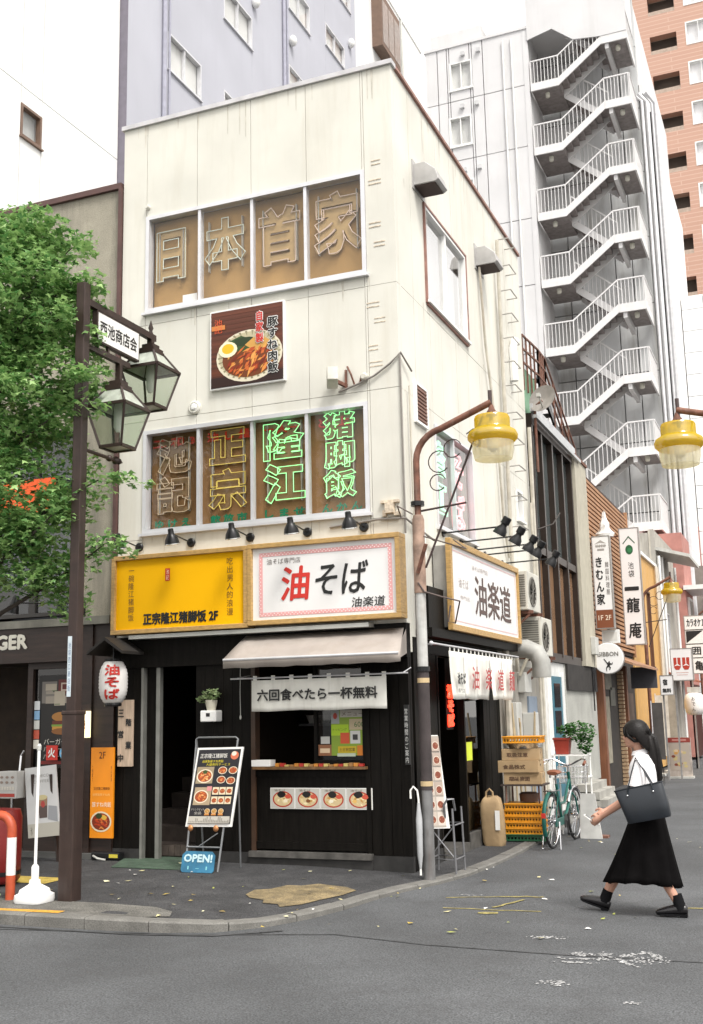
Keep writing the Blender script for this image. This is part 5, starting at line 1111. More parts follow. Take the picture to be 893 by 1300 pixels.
MB().box(-.05, .5, 23.4, 25.4, 2.9, 3.0).build('flower_box', M_white, wc); leaves('flowers', wc, [((.3, 24.4, 3.2), (.2, .9, .2), 1)], 70, .09, M_ivy, 6, .9)
MB().add([(.0, 23, 2.75), (.0, 27, 2.75), (.8, 27, 2.45), (.8, 23, 2.45), (0, 23, 2.7), (0, 27, 2.7), (.8, 27, 2.4), (.8, 23, 2.4)], [(0, 1, 2, 3), (7, 6, 5, 4), (0, 3, 7, 4), (3, 2, 6, 7)]).build('canopy', mk('terracotta_canopy', (.33, .10, .05), .7), wc)
MB().add([(.0, 22.9, 6.5), (.0, 26, 6.5), (1.0, 26, 6.2), (1.0, 22.9, 6.2), (0, 22.9, 6.4), (0, 26, 6.4), (1, 26, 6.1), (1, 22.9, 6.1)], [(0, 1, 2, 3), (7, 6, 5, 4), (0, 3, 7, 4), (3, 2, 6, 7)]).build('canopy', M_grey, wc)
for (y, x) in ((22.9, .1), (23.3, .14), (26.2, .2)): MB().tube([(x, y, 0), (x, y, 6.2)], .05, 6).build('drainpipe', M_white, wc)
pk = thing('pink_brick_building', 'pinkish brick building at the far end of the alley with dark doors', 'building', (0, 31, 0))
MB().box(-2, .35, 27.7, 30.3, 0, 7.6).build('wall', M_pinkb, pk); MB().box(.352, .42, 28.2, 29.4, 4.2, 5.4).build('window', M_white, pk); MB().box(.36, .43, 28.3, 29.3, 4.3, 5.3).build('pane', M_gp, pk)
MB().box(.352, .38, 27.9, 30, 0, 2.4).build('door', mk('maroon_door', (.07, .025, .02), .5, var=.3, scale=4, stretch=(1, 8, 1)), pk); MB().box(.3, 1.2, 27.6, 30.2, 5.6, 5.75).build('eave', M_white, pk)
fb = thing('far_end_building', 'dark timber fronted shop at the end of the alley under an awning', 'building', (4, 37, 0))
MB().box(-.5, 9, 36, 38, 0, 7.4).build('wall', mk('far_wall', (.20, .17, .15), .8, var=.4, scale=1), fb)
for i in range(14): box('door_panel', MATS['maroon_door'], fb, -.3+i*.6, .2+i*.6, 35.9, 35.99, 0, 2.5)
MB().box(-.5, 9, 35.2, 36, 2.7, 2.85).build('awning', MATS['terracotta_canopy'], fb)
t = thing('alley_lantern', 'white paper lantern with black lettering hanging far down the alley', 'lantern', (.92, 22.0, 1.43)); prof = [(.15, 0), (.24, .06), (.28, .2), (.28, .42), (.24, .56), (.15, .62)]
MB().lathe(prof, 18, Matrix.Translation((.95, 21.6, 1.42))).build('paper_shade', MATS['lantern_paper'], t, smooth=60); text('おでん', M_ink, t, (.90, 21.31, 1.52), .1, .42, vert=True); MB().box(.78, 1.12, 21.5, 21.9, 2.05, 2.2).build('cap', M_grey, t)
t = thing('menu_standee', 'worn upright menu board with red top standing in the alley', 'sign', (.9, 17.5, ROAD)); MB().box(.63, 1.17, 17.46, 17.56, ROAD+.04, .9).build('board', mk('standee', (.38, .33, .29), .7, var=.35, scale=6), t)
pr = Print((.63, 17.46, 0)); pr.rect(.0, .78, .54, .9, '#8a3a30'); pr.rect(.1, .82, .44, .86, '#b88078'); pr.rect(.03, .1, .5, .76, '#a89c90'); g = random.Random(4)
for i in range(16): pr.ell(g.uniform(.08, .46), g.uniform(.2, .6), .05, .035, g.choice(['#c09050', '#8a5a30', '#b8a878', '#7a4030', '#c8b090']), 9)
pr.build(t); MB().box(.6, 1.2, 17.35, 17.7, ROAD, ROAD+.05).build('base', M_grey, t)
# shop fronts clutter: posts and banners further down
for i, (y, x, w, h, c, lab) in enumerate(((18.6, .25, .3, 1.9, '#c9c6be', 'white cloth banner on a pole by the ochre building'), (20.2, .3, .26, 2.0, '#8f8a80', 'grey banner on a pole by the ochre building'), (16.4, .42, .25, 1.7, '#4d4a48', 'dark narrow banner on a pole by the slat cladding'))):
    t = thing('shop_banner', lab, 'banner', (x, y, ROAD)); MB().tube([(x, y, ROAD), (x, y, ROAD+h+.2)], .015, 6).build('pole', M_alu, t); MB().box(x+.02, x+.02+w, y-.004, y+.004, ROAD+.5, ROAD+h+.15).build('cloth', mk('banner'+c, c, .9, var=.2, scale=5), t); MB().lathe([(.15, 0), (.15, .05), (.04, .07)], 12, Matrix.Translation((x, y, ROAD))).build('foot', M_grey, t)

# ================================================================== AIR CONDITIONERS
def aircon(label, y, z, x=.08, w=.8, h=.58, d=.3):
    t = thing('air_conditioner', label, 'air conditioner', (x+d/2, y+w/2, z), 0, 'outdoor units on the side wall')
    M_ac = mk('ac_ivory', (.56, .55, .49), .5, var=.06, dirt=(.33, .28, .2), dirt_amt=.45, dirt_scale=3)
    MB().box(x, x+d, y, y+w, z, z+h).build('casing', M_ac, t, bevel=.015)
    for i in range(14): MB().box(x+.02, x+d-.03, y-.008, y-.0005, z+.06+i*.034, z+.078+i*.034).build('grille_slat', mk('ac_slat', (.16, .15, .13), .5), t)
    MB().lathe([(.22, 0), (.225, .012), (.20, .014), (.19, .0)], 24, Matrix.Translation((x+d+.001, y+w*.4, z+h/2)) @ Matrix.Rotation(R(90), 4, 'Y')).build('fan_ring', MATS['ac_slat'], t)
    for a in range(6):
        c, s = math.cos(a*math.pi/6), math.sin(a*math.pi/6); MB().bar((x+d+.012, y+w*.4-.2*c, z+h/2-.2*s), (x+d+.012, y+w*.4+.2*c, z+h/2+.2*s), .008).build('fan_guard', MATS['ac_slat'], t)
    m = MB()
    for yy in (y+.1, y+w-.1): m.box(-.0, x+d+.05, yy-.02, yy+.02, z-.05, z-.002).bar((0.005, yy, z-.35), (x+d, yy, z-.06), .03)
    m.build('bracket', M_rust, t); m = MB().tube([(x+d*.5, y-.01, z+.12), (x+d*.4, y-.08, z+.0), (.05, y-.1, z-.3)], .025, 6); m.build('hose', mk('hose_tape', (.45, .42, .34), .8), t)
aircon('ivory outdoor air conditioner on rusty brackets, lower of the pair by the side sign', 4.95, 2.45)
aircon('ivory outdoor air conditioner half hidden behind the side sign, upper of the pair', 4.3, 3.08, .06)

# ================================================================== BROWN STREET LAMP WITH TWO LANTERNS
LX, LY = -2.40, -2.75
sl_ = thing('street_lamp', 'brown square steel street lamp with two glass lanterns and a name plate', 'street lamp', (LX, LY, 0))
MB().box(LX-.078, LX+.078, LY-.078, LY+.078, -.02, 1.70).build('pole_base', M_brown, sl_, bevel=.012)
MB().box(LX-.052, LX+.052, LY-.052, LY+.052, 1.70, 6.0).build('pole', M_brown, sl_, bevel=.008)
MB().box(LX-.084, LX+.084, LY-.084, LY+.084, 1.68, 1.72).build('collar', M_brown, sl_, bevel=.01)
m = MB().box(LX-.03, LX+.03, LY+.06, LY+1.32, 5.79, 5.86).box(LX-.025, LX+.025, LY+.06, LY+.82, 5.33, 5.39).box(LX-.03, LX+.03, LY+1.22, LY+1.28, 5.72, 5.79).box(LX-.028, LX+.028, LY+.62, LY+.67, 5.1, 5.33).box(LX-.015, LX+.015, LY+.42, LY+.45, 5.39, 5.45); m.build('arm', M_brown, sl_)
MB().lathe([(.03, 5.86), (.018, 5.9), (.03, 5.93), (.004, 6.02)], 8, Matrix.Translation((LX, LY+1.25, 0))).build('finial', M_brown, sl_, smooth=True)
m = MB().tube([(LX, LY+.07, 4.28), (LX, LY+.62, 4.28)], .02, 8).sphere((LX, LY+.5, 4.28), .035).lathe([(.02, 0), (.045, .03), (.02, .06), (.035, .09), (.002, .16)], 8, Matrix.Translation((LX, LY+.58, 4.28)) @ Matrix.Rotation(R(-90), 4, 'X')); m.build('banner_arm', M_brown, sl_, smooth=True)
npl = MB().box(LX-.03, LX+.03, LY+.20, LY+.98, 5.45, 5.785).build('name_plate', M_brown, sl_)
MB().box(LX+.031, LX+.034, LY+.22, LY+.96, 5.47, 5.765).build('plate_face', M_paper, npl)
text('西池商店会', M_ink, npl, (LX+.0345, LY+.25, 5.54), .67, .15, U, bold=.003, eps=.001)
M_milk = glass('dusty_glass', (.80, .84, .78), .10, 1.5, .25)
M_milk2 = mk('dusty_lamp_pane', (.42, .45, .39), .3, var=.2, scale=9, dirt=(.2, .2, .15), dirt_amt=.6, dirt_scale=8)
def lantern(cx, cy, zt, parent):
    t0, t1, t2, zb = .10, .235, .13, .62      # half widths: cap, shoulder, foot
    head = MB(); z1 = zt-.20; z2 = zt-zb
    cs = lambda h, z: [(cx+sx*h, cy+sy*h, z) for sx, sy in ((-1, -1), (1, -1), (1, 1), (-1, 1))]
    for (h0, za), (h1, zb_) in (((t0, zt), (t1, z1)), ((t1, z1), (t2, z2))):
        A, B = cs(h0, za), cs(h1, zb_)
        for a, b in zip(A, B): head.bar(a, b, .022)
    for h, z in ((t0, zt), (t1, z1), (t2, z2)):
        c = cs(h, z)
        for i in range(4): head.bar(c[i], c[(i+1) % 4], .03)
    head.box(cx-t0, cx+t0, cy-t0, cy+t0, zt, zt+.05).box(cx-.07, cx+.07, cy-.07, cy+.07, zt+.05, zt+.1)
    h = head.build('lantern_frame', M_brown, parent)
    A, B, C_ = cs(t0*.97, zt), cs(t1*.97, z1), cs(t2*.97, z2)
    for i in range(4):
        j = (i+1) % 4
        MB().add([A[i], A[j], B[j], B[i]], [(3, 2, 1, 0)]).build('roof_pane', M_milk2, h)
        MB().add([B[i], B[j], C_[j], C_[i]], [(3, 2, 1, 0)]).build('pane', M_milk, h)
    MB().add(C_, [(0, 1, 2, 3)]).build('foot_pane', M_milk2, h)
    MB().lathe([(.03, zt-.08), (.045, zt-.2), (.045, zt-.4), (.02, zt-.45)], 12, Matrix.Translation((cx, cy, 0))).build('bulb', M_paper, h, smooth=True)
lantern(LX, LY+1.25, 5.63, sl_); lantern(LX, LY+.645, 5.04, sl_)
st = MB().box(LX-.045, LX+.0, LY-.0565, LY-.0525, 1.85, 2.42).build('sticker', mk('blue_white_sticker', (.55, .62, .66), .5, var=.1), sl_); text('池袋西口商店街', mk('blue_ink', (.12, .2, .32), .5), st, (LX-.037, LY-.057, 1.9), .03, .46, vert=True, eps=.001)

# ================================================================== CORNER POLE WITH THE YELLOW LAMP
M_polelow = mk('grey_steel_pole', (.20, .20, .20), .5, .4, var=.25, scale=6, dirt=(.10, .06, .04), dirt_amt=.6, dirt_scale=4)
M_polewhite = mk('worn_white_pole', (.46, .46, .44), .55, var=.2, scale=8, dirt=(.2, .13, .09), dirt_amt=.6, dirt_scale=4)
M_wrap = mk('dark_wrap', (.045, .035, .035), .8, var=.3, bump=.3, bscale=80)
M_amber = frosted('amber_glass', (.80, .62, .03), .55)
M_amb2 = frosted('amber_lamp_rim', (.72, .52, .015), .2, .12)
M_clear = frosted('lamp_clear', (.90, .87, .74), .6, .12)
def yellow_lamp(t, c):
    cx, cy, cz = c; Mt = Matrix.Translation(c)
    MB().lathe([(.02, .27), (.035, .22), (.06, .18), (.06, .15)], 12, Mt).build('lamp_stem', M_rust, t, smooth=True)
    MB().lathe([(.18, .14), (.19, .12), (.19, .02), (.20, .0)], 28, Mt, caps=False).build('amber_collar', M_amber, t, smooth=True)
    MB().lathe([(.06, .155), (.18, .142)], 28, Mt, caps=False).build('lamp_cap', M_amb2, t, smooth=True)
    MB().lathe([(.20, .0), (.25, -.03), (.27, -.07), (.265, -.11), (.225, -.15)], 28, Mt, caps=False).build('amber_rim', M_amb2, t, smooth=True)
    MB().lathe([(.222, -.15), (.22, -.24), (.20, -.33), (.12, -.345), (.0, -.35)], 28, Mt, caps=False).build('glass_bowl', M_clear, t, smooth=True)
    MB().lathe([(.0, .1), (.06, .08), (.07, -.05), (.06, -.22), (.0, -.26)], 14, Mt).build('bulb', mk('bulb_white', (.68, .64, .5), .4), t, smooth=True)
def scroll(m, pts, r=.007): m.tube(pts, r, 6)
def arm_lamp(label, base, z_arm, reach, sgn=1, pole=True, low=True, group='yellow lamps along the alley'):
    bx, by, bz = base
    t = thing('alley_lamp', label, 'street lamp', base, 0, group)
    X = lambda a: bx+sgn*a
    if low:
        MB().lathe([(.060, 0), (.058, .9)], 14, Matrix.Translation(base)).build('pole_foot', M_polelow, t, smooth=True)
        MB().lathe([(.062, .9), (.062, 2.15)], 14, Matrix.Translation(base)).build('pole_wrap', M_wrap, t, smooth=True)
        for z in (.94, 2.0): MB().lathe([(.065, z), (.065, z+.05)], 14, Matrix.Translation(base)).build('band', mk('tan_tape', (.48, .36, .2), .7), t)
        MB().lathe([(.057, 2.15), (.055, 2.95)], 14, Matrix.Translation(base)).build('pole_middle', M_polewhite, t, smooth=True)
        MB().lathe([(.066, 2.95), (.066, 3.75), (.05, 3.8)], 14, Matrix.Translation(base)).build('pole_sleeve', mk('rust_sleeve', (.30, .20, .15), .75, var=.35, scale=9, bump=.3), t, smooth=True)
        for z in (2.12, 3.9): MB().lathe([(.075, z), (.075, z+.05)], 12, Matrix.Translation(base)).build('clamp', M_blackmetal, t)
    else: MB().lathe([(.05, 0), (.045, z_arm-1.0)], 10, Matrix.Translation(base)).build('pole', M_rust, t, smooth=True)
    z = z_arm
    pts = [(X(0), by, bz+3.7 if low else z-1.1), (X(0), by, z-.42)]
    for k in range(7): a = k/6*math.pi/2*.88; pts.append((X(.36-.36*math.cos(a)), by, z-.42+.34*math.sin(a)))
    pts.append((X(reach), by, z+.14)); MB().tube(pts, .036, 10).build('arched_arm', M_rust, t, smooth=True)
    m = MB().tube([(X(reach-.01), by, z+.27), (X(reach-.01), by, z-.06)], .022, 8); m.build('hanger', mk('dark_iron', (.05, .03, .028), .6), t)
    m = MB().tube([(X(0), by, z-.98), (X(.55), by, z-.93)], .012, 6).tube([(X(.07), by, z-1.6), (X(.78), by, z+.02)], .012, 6)
    for (cx_, cz_, r_) in ((.26, -.45, .12), (.24, -.68, .09), (.42, -.32, .10)): scroll(m, [(X(cx_+r_*math.cos(a)), by, z+cz_+r_*math.sin(a)) for a in [R(20)+R(300)*k/14 for k in range(15)]])
    scroll(m, [(X(.58), by, z-.18), (X(.66), by, z-.13), (X(.7), by, z-.2), (X(.73), by, z-.3), (X(.69), by, z-.34)]); m.build('scrollwork', mk('dark_iron', (.05, .03, .028), .6), t, smooth=True)
    yellow_lamp(t, (X(reach), by, z-.16)); return t
arm_lamp('rusty arched pole lamp with amber glass standing at the shop corner', (.30, -.38, -.06), 4.76, .87)
arm_lamp('rusty arched lamp with amber glass by the tall brush lettered sign', (.30, 17.2, ROAD), 4.75, .72, 1, True, False)
arm_lamp('rusty arched lamp with amber glass on the opposite side of the alley', (4.1, .8, ROAD), 4.74, 1.13, -1, True, True)
arm_lamp('rusty arched lamp with amber glass farthest down the alley', (.95, 24.5, ROAD), 4.7, .72, 1, True, False)
# wires, hook and conduit on the corner pole
m = MB().tube([(.30, -.45, 3.0), (.36, -.43, 2.9), (.5, -.3, 2.85), (.62, .0, 2.82), (.5, .2, 2.6), (.42, .2, 2.62), (.45, .2, 2.8)], .01, 6).tube([(.25, -.42, 3.75), (.0, -.2, 3.9), (-.02, -.03, 3.8)], .008, 5).tube([(.36, -.4, 3.5), (.6, .4, 3.45), (.3, .9, 3.65)], .008, 5)
o = m.build('loose_wire', mk('wire', (.12, .09, .08), .7), None, loc=(.3, -.4, 2.8)); tag(o, 'loose wires looping from the corner pole to the walls', 'wire')
t = thing('conduit_arm', 'white conduit bracket joining the corner pole and side wall', 'bracket', (.3, 0, 3.5)); MB().bar((.34, -.36, 3.52), (.04, .55, 3.58), .035).bar((.04, .55, 3.4), (.04, .55, 3.75), .05).build('bar', M_white, t); MB().bar((.30, -.45, 3.1), (.42, -.5, 3.4), .03).build('hook', M_rust, t)
# hooked cane umbrella and metal rack with a leaning menu board by the pole
t = thing('white_umbrella', 'furled white umbrella hooked on the corner pole', 'umbrella', (.24, -.5, -.05))
MB().tube([(.235, -.47, .0), (.235, -.47, .75), (.225, -.475, .84), (.185, -.48, .88), (.155, -.485, .84), (.155, -.485, .76)], .011, 8).build('shaft', M_paper, t, smooth=True); MB().tube([(.235, -.47, .04), (.235, -.47, .2), (.235, -.47, .55), (.235, -.47, .72)], [.008, .03, .034, .014], 10).build('canopy', mk('pale_vinyl', (.40, .41, .42), .3), t, smooth=True)
t = thing('menu_rack', 'grey metal stand holding a tall menu board of bowl photos by the corner pole', 'menu stand', (.3, .2, -.05))
m = MB(); zb = -.055
for x, y in ((.16, .02), (.46, .02), (.16, .34), (.46, .34)): m.tube([(x, y, zb), (x+(.02 if x < .3 else -.02), y, .62)], .012, 8)
for z in (.1, .45): m.tube([(.16, .02, z), (.46, .02, z), (.46, .34, z), (.16, .34, z)], .009, 6, True)
m.tube([(.36, .02, .5), (.36, -.02, .66), (.40, -.02, .72), (.46, .0, .72), (.46, .05, .6)], .013, 8).tube([(.16, .02, .1), (.46, .02, .45)], .007, 6).tube([(.46, .02, .1), (.16, .02, .45)], .007, 6)
m.build('frame', mk('rack_grey', (.22, .22, .23), .4, .6, var=.2), t, smooth=True)
o0 = Vector((.20, -.08, .42)); u0 = Vector((.92, .39, 0)).normalized(); v0 = Vector((-.10, .12, .98)).normalized(); bw, bh = .23, .98
q = [o0, o0+u0*bw, o0+u0*(bw-.04)+v0*bh, o0+v0*bh]; nn = u0.cross(v0)
MB().add([*q, *[p-nn*.015 for p in q]], [(0, 1, 2, 3), (7, 6, 5, 4), (0, 4, 5, 1), (1, 5, 6, 2), (2, 6, 7, 3), (3, 7, 4, 0)]).build('board', M_paper, t)
pr = Print(o0, u0, v0, .002); pr.rect(.008, .01, bw-.035, bh-.01, '#a39a90'); g = random.Random(31)
for r_ in range(6):
    for c_ in range(2): x, y = .018+c_*.092, .03+r_*.155; pr.rect(x, y, x+.085, y+.14, g.choice(['#b9aca0', '#c4bab0', '#a8988c'])); pr.bowl(x+.042, y+.06, .036, .045, '#d0c4b4', '#7a3a24', ('#8a3a24', '#a8583a', '#5a2014', '#c09068'), (), 7, r_*2+c_)
pr.build(t)

# ================================================================== A-FRAME MENU AND OPEN SIGN
t = thing('menu_stand', 'dark food menu poster in a white frame on a leaning metal stand', 'menu stand', (-2.1, -.7, 0))
y0 = -.72; o0 = Vector((-2.385, y0, .46)); u0 = Vector((1, -.0, .012)).normalized(); v0 = Vector((.115, .12, 1)).normalized(); bw, bh = .57, .85; nn = u0.cross(v0)
q = [o0, o0+u0*bw, o0+u0*bw+v0*bh, o0+v0*bh]
MB().add([*q, *[p-nn*.02 for p in q]], [(0, 1, 2, 3), (7, 6, 5, 4), (0, 4, 5, 1), (1, 5, 6, 2), (2, 6, 7, 3), (3, 7, 4, 0)]).build('poster_frame', M_paper, t)
pr = Print(o0, u0, v0, .002); pr.rect(.022, .03, bw-.022, bh-.022, '#1c1a20')
pr.txt('正宗隆江猪脚饭', .05, .735, .34, .05, '#e6e2da'); pr.txt('自家製豚すね肉飯', .09, .685, .26, .03, '#d0c020'); pr.txt('大盛無料サービス', .14, .65, .3, .03, '#c8b818'); pr.ell(.48, .76, .05, .045, '#c86a4a'); pr.ell(.47, .78, .03, .025, '#e0d0c0')
sp = dict(rim='#e2d6bc', base='#9a4a20', bits=('#c8602a', '#e08a48', '#a83a18', '#e8b070'))
pr.rect(.04, .46, .25, .64, '#9a8a70'); pr.bowl(.145, .54, .10, .075, extra=[(0, .6, .3, '#3a4a1a')], n=26, seed=41, **sp)
pr.rect(.05, .23, .26, .42, '#a89478'); pr.bowl(.14, .32, .09, .07, n=24, seed=42, **sp); pr.rect(.2, .38, .26, .43, '#d08a8a')
for i, (x, y) in enumerate(((.36, .60), (.49, .60), (.36, .50), (.48, .49))): pr.bowl(x, y, .055, .04, n=10, seed=50+i, **sp)
for i in range(6): pr.rect(.275+.085*(i % 3), .34-.1*(i//3), .352+.085*(i % 3), .42-.1*(i//3), '#d9c8a8'); pr.bowl(.313+.085*(i % 3), .378-.1*(i//3), .036, .03, n=8, seed=60+i, **sp)
pr.txt('ドリンクセット', .05, .17, .16, .025, '#b9b4ac'); pr.txt('全品', .09, .13, .09, .03, '#b9b4ac')
for i in range(3): pr.bowl(.25+.085*i, .165, .034, .028, '#d8c8a8', '#b08040', ('#d0a860', '#e0c890'), (), 6, 70+i); pr.rect(.22+.085*i, .12, .28+.085*i, .14, '#c08040')
pr.rect(.03, .035, bw-.03, .11, '#b9b4aa')
for i in range(26): x = .04+.02*i; pr.rect(x, .045, x+.012, .045+.05*random.random()+.01, '#8a857c')
pr.build(t)
m = MB().tube([(-2.33, -.59, 1.28), (-2.33, -.585, 1.39), (-2.30, -.585, 1.41), (-1.83, -.585, 1.41), (-1.80, -.585, 1.39), (-1.82, -.59, 1.28)], .011, 8)
m.tube([(-2.33, -.59, 1.3), (-2.36, -.68, .45), (-2.36, -.76, .0)], .012, 8).tube([(-1.82, -.59, 1.3), (-1.93, -.68, .45), (-1.96, -.76, 0)], .012, 8).tube([(-2.36, -.73, .25), (-1.95, -.73, .25)], .01, 8).tube([(-2.2, -.74, .26), (-1.97, -.74, .4)], .006, 6).tube([(-2.33, -.575, 1.38), (-2.36, -.35, 0)], .011, 8).tube([(-1.82, -.575, 1.38), (-1.9, -.35, 0)], .011, 8)
m.build('stand', mk('rack_steel', (.30, .31, .32), .35, .7, var=.15), t, smooth=True)
for x in (-2.30, -1.985): MB().sphere((x, -.755, .45), .032, .02, .035).build('clip', mk('copper_clip', (.45, .20, .08), .4, .4), t, smooth=True)
t = thing('open_sign', 'small blue plate reading OPEN leaning on the menu stand legs', 'sign', (-2.15, -.8, 0)); o0 = Vector((-2.36, -.86, .002)); u0 = Vector((1, 0, 0)); v0 = Vector((0, .25, 1)).normalized()
pl = [(.02, 0), (.38, 0), (.40, .02), (.40, .18), (.36, .22), (.04, .22), (0, .18), (0, .02)]
MB().prism(pl, o0, u0, v0, .012).build('plate', mk('blue_plate', (.025, .15, .26), .4, var=.25, scale=8), t); text('OPEN!', mk('pale_blue_letter', (.45, .62, .66), .5), t, o0+u0*.03+v0*.11, .34, .075, u0, v0, bold=.005)
pr = Print(o0, u0, v0, .002); pr.txt('1 - 1', .08, .03, .24, .035, '#7fc0c8'); pr.build(t)
# mats and boards on the pavement
o = MB().add([(-3.35, -.70, .008), (-2.45, -.72, .008), (-2.62, .235, .008), (-3.75, .235, .008), (-3.35, -.70, .001), (-2.45, -.72, .001), (-2.62, .235, .001), (-3.75, .235, .001)], [(0, 1, 2, 3), (0, 4, 5, 1), (1, 5, 6, 2), (2, 6, 7, 3), (3, 7, 4, 0)]).build('door_mat', mk('green_mat', (.05, .085, .055), .95, var=.35, scale=7, bump=.5, bscale=200, dirt=(.09, .09, .085), dirt_amt=.6, dirt_scale=4), None, loc=(-3.1, -.3, .004)); tag(o, 'faded green mat on the pavement in front of the doorway', 'mat')
t = thing('floor_light', 'small black floor light with yellow stickers beside the green mat', 'light', (-3.75, -.2, 0)); MB().box(-4.0, -3.6, -.18, -.07, .002, .09).build('case', M_blackmetal, t, bevel=.015); MB().box(-3.74, -3.62, -.184, -.181, .03, .07).build('label', mk('yellow_tag', (.6, .5, .05), .5), t); MB().tube([(-3.95, -.2, .05), (-3.85, -.26, .03), (-3.75, -.24, .012)], .012, 6).build('cord', M_grey, t)

# ================================================================== LEFT FOREGROUND
t = thing('guard_rail', 'red and white curved steel guard pipe on the pavement edge', 'guard rail', (-3.0, -2.86, 0))
gp = [(-2.985, -2.86, -.02), (-2.985, -2.86, .62)]+[(-2.985-.14*(1-math.cos(a)), -2.86, .62+.14*math.sin(a)) for a in [R(15*k) for k in range(1, 7)]]+[(-4.5, -2.86, .76)]
def cut(pts, z0, z1): return pts
M_wred = mk('guard_red', (.42, .07, .025), .5, var=.2, scale=10); 
MB().tube([(-2.985, -2.86, -.02), (-2.985, -2.86, .22)], .044, 14).build('red_foot', M_wred, t, smooth=True); MB().tube([(-2.985, -2.86, .22), (-2.985, -2.86, .56)], .044, 14).build('white_band', M_white, t, smooth=True)
MB().tube([(-2.985, -2.86, .56), (-2.985, -2.86, .62)]+gp[2:8]+[(-3.3, -2.86, .76)], .044, 14).build('red_bend', M_wred, t, smooth=True); MB().tube([(-3.3, -2.86, .76), (-4.5, -2.86, .76)], .044, 14).build('white_rail', M_white, t, smooth=True)
t = thing('parasol_stand', 'white water filled plastic base with a thin white pole', 'stand', (-2.66, -2.9, 0))
rings = []
for (h, z) in ((.145, .003), (.152, .025), (.148, .07), (.12, .085), (.112, .115), (.075, .14), (.045, .16), (.04, .2)):
    rings.append([(-2.66+h*math.copysign(abs(math.cos(a))**.45, math.cos(a)), -2.92+h*math.copysign(abs(math.sin(a))**.45, math.sin(a)), z) for a in [6.2832*k/28 for k in range(28)]])
MB().loft(rings).build('base', mk('white_plastic', (.80, .80, .79), .35, var=.05), t, smooth=35); MB().lathe([(.035, .2), (.035, .31), (.022, .33)], 14, Matrix.Translation((-2.66, -2.92, 0))).build('socket', MATS['white_plastic'], t, smooth=True)
MB().tube([(-2.66, -2.92, .32), (-2.655, -2.92, 1.36)], .015, 10).build('pole', MATS['white_plastic'], t, smooth=True); MB().lathe([(.02, 1.36), (.022, 1.40), (.01, 1.42)], 10, Matrix.Translation((-2.655, -2.92, 0))).build('cap', M_grey, t)
t = thing('fire_sign', 'small red square plate with a white character on the burger shop window', 'sign', (-4.6, -.03, 1.2)); MB().box(-4.80, -4.63, -.028, -.0205, 1.15, 1.33).build('plate', M_red, t); text('火', M_paper, t, (-4.765, -.028, 1.185), .10, .11, bold=.004)
t = thing('blue_round_sticker', 'round light blue sticker on the burger shop window', 'sticker', (-4.52, -.03, 1.24)); MB().lathe([(.075, -.004), (.075, .004)], 20, Matrix.Translation((-4.525, -.025, 1.235)) @ Matrix.Rotation(R(90), 4, 'X')).build('disc', mk('sky_blue', (.16, .42, .66), .5), t); MB().box(-4.575, -4.475, -.0305, -.0295, 1.22, 1.245).build('text_band', M_paper, t)
t = thing('coffee_poster_stand', 'tilted grey white poster of an iced coffee glass on a dark easel', 'poster', (-4.55, -.45, 0)); o0 = Vector((-4.69, -.46, .26)); u0 = Vector((.99, 0, .10)).normalized(); v0 = Vector((-.2, .12, .97)).normalized(); nn = u0.cross(v0); bw, bh = .46, .83
q = [o0, o0+u0*bw, o0+u0*bw+v0*bh, o0+v0*bh]; MB().add([*q, *[p-nn*.015 for p in q]], [(0, 1, 2, 3), (7, 6, 5, 4), (0, 4, 5, 1), (1, 5, 6, 2), (2, 6, 7, 3), (3, 7, 4, 0)]).build('board', mk('poster_grey', (.52, .52, .52), .5, var=.05), t)
pr = Print(o0, u0, v0, .002); pr.rect(0, 0, bw, .16, '#a9a59a'); pr.txt('UNDECO', .11, .70, .24, .035, '#8a8884'); pr.txt('COFFEE', .11, .635, .24, .035, '#8a8884'); pr.poly([(.18, .22), (.29, .22), (.31, .46), (.16, .46)], '#4a3a34'); pr.poly([(.17, .36), (.30, .36), (.31, .46), (.16, .46)], '#8a6a50'); pr.ell(.235, .46, .075, .03, '#b8ac80'); pr.ell(.24, .38, .03, .04, '#a03028'); pr.poly([(.3, .2), (.44, .16), (.44, .34), (.32, .36)], '#8a8c90'); pr.txt('氷', .04, .03, .03, .1, '#4a4640'); pr.build(t)
MB().bar((-4.62, -.40, 0), (-4.72, -.38, 1.0), .03).bar((-4.3, -.40, 0), (-4.45, -.38, 1.0), .03).bar((-4.45, -.1, 0), (-4.58, -.36, .95), .03).build('easel', M_fascia, t)
t = thing('menu_holder', 'white wire box of printed flyers hanging by the burger shop door', 'flyer box', (-5.0, -.45, .7)); MB().box(-5.14, -4.86, -.5, -.32, .72, 1.04).build('box', mk('flyer_white', (.48, .47, .45), .6, var=.1), t, bevel=.008)
pr = Print((-5.14, -.5, .72)); g = random.Random(77)
for r_ in range(2):
    for c_ in range(3): pr.ell(.06+.08*c_, .25-.06*r_, .025, .016, '#8a7a70', 8)
pr.rect(.02, .02, .26, .06, '#a83a30')
for i in range(6): pr.rect(.02+.04*i, .10, .05+.04*i, .14, '#c9c4ba')
pr.build(t); MB().tube([(-4.9, -.4, 1.04), (-4.9, -.38, 1.22), (-4.86, -.38, 1.28)], .012, 6).tube([(-5.0, -.4, .72), (-5.0, -.4, .0)], .014, 6).build('post', M_chrome, t)
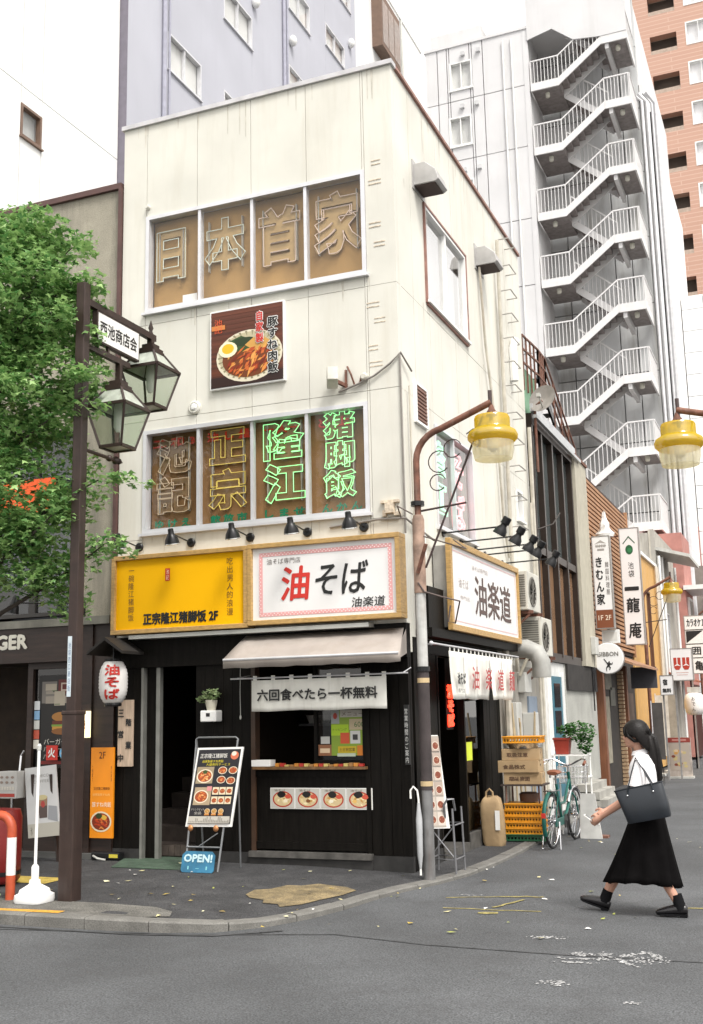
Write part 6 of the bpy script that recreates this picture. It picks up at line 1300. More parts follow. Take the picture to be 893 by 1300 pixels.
t = thing('red_barrel', 'dark red rounded drum by the burger shop entrance', 'drum', (-3.7, -2.2, 0)); MB().lathe([(.0, .02), (.2, .02), (.235, .06), (.24, .3), (.24, .66), (.22, .74), (.0, .76)], 24, Matrix.Translation((-3.78, -2.1, 0))).build('drum', mk('deep_red', (.16, .012, .010), .4, var=.15), t, smooth=True); MB().lathe([(.243, .1), (.243, .14)], 24, Matrix.Translation((-3.78, -2.1, 0)), caps=False).build('band', M_blackmetal, t)
o = MB().add([(-4.9, -1.9, .003), (-3.3, -1.95, .003), (-3.3, -1.55, .003), (-4.9, -1.5, .003)], [(0, 1, 2, 3)]).build('tactile_strip', mk('tactile_yellow', (.46, .34, .07), .85, var=.3, scale=9, fine=.2), pavement)

# ================================================================== STREET TREE
TX, TY = -3.95, -2.6
tree = thing('street_tree', 'leafy green maple street tree beside the brown street lamp', 'tree', (TX, TY, 0))
M_bark = mk('bark', (.045, .036, .028), .95, var=.3, scale=9, bump=.8, bscale=25)
m = MB().tube([(TX, TY, -.05), (TX+.02, TY, .8), (TX-.03, TY+.02, 1.9), (TX+.04, TY, 3.0), (TX+.05, TY+.03, 4.2), (TX+.12, TY, 5.4), (TX+.1, TY, 6.6)], [.13, .105, .095, .085, .07, .05, .02], 12)
g = random.Random(12); cl = []; gg = random.Random(21)
def limb(p, q, r, dep):
    p, q = Vector(p), Vector(q); mid = (p+q)/2+Vector((g.uniform(-.1, .1), g.uniform(-.1, .1), g.uniform(.05, .2))); pts = [p, (p+mid)/2+Vector((0, 0, .05)), mid, (mid+q)/2+Vector((g.uniform(-.06, .06), g.uniform(-.06, .06), .02)), q]
    m.tube(pts, [r, r*.85, r*.7, r*.5, r*.25], 6)
    for s_ in pts[2:]: cl.append((tuple(s_), (.26, .26, .17), .45))
    if dep > 0:
        for _ in range(3):
            d = Vector((g.uniform(-1, 1), g.uniform(-1, 1), g.uniform(-.6, .5))).normalized()*g.uniform(.25, .45); s_ = pts[g.choice((2, 3))]; limb(s_, s_+d, r*.4, dep-1)
ends = [(-2.75, -2.5, 6.55), (-2.6, -2.6, 6.15), (-2.72, -2.7, 5.7), (-2.8, -2.3, 5.1), (-2.75, -2.8, 4.6), (-2.35, -2.5, 4.0), (-2.6, -2.9, 3.6), (-2.3, -2.45, 3.35), (-3.0, -3.2, 4.9), (-3.2, -2.0, 5.8), (-3.2, -3.1, 6.5), (-4.9, -2.9, 5.5), (-4.8, -2.1, 4.3), (-4.4, -3.2, 6.3), (-3.3, -2.6, 6.95), (-4.9, -2.7, 3.6), (-3.2, -3.3, 4.0), (-3.1, -3.2, 3.4), (-3.0, -2.9, 5.7)]
for e in ends: limb((TX+.05, TY, max(2.4, e[2]-1.0-.2*g.random())), e, .026, 1)
m.build('trunk', M_bark, tree, smooth=50)
M_leaf = leaf_mat('maple_leaf', (.075, .205, .055), (.38, .56, .21))
for i in range(190):
    z = 3.3+3.5*gg.random(); rmax = 1.45 if z > 4.2 else 1.3
    if z < 4.1 and gg.random() < .45: continue
    if z > 6.2: rmax = 1.05
    th = gg.uniform(0, 6.283); rr = rmax*math.sqrt(gg.uniform(.1, 1)); c = (-3.72+rr*math.cos(th), TY+rr*math.sin(th)*.6, z)
    cl.append((c, (gg.uniform(.18, .32), gg.uniform(.18, .32), gg.uniform(.10, .19)), gg.uniform(.3, .6)))
for c, rad, wv in (((-2.05, -2.98, 4.93), (.2, .1, .06), .22), ((-2.25, -2.95, 5.0), (.2, .12, .08), .3), ((-2.05, -2.55, 3.98), (.18, .1, .07), .22), ((-1.85, -2.45, 3.92), (.16, .08, .05), .13), ((-2.1, -2.6, 3.32), (.18, .12, .10), .25), ((-1.95, -2.55, 3.22), (.14, .08, .05), .12), ((-2.42, -2.6, 6.05), (.2, .15, .14), .35), ((-2.5, -2.95, 5.62), (.14, .12, .14), .25), ((-2.6, -3.0, 5.2), (.2, .1, .12), .35)): cl.append((c, rad, wv))
shape = [(-.5, 0), (-.28, -.2), (-.05, -.5), (.02, -.17), (.55, 0), (.02, .17), (-.05, .5), (-.28, .2)]
leaves('crown', tree, cl, 190, .082, M_leaf, 5, .75, shape)
t = thing('ground_ivy', 'low green groundcover around the guard pipe foot', 'plant', (-3.3, -2.95, 0)); leaves('foliage', t, [((-3.25, -3.0, .05), (.22, .16, .06), 1), ((-3.6, -2.95, .05), (.2, .2, .08), 1)], 120, .06, M_leaf, 9, .8)

# ================================================================== CRATES, BOXES AND SACK IN THE ALLEY
PZ = -.052
M_crate = mk('orange_crate', (.66, .27, .01), .45, var=.1, scale=6)
def crate(label, x, y, z, w=.52, d=.40, h=.105, rot=0, mat=None, group='stacked orange crates'):
    t = thing('plastic_crate', label, 'crate', (x, y, z), rot, group); mat = mat or M_crate
    m = MB(); th = .012
    for (a, b, c, e) in ((-w/2, w/2, -d/2, -d/2+th), (-w/2, w/2, d/2-th, d/2), (-w/2, -w/2+th, -d/2+th, d/2-th), (w/2-th, w/2, -d/2+th, d/2-th)): m.box(a, b, c, e, .0, h*.28); m.box(a, b, c, e, h*.72, h)
    n = 12
    for i in range(n+1):
        x_ = -w/2+th+(w-2*th)*i/n
        for yy in (-d/2+.002, d/2-th+.002): m.box(x_-.008, x_+.008, yy, yy+th-.004, h*.28, h*.72)
    for i in range(9):
        y_ = -d/2+th+(d-2*th)*i/8
        for xx in (-w/2+.002, w/2-th+.002): m.box(xx, xx+th-.004, y_-.008, y_+.008, h*.28, h*.72)
    m.build('lattice_wall', mat, t, local=True)
    m = MB().box(-w/2-.012, w/2+.012, -d/2-.012, d/2+.012, h, h+.014); m.build('rim', mat, t, local=True, bevel=.004)
    MB().box(-w/2+th, w/2-th, -d/2+th, d/2-th, .002, .01).build('floor', mat, t, local=True); return t
crate('dark green plastic crate at the bottom of the orange crate stack', .43, 3.28, PZ+.012, .56, .44, .07, R(4), mk('green_crate', (.01, .09, .035), .5), None)
nm = ['lowest', 'second', 'third', 'fourth', 'top']
for i in range(5): crate('orange plastic crate, %s of the stack by the bicycle' % nm[i], .43+.008*math.sin(i*2), 3.28, PZ+.095+i*.078, .50, .40, .062, R(4+1.5*math.sin(i*1.7)))
# little steel trolley standing on the crates, cartons above
t = thing('trolley_shelf', 'thin dark steel shelf frame carrying cartons above the orange crates', 'shelf', (.43, 3.3, .62))
for x, y in ((.22, 3.12), (.66, 3.12), (.22, 3.46), (.66, 3.46)): MB().tube([(x, y, .425), (x, y, .655)], .012, 6).build('leg', M_rust, t)
MB().box(.16, .72, 3.06, 3.52, .655, .675).build('deck', mk('deck_dark', (.05, .035, .03), .7), t); MB().lathe([(.12, .44), (.13, .54), (.1, .56)], 16, Matrix.Translation((.48, 3.3, .005))).build('pot', mk('brown_pot', (.09, .05, .035), .6), t, smooth=True)
M_card = mk('cardboard', (.36, .25, .135), .85, var=.12, scale=5, bump=.15, bscale=90); M_cardink = mk('carton_print', (.10, .055, .03), .8)
def carton(label, x, y, z, w, d, h, rz, mark):
    t = thing('carton', label, 'carton', (x, y, z), rz, 'cartons stacked by the alley door')
    MB().box(-w/2, w/2, -d/2, d/2, 0, h).build('box', M_card, t, local=True, bevel=.004)
    MB().box(-w/2+.02, w/2-.02, -.03, .03, h+.0005, h+.002).box(w/2+.0005, w/2+.002, -.03, .03, h*.5, h).build('tape', mk('parcel_tape', (.40, .30, .17), .35), t, local=True)
    text(mark, M_cardink, t, (-w/2+.07, -d/2-.0005, h*.3), w*.55, h*.36, bold=.002, eps=.001, local=True); MB().lathe([(.014, 0), (.014, .002)], 10, Matrix.Translation((w/2+.001, -.04, h*.62)) @ Matrix.Rotation(R(90), 4, 'Y')).build('hand_hole', M_ink, t, local=True)
carton('brown cardboard carton, lowest of three on the steel shelf', .44, 3.28, .676, .50, .36, .15, R(5), '製麺')
carton('brown cardboard carton, middle of three on the steel shelf', .40, 3.26, .828, .54, .38, .155, R(2), '食品株式')
carton('brown cardboard carton, top of three on the steel shelf', .42, 3.28, .985, .50, .36, .15, R(6), '取扱注意')
t = thing('steel_tray', 'round steel basin between cartons and the top crate', 'basin', (.45, 3.28, 1.3)); MB().lathe([(.2, 1.137), (.25, 1.20), (.26, 1.205), (.245, 1.205)], 24, Matrix.Translation((.46, 3.28, 0))).build('basin', M_chrome, t, smooth=True)
crate('single orange crate lying on the steel basin above the cartons', .45, 3.28, 1.208, .50, .38, .075, R(3), None, None)
t = thing('paper_sack', 'tall brown paper sack with rolled handle standing by the alley door', 'sack', (.17, 2.62, PZ)); rings = []; n = 20
for j, (a, z) in enumerate(((.88, 0), (.98, .05), (1.0, .25), (1.0, .42), (.94, .52), (.78, .57), (.5, .60))):
    rings.append([(.17+.145*a*math.copysign(abs(math.cos(th))**.5, math.cos(th))*(1+.05*math.sin(3*th+j)+.03*math.sin(7*th+2*j))-.03*z, 2.62+.10*a*math.copysign(abs(math.sin(th))**.5, math.sin(th))*(1+.05*math.sin(5*th+j*1.7)), PZ+z+.02*math.sin(4*th+j)*(j/6) if j else PZ+z) for th in [6.2832*k/n for k in range(n)]])
MB().loft(rings).build('body', mk('kraft_paper', (.33, .23, .125), .85, var=.15, scale=4, bump=.4, bscale=18), t, smooth=50)
MB().tube([(.08, 2.62, PZ+.56), (.085, 2.62, PZ+.66), (.13, 2.62, PZ+.70), (.17, 2.62, PZ+.66), (.175, 2.62, PZ+.57)], .014, 8).build('handle', MATS['kraft_paper'], t, smooth=True); MB().box(.22, .28, 2.508, 2.513, PZ+.2, PZ+.44).build('label', M_paper, t)
# red planter with shrub on a white stand
t = thing('planter', 'red plastic pot with a bushy green plant on a white metal rack', 'plant', (.95, 4.3, ROAD))
MB().loft([[(.78+s*a, 4.2+u_*a*.9, z) for s, u_ in ((-1, -1), (1, -1), (1, 1), (-1, 1))] for a, z in ((.085, 1.02), (.11, 1.22), (.12, 1.22), (.12, 1.245))]).build('pot', mk('red_pot', (.26, .03, .016), .5, var=.1), t)
leaves('foliage', t, [((1.0, 4.25, 1.32), (.25, .2, .15), 1), ((1.08, 4.2, 1.16), (.12, .12, .14), .5), ((.85, 4.2, 1.36), (.14, .12, .08), .4)], 420, .055, leaf_mat('shrub_leaf', (.02, .075, .015), (.07, .20, .04)), 15, .9)
m = MB()
for x in (.66, 1.1):
    for y in (4.05, 4.45): m.tube([(x, y, ROAD), (x, y, 1.02)], .012, 6)
for z in (.35, .7, 1.0): m.box(.64, 1.12, 4.03, 4.47, z, z+.015)
m.build('rack', M_white, t)
t = thing('white_board_panel', 'plain white board leaning behind the bicycle wheel', 'board', (1.25, 4.5, ROAD)); MB().add([(1.0, 3.96, ROAD), (1.3, 3.94, ROAD), (1.22, 4.0, .5), (1.02, 4.01, .5), (1.0, 4.0, ROAD), (1.3, 3.98, ROAD), (1.22, 4.02, .5), (1.02, 4.03, .5)], [(0, 1, 2, 3), (7, 6, 5, 4), (0, 4, 5, 1), (1, 5, 6, 2), (2, 6, 7, 3), (3, 7, 4, 0)]).build('panel', mk('dull_white', (.48, .48, .46), .6, var=.15), t); MB().box(.98, 1.36, 4.03, 4.2, ROAD+.0, ROAD+.03).build('foot', M_rust, t)
t = thing('rolled_tubes', 'bundle of pale bamboo sticks and tubes poking up behind the cartons', 'sticks', (.2, 4.2, 1.0)); g = random.Random(3)
for i in range(7): x = .1+.08*i*.5; MB().tube([(x, 4.0+.03*i, 0), (x+g.uniform(-.1, .15), 4.0, 1.55+g.uniform(-.1, .25))], .014, 6).build('stick', mk('bamboo', (.42, .34, .22), .6, var=.2), t)

# ================================================================== BICYCLE
bk = thing('bicycle', 'teal green city bicycle with chrome handlebar and front basket parked in the alley', 'bicycle', (.89, 2.78, ROAD), R(-4))
M_teal = mk('teal_frame', (.01, .10, .08), .3, .2, var=.1); M_tyre = mk('tyre', (.018, .018, .018), .85); RW = .335
def ring(c, r, n, ax=0): return [(c[0], c[1]+r*math.cos(6.2832*k/n), c[2]+r*math.sin(6.2832*k/n)) for k in range(n)]
for cy in (0, 1.08):
    c = (0, cy, RW); wh = MB().tube(ring(c, RW-.028, 36), .011, 6, True).build('wheel', M_chrome, bk, local=True, smooth=True)
    MB().tube(ring(c, RW-.014, 36), .018, 8, True).build('tyre', M_tyre, wh, local=True, smooth=True)
    m = MB()
    for k in range(28): a = 6.2832*k/28; s = .022 if k % 2 else -.022; m.tube([(s, cy+.02*math.cos(a+1), RW+.02*math.sin(a+1)), (0, cy+(RW-.03)*math.cos(a), RW+(RW-.03)*math.sin(a))], .0016, 4)
    m.build('spokes', M_chrome, wh, local=True); MB().lathe([(.02, -.05), (.028, -.03), (.02, 0), (.028, .03), (.02, .05)], 10, Matrix.Translation(c) @ Matrix.Rotation(R(90), 4, 'Y')).build('hub', M_chrome, wh, local=True, smooth=True)
def arc(cy, r, a0, a1, n=16): return [(0, cy+r*math.cos(R(a0+(a1-a0)*k/n)), RW+r*math.sin(R(a0+(a1-a0)*k/n))) for k in range(n+1)]
MB().tube(arc(0, RW+.025, 20, 205), .022, 8, sx=1.2).build('rear_mudguard', M_teal, bk, local=True, smooth=True); MB().tube(arc(1.08, RW+.025, -10, 150), .02, 8, sx=1.2).build('front_mudguard', M_chrome, bk, local=True, smooth=True)
bb, seat, headT, headB = (0, .44, .30), (0, .26, .78), (0, .86, .90), (0, .93, .62)
m = MB().tube([headB, (0, .70, .40), bb], .022, 10).tube([(0, .88, .80), (0, .6, .52), (0, .36, .52)], .018, 10).tube([bb, seat], .018, 10).tube([headT, headB], .022, 10)
for s in (-1, 1): m.tube([(s*.02, .44, .30), (s*.05, 0, RW)], .010, 6).tube([(s*.015, .29, .70), (s*.05, 0, RW)], .009, 6).tube([(s*.02, .93, .62), (s*.05, .98, .55), (s*.05, 1.08, RW)], .012, 6)
m.build('frame', M_teal, bk, local=True, smooth=True)
sd_ = MB().tube([(0, .12, .915), (0, .2, .93), (0, .3, .925), (0, .42, .92)], [.07, .10, .06, .025], 12, sx=1.0, sy=.35).build('saddle', mk('brown_saddle', (.20, .07, .035), .5, var=.15), bk, local=True, smooth=True); MB().tube([seat, (0, .24, .91)], .013, 8).tube([(-.04, .15, .86), (-.04, .15, .91)], .014, 6).tube([(.04, .15, .86), (.04, .15, .91)], .014, 6).build('seat_post', M_chrome, sd_, local=True)
hb = MB().tube([(-.29, .62, 1.02), (-.28, .74, 1.06), (-.2, .84, 1.07), (-.06, .86, 1.0), (0, .86, .985), (.06, .86, 1.0), (.2, .84, 1.07), (.28, .74, 1.06), (.29, .62, 1.02)], .0125, 8).tube([headT, (0, .86, .99)], .014, 8).build('handlebar', M_chrome, bk, local=True, smooth=True)
for s in (-1, 1): MB().tube([(s*.287, .68, 1.04), (s*.29, .58, 1.005)], .019, 8).build('grip', MATS['brown_saddle'], hb, local=True, smooth=True); MB().tube([(s*.24, .82, 1.05), (s*.3, .76, 1.0), (s*.30, .68, .985)], .006, 6).build('brake_lever', M_chrome, hb, local=True)
m = MB(); bx0, bx1, by0, by1, bz0, bz1 = -.18, .18, .98, 1.24, .74, .96
for k in range(9): x = bx0+(bx1-bx0)*k/8; m.tube([(x*.85, by0+.02, bz0), (x, by0, bz1)], .003, 4).tube([(x*.85, by1-.02, bz0), (x, by1, bz1)], .003, 4)
for k in range(7): y = by0+(by1-by0)*k/6; m.tube([(bx0*.85, y, bz0), (bx0, y, bz1)], .003, 4).tube([(bx1*.85, y, bz0), (bx1, y, bz1)], .003, 4)
for z in (bz0, .81, .88, bz1): m.tube([(bx0, by0, z), (bx1, by0, z), (bx1, by1, z), (bx0, by1, z)], .005 if z == bz1 else .003, 5, True)
m.build('basket', M_chrome, bk, local=True)
m = MB().tube([(0, .44, .30), (.07, .44, .30), (.08, .44, .14)], .009, 6).box(.07, .16, .42, .47, .125, .15).tube([(-.07, .44, .30), (-.08, .44, .46)], .009, 6).box(-.16, -.07, .42, .47, .45, .475).lathe([(.09, 0), (.09, .006)], 20, Matrix.Translation((.05, .44, .30)) @ Matrix.Rotation(R(90), 4, 'Y')); m.build('crankset', M_blackmetal, bk, local=True)
MB().box(.035, .055, 0, .46, .26, .36).build('chain_guard', M_teal, bk, local=True, bevel=.006); MB().tube([(-.10, -.02, .33), (-.12, -.08, .0), (.12, -.08, .0), (.10, -.02, .33)], .010, 6).build('kickstand', M_chrome, bk, local=True)
MB().box(-.025, .025, -.375, -.36, .40, .46).build('reflector', M_red, bk, local=True); m = MB().box(-.07, .07, -.1, .22, .70, .712).tube([(-.06, -.08, .70), (-.05, 0, RW)], .006, 5).tube([(.06, -.08, .70), (.05, 0, RW)], .006, 5); m.build('carrier', M_chrome, bk, local=True)

# ================================================================== WOMAN CROSSING THE ALLEY
WX, WY = 2.60, -1.56
wo = thing('person', 'person in a white blouse and long black skirt striding across the road with a phone', 'person', (WX, WY, ROAD))
def A(a, b, z): return Vector((WX-a, WY-b, ROAD+z))        # a forward, b to her left, z up
M_skin = mk('skin', (.50, .27, .19), .55, var=.06, scale=10); M_skin.node_tree.nodes['Principled BSDF'].inputs['Subsurface Weight'].default_value = .05
def ellip(m, c, ra, rb, rz, n=16, k=12, tilt=0):
    t = MB().sphere((0, 0, 0), ra, rb, rz, n, k); Mr = Matrix.Rotation(tilt, 3, 'Y')
    m.add([A(*(Vector(c)+Mr @ Vector(v))) for v in t.v], [tuple(reversed(f)) for f in t.f])
def chain(m, pts, rr, n=10): m.tube([A(*p) for p in pts], rr, n)
b = MB()
# torso, neck
def ring_(c, ra, rb, n=18): return [A(c[0]+ra*math.cos(6.2832*k/n), c[1]+rb*math.sin(6.2832*k/n), c[2]) for k in range(n)]
b.loft([ring_(c, ra, rb) for c, ra, rb in (((-.10, 0, .74), .10, .13), ((-.11, 0, .84), .10, .125), ((-.10, 0, .94), .09, .125), ((-.09, 0, 1.02), .085, .115), ((-.075, 0, 1.12), .10, .13), ((-.075, 0, 1.20), .105, .145), ((-.08, 0, 1.27), .08, .15), ((-.075, 0, 1.31), .06, .10), ((-.065, 0, 1.335), .05, .055))])
chain(b, [(-.07, 0, 1.29), (-.055, 0, 1.36), (-.04, 0, 1.43)], [.05, .045, .048])
# head: skull, face, jaw, nose, lips, chin, ears (looking slightly down)
ellip(b, (-.045, 0, 1.495), .092, .074, .092); ellip(b, (.0, 0, 1.455), .062, .06, .075); ellip(b, (.02, 0, 1.415), .042, .042, .035)
ellip(b, (.066, 0, 1.462), .016, .010, .02, 8, 6); ellip(b, (.058, 0, 1.475), .010, .008, .03, 8, 6); ellip(b, (.052, 0, 1.43), .010, .02, .010, 8, 6); ellip(b, (.045, 0, 1.402), .014, .018, .013, 8, 6)
for s in (-1, 1): ellip(b, (-.04, s*.073, 1.47), .016, .008, .026, 8, 6)
# arms: upper arms hang, forearms come forward to the phone
def arm(s, hand):
    sh, el = (-.075, s*.155, 1.255), (-.02, s*.20, 1.01); h = Vector(hand)
    wr = h+(Vector(el)-h).normalized()*.085
    chain(b, [sh, (-.055, s*.185, 1.15), el], [.048, .043, .036]); chain(b, [el, (Vector(el)+wr)/2+Vector((0, 0, -.004)), wr], [.037, .034, .024])
    d = (h-wr).normalized(); side = Vector((0, s, 0)); upv = d.cross(side).normalized()*s
    if upv.z < 0: upv = -upv
    palm = wr+d*.045; chain(b, [wr, palm, wr+d*.085], [.024, .032, .028], 10)
    for i, l in enumerate((.058, .066, .062, .05)):
        r0 = wr+d*.08+upv*(.024-.016*i); p1 = r0+d*l*.5+side*(-.012*s*s); p2 = p1+d*l*.28+side*(-s*.03); p3 = p2+side*(-s*.024)-d*.012
        chain(b, [r0-d*.02, r0, p1, p2, p3], [.0095, .0092, .0088, .008, .007], 7)
    q = wr+d*.03+upv*.02; chain(b, [q, q+upv*.026+d*.02, q+upv*.03+d*.05-side*s*.02, q+upv*.026+d*.066-side*s*.036], [.012, .011, .0095, .008], 7)
HN = (.36, .035, .755); HF = (.34, -.06, .80)
arm(1, HN); arm(-1, HF)
# legs: right leg forward on the heel, left leg behind
chain(b, [(-.10, -.06, .82), (.05, -.085, .64), (.16, -.085, .45), (.175, -.085, .42), (.25, -.085, .26), (.335, -.085, .09)], [.062, .066, .055, .052, .053, .032])
chain(b, [(-.10, .06, .82), (-.14, .085, .64), (-.15, .085, .46), (-.165, .085, .42), (-.225, .085, .26), (-.305, .085, .10)], [.062, .066, .055, .05, .046, .032])
chain(b, [(.33, -.085, .07), (.38, -.085, .06), (.44, -.085, .075)], [.028, .022, .016]); chain(b, [(-.31, .085, .07), (-.24, .085, .035), (-.17, .085, .028)], [.028, .022, .014])
tmp = b.build('tmp_body', M_skin)
md = tmp.modifiers.new('r', 'REMESH'); md.mode = 'VOXEL'; md.voxel_size = .0055; ms = tmp.modifiers.new('s', 'SMOOTH'); ms.factor = .5; ms.iterations = 3
me = bpy.data.meshes.new_from_object(tmp.evaluated_get(bpy.context.evaluated_depsgraph_get())); bpy.data.objects.remove(tmp)
me.transform(W[wo].inverted()); me.polygons.foreach_set('use_smooth', [True]*len(me.polygons))
body = bpy.data.objects.new('body', me); COL.objects.link(body); body.parent = wo; W[body] = W[wo]; me.materials.clear(); me.materials.append(M_skin)
for s in (-1, 1):
    e = MB(); ellip(e, (.047, s*.028, 1.474), .010, .012, .007, 8, 6); e.build('eye', mk('eye_dark', (.02, .015, .012), .2), body)
    e = MB(); ellip(e, (.054, s*.03, 1.493), .006, .017, .003, 8, 6); e.build('eyebrow', mk('brow', (.03, .02, .015), .8), body)
e = MB(); ellip(e, (.0605, 0, 1.43), .004, .016, .006, 8, 6); e.build('lips', mk('lip', (.42, .10, .09), .5), body)
# hair: cap with fringe and a long low ponytail
M_hair = mk('black_hair', (.008, .0065, .006), .45, spec=.22, var=.3, scale=60, stretch=(1, 1, .15), bump=.3, bscale=90)
h = MB(); rings = []
for j in range(13):
    ph = math.pi*j/12*.62; rg = []
    for k in range(24):
        th = 6.2832*k/24; c_, s_ = math.cos(th), math.sin(th); back = max(0, -c_)
        z = 1.50+.107*math.cos(ph)-(back**.8)*.13*(j/12)**2+(.02*(j/12)**3 if c_ > .2 else 0)
        ra = .108*math.sin(ph)**.8; rb = .090*math.sin(ph)**.8; w = 1+.018*math.sin(9*th+j*.3)+.012*math.sin(23*th+1)
        rg.append(A(-.05+ra*c_*w*(1.0 if c_ < 0 else .98), rb*s_*w, z))
    rings.append(rg)
h.loft(rings, caps=False); hc = h.build('hair', M_hair, wo, smooth=80); sm = hc.modifiers.new('th', 'SOLIDIFY'); sm.thickness = .016; sm.offset = -1
h = MB()
for (dx, dy, l) in ((0, 0, 1), (.012, .022, .93), (-.01, -.02, .97), (-.02, .008, 1.04), (.015, -.012, .88), (.02, .03, .8)):
    chain(h, [(-.135+dx*.4, dy*.5, 1.50), (-.17+dx, dy, 1.46), (-.185+dx, dy*1.2, 1.36), (-.195+dx, dy*1.3, 1.36-.14*l), (-.20+dx*.7, dy, 1.36-.26*l), (-.20, dy*.7, 1.36-.33*l)], [.022, .03, .03, .028, .018, .004], 8)
for s in (-1, 1): chain(h, [(.03, s*.066, 1.53), (.02, s*.078, 1.48), (-.03, s*.08, 1.44), (-.1, s*.05, 1.44)], [.012, .016, .016, .014], 7); chain(h, [(.02, s*.02, 1.585), (.055, s*.04, 1.545), (.056, s*.06, 1.50)], [.012, .016, .008], 7)
gh = random.Random(6)
for i in range(46):
    th = gh.uniform(.6, 5.68); ra, rb = .112, .094; p0 = (-.05+ra*.75*math.cos(th), rb*.75*math.sin(th), 1.575+gh.uniform(-.02, .015)); p1 = (-.05+ra*1.03*math.cos(th), rb*1.03*math.sin(th), 1.52+gh.uniform(-.03, .01)); p2 = (-.15+gh.uniform(-.01, .02), p1[1]*.35, 1.485+gh.uniform(-.02, .02))
    if math.cos(th) < .75: chain(h, [p0, p1, ((p1[0]+p2[0])/2-.012, (p1[1]+p2[1])/2*1.2, 1.495), p2], [.0012, .0035, .0035, .002], 4)
for i in range(30): y_ = gh.uniform(-.035, .035); x_ = gh.uniform(-.225, -.165); chain(h, [(-.16, y_*.4, 1.47), (x_, y_, 1.36), (x_+gh.uniform(-.02, .01), y_*1.2, 1.2), (x_+gh.uniform(-.025, .02), y_*1.1, 1.02+gh.uniform(-.03, .06))], [.003, .004, .003, .001], 4)
h.build('ponytail', M_hair, hc, smooth=80)
h = MB(); ellip(h, (-.155, 0, 1.485), .014, .03, .03, 12, 8); h.build('hair_tie', M_wred, hc, smooth=True)
# white blouse: body, short sleeves, collar
M_bl = mk('white_blouse', (.78, .76, .77), .8, var=.05, scale=8, bump=.5, bscale=14)
s_ = MB(); n = 26; rg = []
for j, (c, ra, rb) in enumerate((((-.10, 0, .88), .125, .165), ((-.10, 0, .93), .12, .158), ((-.09, 0, 1.0), .112, .15), ((-.08, 0, 1.08), .118, .155), ((-.075, 0, 1.17), .125, .168), ((-.08, 0, 1.24), .112, .178), ((-.08, 0, 1.285), .085, .15), ((-.075, 0, 1.315), .07, .10), ((-.066, 0, 1.335), .062, .07))):
    rg.append([A(c[0]+ra*math.cos(6.2832*k/n)*(1+.03*math.sin(5*6.2832*k/n+j)), c[1]+rb*math.sin(6.2832*k/n)*(1+.02*math.sin(7*6.2832*k/n+j*2)), c[2]) for k in range(n)])
s_.loft(rg, caps=False); bl = s_.build('blouse', M_bl, wo, smooth=80); x_ = bl.modifiers.new('th', 'SOLIDIFY'); x_.thickness = .006
for s in (-1, 1):
    s_ = MB(); chain(s_, [(-.075, s*.12, 1.265), (-.075, s*.17, 1.24), (-.06, s*.195, 1.15), (-.045, s*.21, 1.085), (-.04, s*.213, 1.06)], [.05, .063, .066, .07, .074], 16); s_.build('sleeve', M_bl, bl, smooth=80)
s_ = MB(); s_.loft([[A(-.062+r*math.cos(6.2832*k/20)*1.0, r*.95*math.sin(6.2832*k/20), z+.012*math.cos(6.2832*k/20)*-1) for k in range(20)] for r, z in ((.066, 1.325), (.058, 1.36), (.064, 1.362), (.078, 1.325))], caps=False); s_.build('collar', M_bl, bl, smooth=80)
# long flared skirt with folds, swung by the stride
M_sk = mk('black_skirt', (.0045, .004, .0042), .9, spec=.05, var=.25, scale=6, bump=.4, bscale=20)
s_ = MB(); n = 64; rg = []
for j in range(15):
    t_ = j/14; z = .95-.70*t_; fa = .10+.16*t_; fb = .135+.10*t_; cx = -.10+.055*t_; fold = .085*t_**1.4
    rg.append([A(cx+(fa+(.075*t_**1.6 if math.cos(th) > 0 else .02*t_**1.5)*abs(math.cos(th)))*math.cos(th)*(1+fold*math.sin(11*th+1.2)+.5*fold*math.sin(23*th)), fb*math.sin(th)*(1+fold*math.sin(11*th+1.2)), z-.022*t_*math.cos(th*2)+.018*t_*max(0, math.cos(th))+.006*t_*math.sin(11*th)) for th in [6.2832*k/n for k in range(n)]])
s_.loft(rg, caps=False); sk = s_.build('skirt', M_sk, wo, smooth=80); x_ = sk.modifiers.new('th', 'SOLIDIFY'); x_.thickness = .006
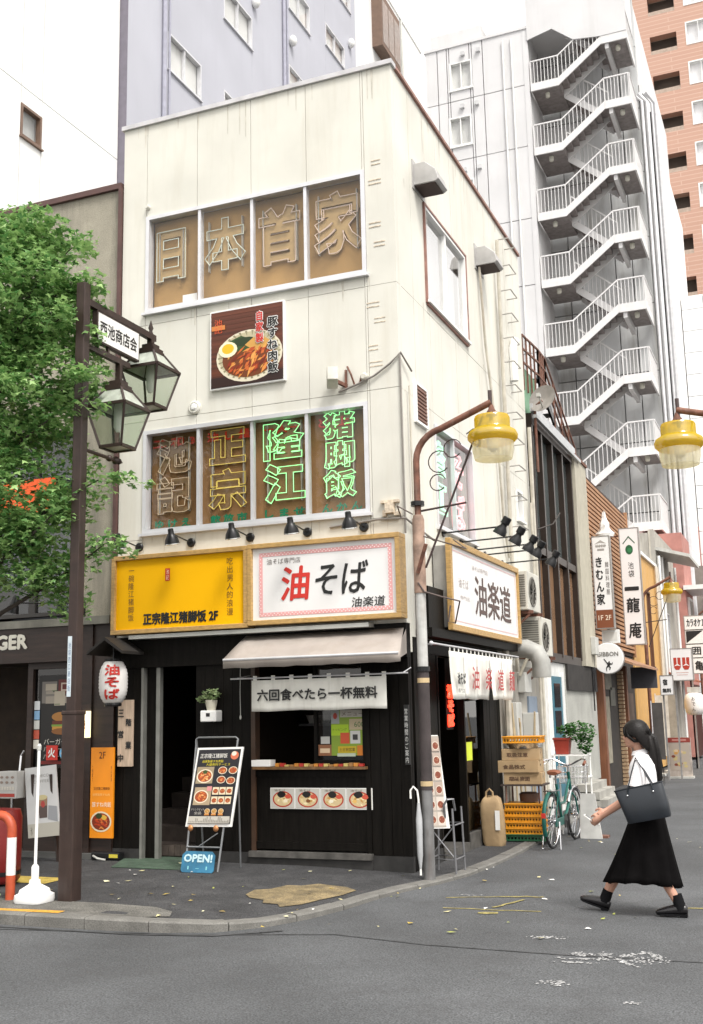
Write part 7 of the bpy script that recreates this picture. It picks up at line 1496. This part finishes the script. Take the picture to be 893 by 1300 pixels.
# socks and loafers
M_sock = mk('black_sock', (.008, .008, .009), .9, spec=.1); M_loaf = mk('black_leather', (.012, .011, .012), .22, var=.2)
def shoe(a, bb_, z, pitch, anka, ankz):
    t_ = MB(); c, s = math.cos(pitch), math.sin(pitch); P = lambda x, y, zz: A(a+x*c-zz*s, bb_+y, z+x*s+zz*c)
    prof = [(-.075, .026, .075, .02), (-.06, .036, .092, .012), (-.02, .040, .094, .008), (.03, .043, .088, .006), (.08, .046, .075, .006), (.125, .046, .062, .006), (.165, .036, .048, .006), (.186, .014, .03, .010)]
    rg = []
    for (x, w, hh, lo) in prof: rg.append([P(x, w*math.cos(6.2832*k/14), lo+(hh-lo)*(.5+.5*math.sin(6.2832*k/14))) for k in range(14)])
    t_.loft(rg); o_ = t_.build('shoe', M_loaf, wo, smooth=60)
    t_ = MB(); out = [(-.07, -.03), (-.07, .03), (0, .036), (.09, .046), (.15, .036), (.182, 0), (.15, -.036), (.09, -.046), (0, -.036)]
    vs = [P(x, y, 0) for x, y in out]+[P(x, y, .014) for x, y in out]; k = len(out); t_.add(vs, [tuple(range(k)), tuple(range(2*k-1, k-1, -1))]+[(i, k+i, k+(i+1) % k, (i+1) % k) for i in range(k)])
    q = [P(x, y, zz) for zz in (-.012, .0) for x, y in ((-.07, -.03), (-.01, -.034), (-.01, .034), (-.07, .03))]; t_.add(q, [(3, 2, 1, 0), (4, 5, 6, 7), (0, 1, 5, 4), (1, 2, 6, 5), (2, 3, 7, 6), (3, 0, 4, 7)]); t_.build('sole', M_sock, o_)
    t_ = MB(); chain(t_, [(anka[0], bb_, anka[1]), (a-.02*c-.05*s, bb_, z+.05)], [.045, .048], 14); t_.build('sock', M_sock, wo, smooth=True)
shoe(.375, -.085, .022, R(18), (.30, .17), 0); shoe(-.30, .085, .013, R(0), (-.29, .18), 0)
# tote bag on her shoulder and the phone in her hands
bg_ = thing('tote_bag', 'large dark navy leather tote bag hanging from the shoulder of the walking person', 'bag', (2.62, WY-.28, .6))
M_bag = mk('navy_leather', (.011, .0145, .020), .42, var=.25, scale=7, bump=.06, bscale=140)
def Bq(a, b_, z):
    da, dz = a+.05, z-.93; c_, s_ = math.cos(R(10)), math.sin(R(10)); return A(-.095+da*c_+dz*s_, .265+b_, .925-da*s_+dz*c_)
rg = []
for (w0, w1, th_, z) in ((-.25, .10, .062, .795), (-.255, .11, .07, .81), (-.26, .125, .072, .90), (-.255, .145, .06, 1.0), (-.25, .16, .035, 1.075)):
    sl__ = -.02; n = 24; mid, hw = (w0+w1)/2, (w1-w0)/2
    rg.append([Bq(mid+hw*math.copysign(abs(math.cos(t))**.35, math.cos(t)), th_*math.copysign(abs(math.sin(t))**.6, math.sin(t)), z-.10*(mid+hw*math.cos(t)+.05)*.35*(1 if z > .85 else .6)) for t in [6.2832*k/n for k in range(n)]])
m = MB().loft(rg); m.build('body', M_bag, bg_, smooth=45)
rim = [p+Vector((0, 0, .002)) for p in rg[-1]]; MB().tube(rim, .006, 6, True).build('rim', M_bag, bg_, smooth=True)
for dy in (.055, -.045):
    pts = [Bq(.05, dy*.8, 1.0), Bq(.04, dy*.8, 1.07), Bq(-.02, dy*.5-.02, 1.2), Bq(-.07, -.06, 1.31), Bq(-.12, dy*.5-.02, 1.2), Bq(-.16, dy*.8, 1.08), Bq(-.165, dy*.8, 1.0)]
    MB().tube(pts, .009, 8, sx=1.5, sy=.6).build('strap', M_bag, bg_, smooth=True)
for a in (.05, -.165): MB().sphere(Bq(a, .062, 1.02), .009).build('rivet', M_chrome, bg_, smooth=True)
ph = thing('phone', 'white phone held in both hands by the walking person', 'phone', A(.36, 0, .74)); c = A(.395, -.01, .765)
Mp = Matrix.Translation(c) @ Matrix.Rotation(R(35), 4, 'Y'); MB().obox(Mp, .15, .075, .009).build('case', M_paper, ph, bevel=.003); MB().obox(Mp @ Matrix.Translation((0, 0, .0052)), .135, .066, .0008).build('screen', mk('phone_glass', (.05, .055, .06), .08), ph)
